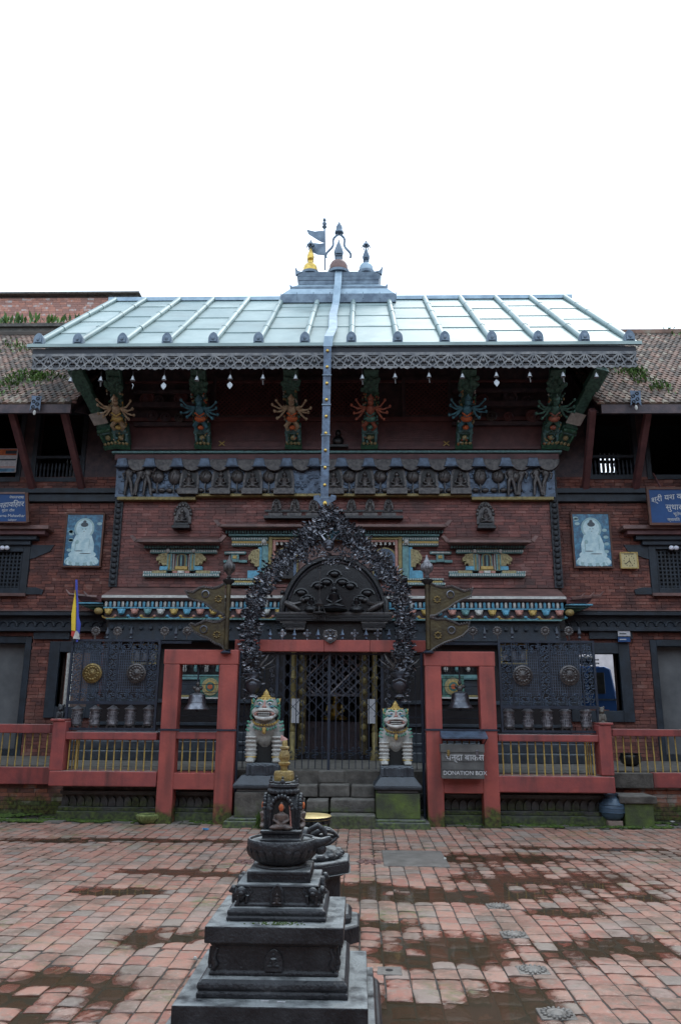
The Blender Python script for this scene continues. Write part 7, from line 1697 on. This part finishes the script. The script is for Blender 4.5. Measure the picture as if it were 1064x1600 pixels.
sq_('top_block', [(.168, .736), (.168, .785), (.164, .79)], bv=.004)
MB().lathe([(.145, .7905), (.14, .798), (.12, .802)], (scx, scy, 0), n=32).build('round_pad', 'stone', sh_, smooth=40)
# relief on dado and blocks (all four sides)
for q in range(4):
    Rm = Matrix.Translation((scx, scy, 0)) @ Matrix.Rotation(q * math.pi / 2, 4, 'Z')
    b = MB(Rm); b.prism([(x * .9, .36 + z * .9) for x, z in arch(.1, .11)], -.328, -.31); buddha(b, (0, -.325, .375), .085, fl=.5); b.build('dado_relief', 'stone', dd, smooth=50)
    for s in (-1, 1):
        b = MB(Rm); b.tube([(s * .3, -.316, .365), (s * .285, -.322, .39), (s * .30, -.318, .42), (s * .285, -.32, .46)], [.012, .014, .012, .008], n=6); b.ell((s * .296, -.318, .40), (.012, .01, .02)); b.build('corner_relief', 'stone', dd, smooth=60)
        # crouching corner lions of the carved block
        b = MB(Rm); c = Vector((s * .19, -.21, .65))
        b.ell(c + Vector((0, 0, .035)), (.03, .028, .035)); b.ell(c + Vector((-s * .005, -.022, .055)), (.026, .02, .022)); b.ell(c + Vector((-s * .005, -.038, .048)), (.014, .01, .01))
        b.tube([c + Vector((-s * .03, -.01, 0)), c + Vector((-s * .035, -.014, .035))], .009, n=6); b.tube([c + Vector((s * .012, -.02, -.005)), c + Vector((s * .012, -.02, .035))], .009, n=6)
        b.tube([c + Vector((-s * .03, .0, .03)), c + Vector((-s * .055, -.0, .05)), c + Vector((-s * .045, 0, .078))], [.012, .01, .006], n=6); b.build('corner_lion', 'stone', ub, smooth=60)
    b = MB(Rm); b.prism([(x, .636 + z) for x, z in arch(.07, .105)], -.232, -.212); b.tube([(x, -.232, .636 + z) for x, z in arch(.06, .098)], .006, n=5); f_ = b.build('niche_frame', 'stone', ub, smooth=40)
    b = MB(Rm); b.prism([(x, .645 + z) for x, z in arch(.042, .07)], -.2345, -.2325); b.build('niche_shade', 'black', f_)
    b = MB(Rm); buddha(b, (0, -.236, .645), .062, fl=.5); b.build('niche_figure', 'bronze', f_, smooth=50)
    # carved inscription strip on top block
    b = MB(Rm); random.seed(q + 5)
    for k in range(22): x = -.14 + .0128 * k; h = random.uniform(.008, .018); b.box(x, x + random.uniform(.003, .007), -.1705, -.1675, .752, .752 + h)
    b.box(-.15, .15, -.1705, -.1675, .773, .776); b.build('inscription', 'bwood', sh_, kind='stuff')
    b = MB(Rm)
    for k in range(30): x = -.31 + .0207 * k; b.ell((x, -.318, .345), (.008, .006, .008), 5, 4)
    b.build('petal_row', 'stone', dd, kind='stuff')
# bowl with petals and spout
bz = .80
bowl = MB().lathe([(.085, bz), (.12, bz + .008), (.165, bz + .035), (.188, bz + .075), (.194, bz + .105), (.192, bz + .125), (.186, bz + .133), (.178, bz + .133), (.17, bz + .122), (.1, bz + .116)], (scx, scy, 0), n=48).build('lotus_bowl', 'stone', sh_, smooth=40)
pm = MB()
for k in range(24):
    a = k * 2 * math.pi / 24
    Rk = Matrix.Translation((scx, scy, 0)) @ Matrix.Rotation(a, 4, 'Z')
    MB(Rk).add([(.125, -.010, bz + .008), (.166, -.021, bz + .032), (.19, -.022, bz + .072), (.195, -.010, bz + .09), (.195, .010, bz + .09), (.19, .022, bz + .072), (.166, .021, bz + .032), (.125, .010, bz + .008), (.186, -.004, bz + .05), (.198, 0, bz + .074), (.186, .004, bz + .05)],
        [(0, 1, 8), (1, 2, 9, 8), (2, 3, 9), (3, 4, 9), (4, 5, 9), (5, 6, 10, 9), (6, 7, 10), (8, 9, 10), (0, 8, 10, 7)]).build('petal', 'stone', bowl, smooth=60)
b = MB(); b.tube([(scx + .17, scy - .02, bz + .11), (scx + .22, scy - .02, bz + .115), (scx + .27, scy - .02, bz + .135)], [.035, .024, .014], n=10); b.ell((scx + .21, scy - .02, bz + .08), (.035, .02, .03)); b.build('spout', 'stone', bowl, smooth=60)
# seat and four niches
SZ = bz + .117
MB().lathe([(.112, SZ), (.112, SZ + .02), (.102, SZ + .026), (.102, SZ + .045), (.112, SZ + .052), (.112, SZ + .066)], (scx, scy, 0), n=4, sq=True).build('seat_block', 'stone', sh_, bevel=.003)
ZN = SZ + .067
co = MB().lathe([(.075, ZN), (.082, ZN + .05), (.08, ZN + .12), (.07, ZN + .165), (.05, ZN + .185)], (scx, scy, 0), n=20).build('niche_core', 'stone', sh_, smooth=50)
for q in range(4):
    Rm = Matrix.Translation((scx, scy, 0)) @ Matrix.Rotation(q * math.pi / 2, 4, 'Z')
    hp = [(-.058, 0), (-.062, .06), (-.06, .11), (-.045, .15), (-.022, .172), (0, .178), (.022, .172), (.045, .15), (.06, .11), (.062, .06), (.058, 0)]
    b = MB(Rm); b.prism([(x, ZN + z) for x, z in hp], -.09, -.05); ho = b.build('naga_hood', 'stone', co, bevel=.005)
    b = MB(Rm)
    for k in range(11): a = math.pi * (k / 10) ; b.ell((.056 * math.cos(a), -.098, ZN + .108 + .066 * math.sin(a)), (.011, .014, .013), 7, 5)
    for s in (-1, 1): b.tube([(s * .058, -.09, ZN + .005), (s * .062, -.094, ZN + .06), (s * .056, -.096, ZN + .11)], [.009, .008, .008], n=6)
    b.build('snake_heads', 'stone', ho, smooth=60)
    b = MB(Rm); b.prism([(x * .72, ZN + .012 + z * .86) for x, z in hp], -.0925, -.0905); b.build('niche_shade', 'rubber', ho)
    b = MB(Rm); buddha(b, (0, -.098, ZN + .0), .165, fl=.9); b.build('seated_buddha', 'nichefig', ho, remesh=.0035)
    b = MB(Rm); b.ell((0, -.113, ZN + .118), (.0135, .008, .02), 10, 7); b.build('vermilion_face', 'orange', ho, smooth=60)
    if q in (0, 1): b = MB(Rm); b.tube([(.045 + (.0 if q == 0 else -.01), -.10, ZN + .13), (.05, -.105, ZN + .07), (.055, -.11, ZN + .01)], .004, n=4); b.build('powder_streak', 'lionlips', ho)
b = MB(); random.seed(8)
ZR_ = ZN + .178
lr = MB().lathe([(.06, ZR_), (.084, ZR_ + .008), (.088, ZR_ + .022), (.078, ZR_ + .032), (.074, ZR_ + .036), (.086, ZR_ + .044), (.084, ZR_ + .056), (.07, ZR_ + .062), (.066, ZR_ + .07)], (scx, scy, 0), n=28).build('lotus_ring', 'stone', sh_, smooth=40)
for k in range(20): a = k * .31416; MB().ell((scx + .083 * math.cos(a), scy + .083 * math.sin(a), ZR_ + .016), (.009, .012, .013), 6, 5, rot=Euler((0, 0, a))).build('petal', 'stone', lr, smooth=60)
zt3 = ZR_ + .07
for q in range(4):
    Rm = Matrix.Translation((scx, scy, 0)) @ Matrix.Rotation(q * math.pi / 2, 4, 'Z'); b = MB(Rm); b.ell((0, -.075, zt3 + .0), (.012, .01, .016), 7, 5); b.ell((0, -.07, zt3 + .02), (.007, .007, .009), 6, 5)
    for s in (-1, 1): b.tube([(s * .015, -.077, zt3 - .006), (s * .04, -.064, zt3 - .004), (s * .058, -.05, zt3)], [.006, .005, .003], n=5)
    b.build('small_guardian', 'stone', lr, smooth=60)
GS = MB().lathe([(.054, zt3 + .002), (.057, zt3 + .012), (.056, zt3 + .042), (.052, zt3 + .052), (.03, zt3 + .056)], (scx, scy, 0), n=24).build('gilt_drum', 'dullgold', sh_, smooth=40)
z = zt3 + .056
MB().lathe([(.019, z), (.021, z + .025), (.032, z + .032), (.034, z + .042), (.024, z + .048), (.024, z + .054), (.031, z + .064), (.031, z + .085), (.024, z + .105), (.02, z + .113), (.027, z + .119), (.025, z + .128), (.016, z + .134), (.015, z + .16), (.012, z + .165)], (scx, scy, 0), n=20).build('gilt_spire', 'dullgold', sh_, smooth=40)
b = MB(); b.add([(scx - .024, scy - .01, z + .16), (scx + .002, scy - .014, z + .158), (scx + .018, scy, z + .17), (scx - .022, scy, z + .195), (scx - .02, scy + .008, z + .16), (scx + .01, scy + .01, z + .165)], [(0, 1, 3), (1, 2, 3), (0, 3, 4), (4, 3, 5), (5, 3, 2)]); b.build('withered_petal', 'lionlips', sh_)
# offerings and leaf litter lying on the ledges
random.seed(14); b = MB()
for k in range(130):
    side = random.random(); x = scx + random.gauss(0.0, .07); y = scy - .258 - random.uniform(0, .06); a = random.uniform(0, 6.28); s = random.uniform(.003, .009)
    if side < .15: x, y = scx + .25 + random.uniform(0, .08), scy + random.uniform(-.3, .1)
    b.add([(x, y, .569), (x + s * math.cos(a), y + s * math.sin(a), .571), (x + s * .5 * math.cos(a + 1.5), y + s * .5 * math.sin(a + 1.5), .5705)], [(0, 1, 2)])
b.build('rice_scraps', 'white', kind='stuff', label='scattered rice grains and scraps on the shrine ledge', cat='offerings')
b = MB()
for k in range(70):
    x = scx + random.gauss(.02, .06); y = scy - .262 - random.uniform(0, .05); r = random.uniform(.004, .009); b.ell((x, y, .568), (r, r, r * .4), 5, 4)
b.build('moss', 'mossmat', kind='stuff', label='thin moss along the foot of the upper shrine block', cat='moss')
for dx, dy in ((-.03, .07), (.05, .06)): MB().box(scx + dx - .02, scx + dx + .02, scy - .468 + dy, scy - .462 + dy, .2505, .254).build('petal_scrap', 'paper', label='small pale petal lying on the lowest shrine slab ' + ('nearer the middle' if dx > 0 else 'towards the left'), cat='petal')
# ================================================================== MANDALA PEDESTAL behind
mcx, mcy = P(472, 1400, 6.45).x, 6.45
mp = thing('mandala_pedestal', (mcx, mcy, 0), 'octagonal stone pedestal with worn brass mandala disc behind the foreground shrine', 'pedestal')
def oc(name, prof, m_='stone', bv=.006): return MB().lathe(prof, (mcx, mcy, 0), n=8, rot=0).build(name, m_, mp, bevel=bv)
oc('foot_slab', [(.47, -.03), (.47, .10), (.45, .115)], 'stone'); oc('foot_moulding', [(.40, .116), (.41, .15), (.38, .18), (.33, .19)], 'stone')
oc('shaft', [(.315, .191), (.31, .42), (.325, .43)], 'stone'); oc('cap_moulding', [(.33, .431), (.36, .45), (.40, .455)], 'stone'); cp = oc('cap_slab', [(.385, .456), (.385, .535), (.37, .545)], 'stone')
for q in range(8):
    Rm = Matrix.Translation((mcx, mcy, 0)) @ Matrix.Rotation(q * math.pi / 4, 4, 'Z'); b = MB(Rm)
    b.box(.350 * 1, .3585, -.12, .12, .475, .52); b.build('cap_panel', 'stone', cp)
vx, vy = P(502, 1330, 6.4).x, 6.35
oc2 = MB().lathe([(.30, .546), (.31, .57), (.26, .60), (.2, .61)], (mcx, mcy, 0), n=24).build('lotus_base', 'stone', mp, smooth=40)
for k in range(18): a = k * .349; MB().ell((mcx + .29 * math.cos(a), mcy + .29 * math.sin(a), .572), (.035, .045, .022), 7, 5, rot=Euler((0, 0, a))).build('petal', 'stone', oc2, smooth=60)
# thunderbolt lying across the top
vj = part('thunderbolt', mp, (mcx, mcy - .1, .61))
for s in (-1, 1):
    for k in range(4):
        a = k * math.pi / 2 + .78; pts = []
        for t in range(7):
            u = t / 6; rr = .07 * math.sin(u * math.pi) ** .8 if u < 1 else 0; pts.append((mcx + .02 + s * (.06 + .19 * u), mcy - .1 + rr * math.cos(a), .70 + rr * math.sin(a)))
        MB().tube(pts, [.017, .018, .017, .016, .014, .012, .01], n=7).build('prong', 'stone', vj, smooth=60)
    MB().tube([(mcx + .02 + s * .05, mcy - .1, .70), (mcx + .02 + s * .26, mcy - .1, .70)], [.025, .012], n=8).build('spike', 'stone', vj, smooth=60)
MB().ell((mcx + .02, mcy - .1, .70), (.075, .065, .065), 16, 12).build('hub', 'stone', vj, smooth=60)
# disc on lotus
dx, dy = P(484, 1277, 6.62).x, 6.62
ds = MB().lathe([(.09, .60), (.07, .70), (.10, .74), (.15, .775), (.16, .79)], (dx, dy, 0), n=28).build('disc_stem', 'stone', mp, smooth=40)
for k in range(20): a = k * .31416; MB().ell((dx + .148 * math.cos(a), dy + .148 * math.sin(a), .775), (.016, .025, .02), 7, 5, rot=Euler((0, 0, a))).build('petal', 'stone', ds, smooth=60)
MB().lathe([(.165, .79), (.172, .796), (.172, .812), (.165, .818), (.01, .820)], (dx, dy, 0), n=48).build('brass_disc', 'discgold', mp, smooth=40)
MB().lathe([(.174, .795), (.176, .803), (.174, .811)], (dx, dy, 0), n=48).build('disc_rim', 'bwood', mp, smooth=60)
b = MB(); b.tube([P(478, 1312, 6.1), P(484, 1297, 6.1), P(497, 1290, 6.1), P(506, 1297, 6.1), P(511, 1312, 6.1)], [.016, .02, .024, .02, .014], n=8); b.build('arched_handle', 'stone', mp, smooth=60)
p = P(477, 1312, 6.05); b = MB(); b.ell(p, (.035, .025, .02)); b.ell(p + Vector((.04, 0, -.005)), (.02, .02, .015)); b.build('offering', 'ledge', smooth=60, label='small pale pink offering lying on the mandala pedestal beside the bowl', cat='offering')
# ================================================================== the other three sides of the courtyard (they stand behind and beside the camera and shade it)
for x0, x1, y0, y1, rx, lab in ((-17, -10.4, -9, 16, 1, 'brick house wing closing the left side of the courtyard'), (10.4, 17, -9, 16, 1, 'brick house wing closing the right side of the courtyard'), (-17, 17, -15.6, -9, 0, 'brick house wing closing the courtyard behind the viewer')):
    t = thing('courtyard_house', ((x0 + x1) / 2, (y0 + y1) / 2, 0), lab, 'house')
    MB().box(x0, x1, y0, y1, 0, 7.2).build('wall', 'brick_wing', t)
    for k in range(5):
        for z in (1.2, 4.3):
            if rx: yy = y0 + (y1 - y0) * (k + .5) / 5; xx = x1 if x0 < 0 else x0; MB().box(xx - .05, xx + .05, yy - .6, yy + .6, z, z + 1.4).build('window', 'navywood', t)
            else: xx = x0 + (x1 - x0) * (k + .5) / 5; MB().box(xx - .6, xx + .6, y1 - .05, y1 + .05, z, z + 1.4).build('window', 'navywood', t)
    a, b, c, d = x0 - .9, x1 + .9, y0 - .9, y1 + .9; mx_, my_ = (x0 + x1) / 2, (y0 + y1) / 2
    if rx: v = [(a, c, 7), (b, c, 7), (b, d, 7), (a, d, 7), (mx_, c, 9.6), (mx_, d, 9.6)]; f = [(0, 1, 4), (1, 2, 5, 4), (2, 3, 5), (3, 0, 4, 5), (0, 3, 2, 1)]
    else: v = [(a, c, 7), (b, c, 7), (b, d, 7), (a, d, 7), (a, my_, 9.6), (b, my_, 9.6)]; f = [(0, 1, 5, 4), (1, 2, 5), (2, 3, 4, 5), (3, 0, 4), (0, 3, 2, 1)]
    MB().add(v, f).build('roof', 'terracotta', t)
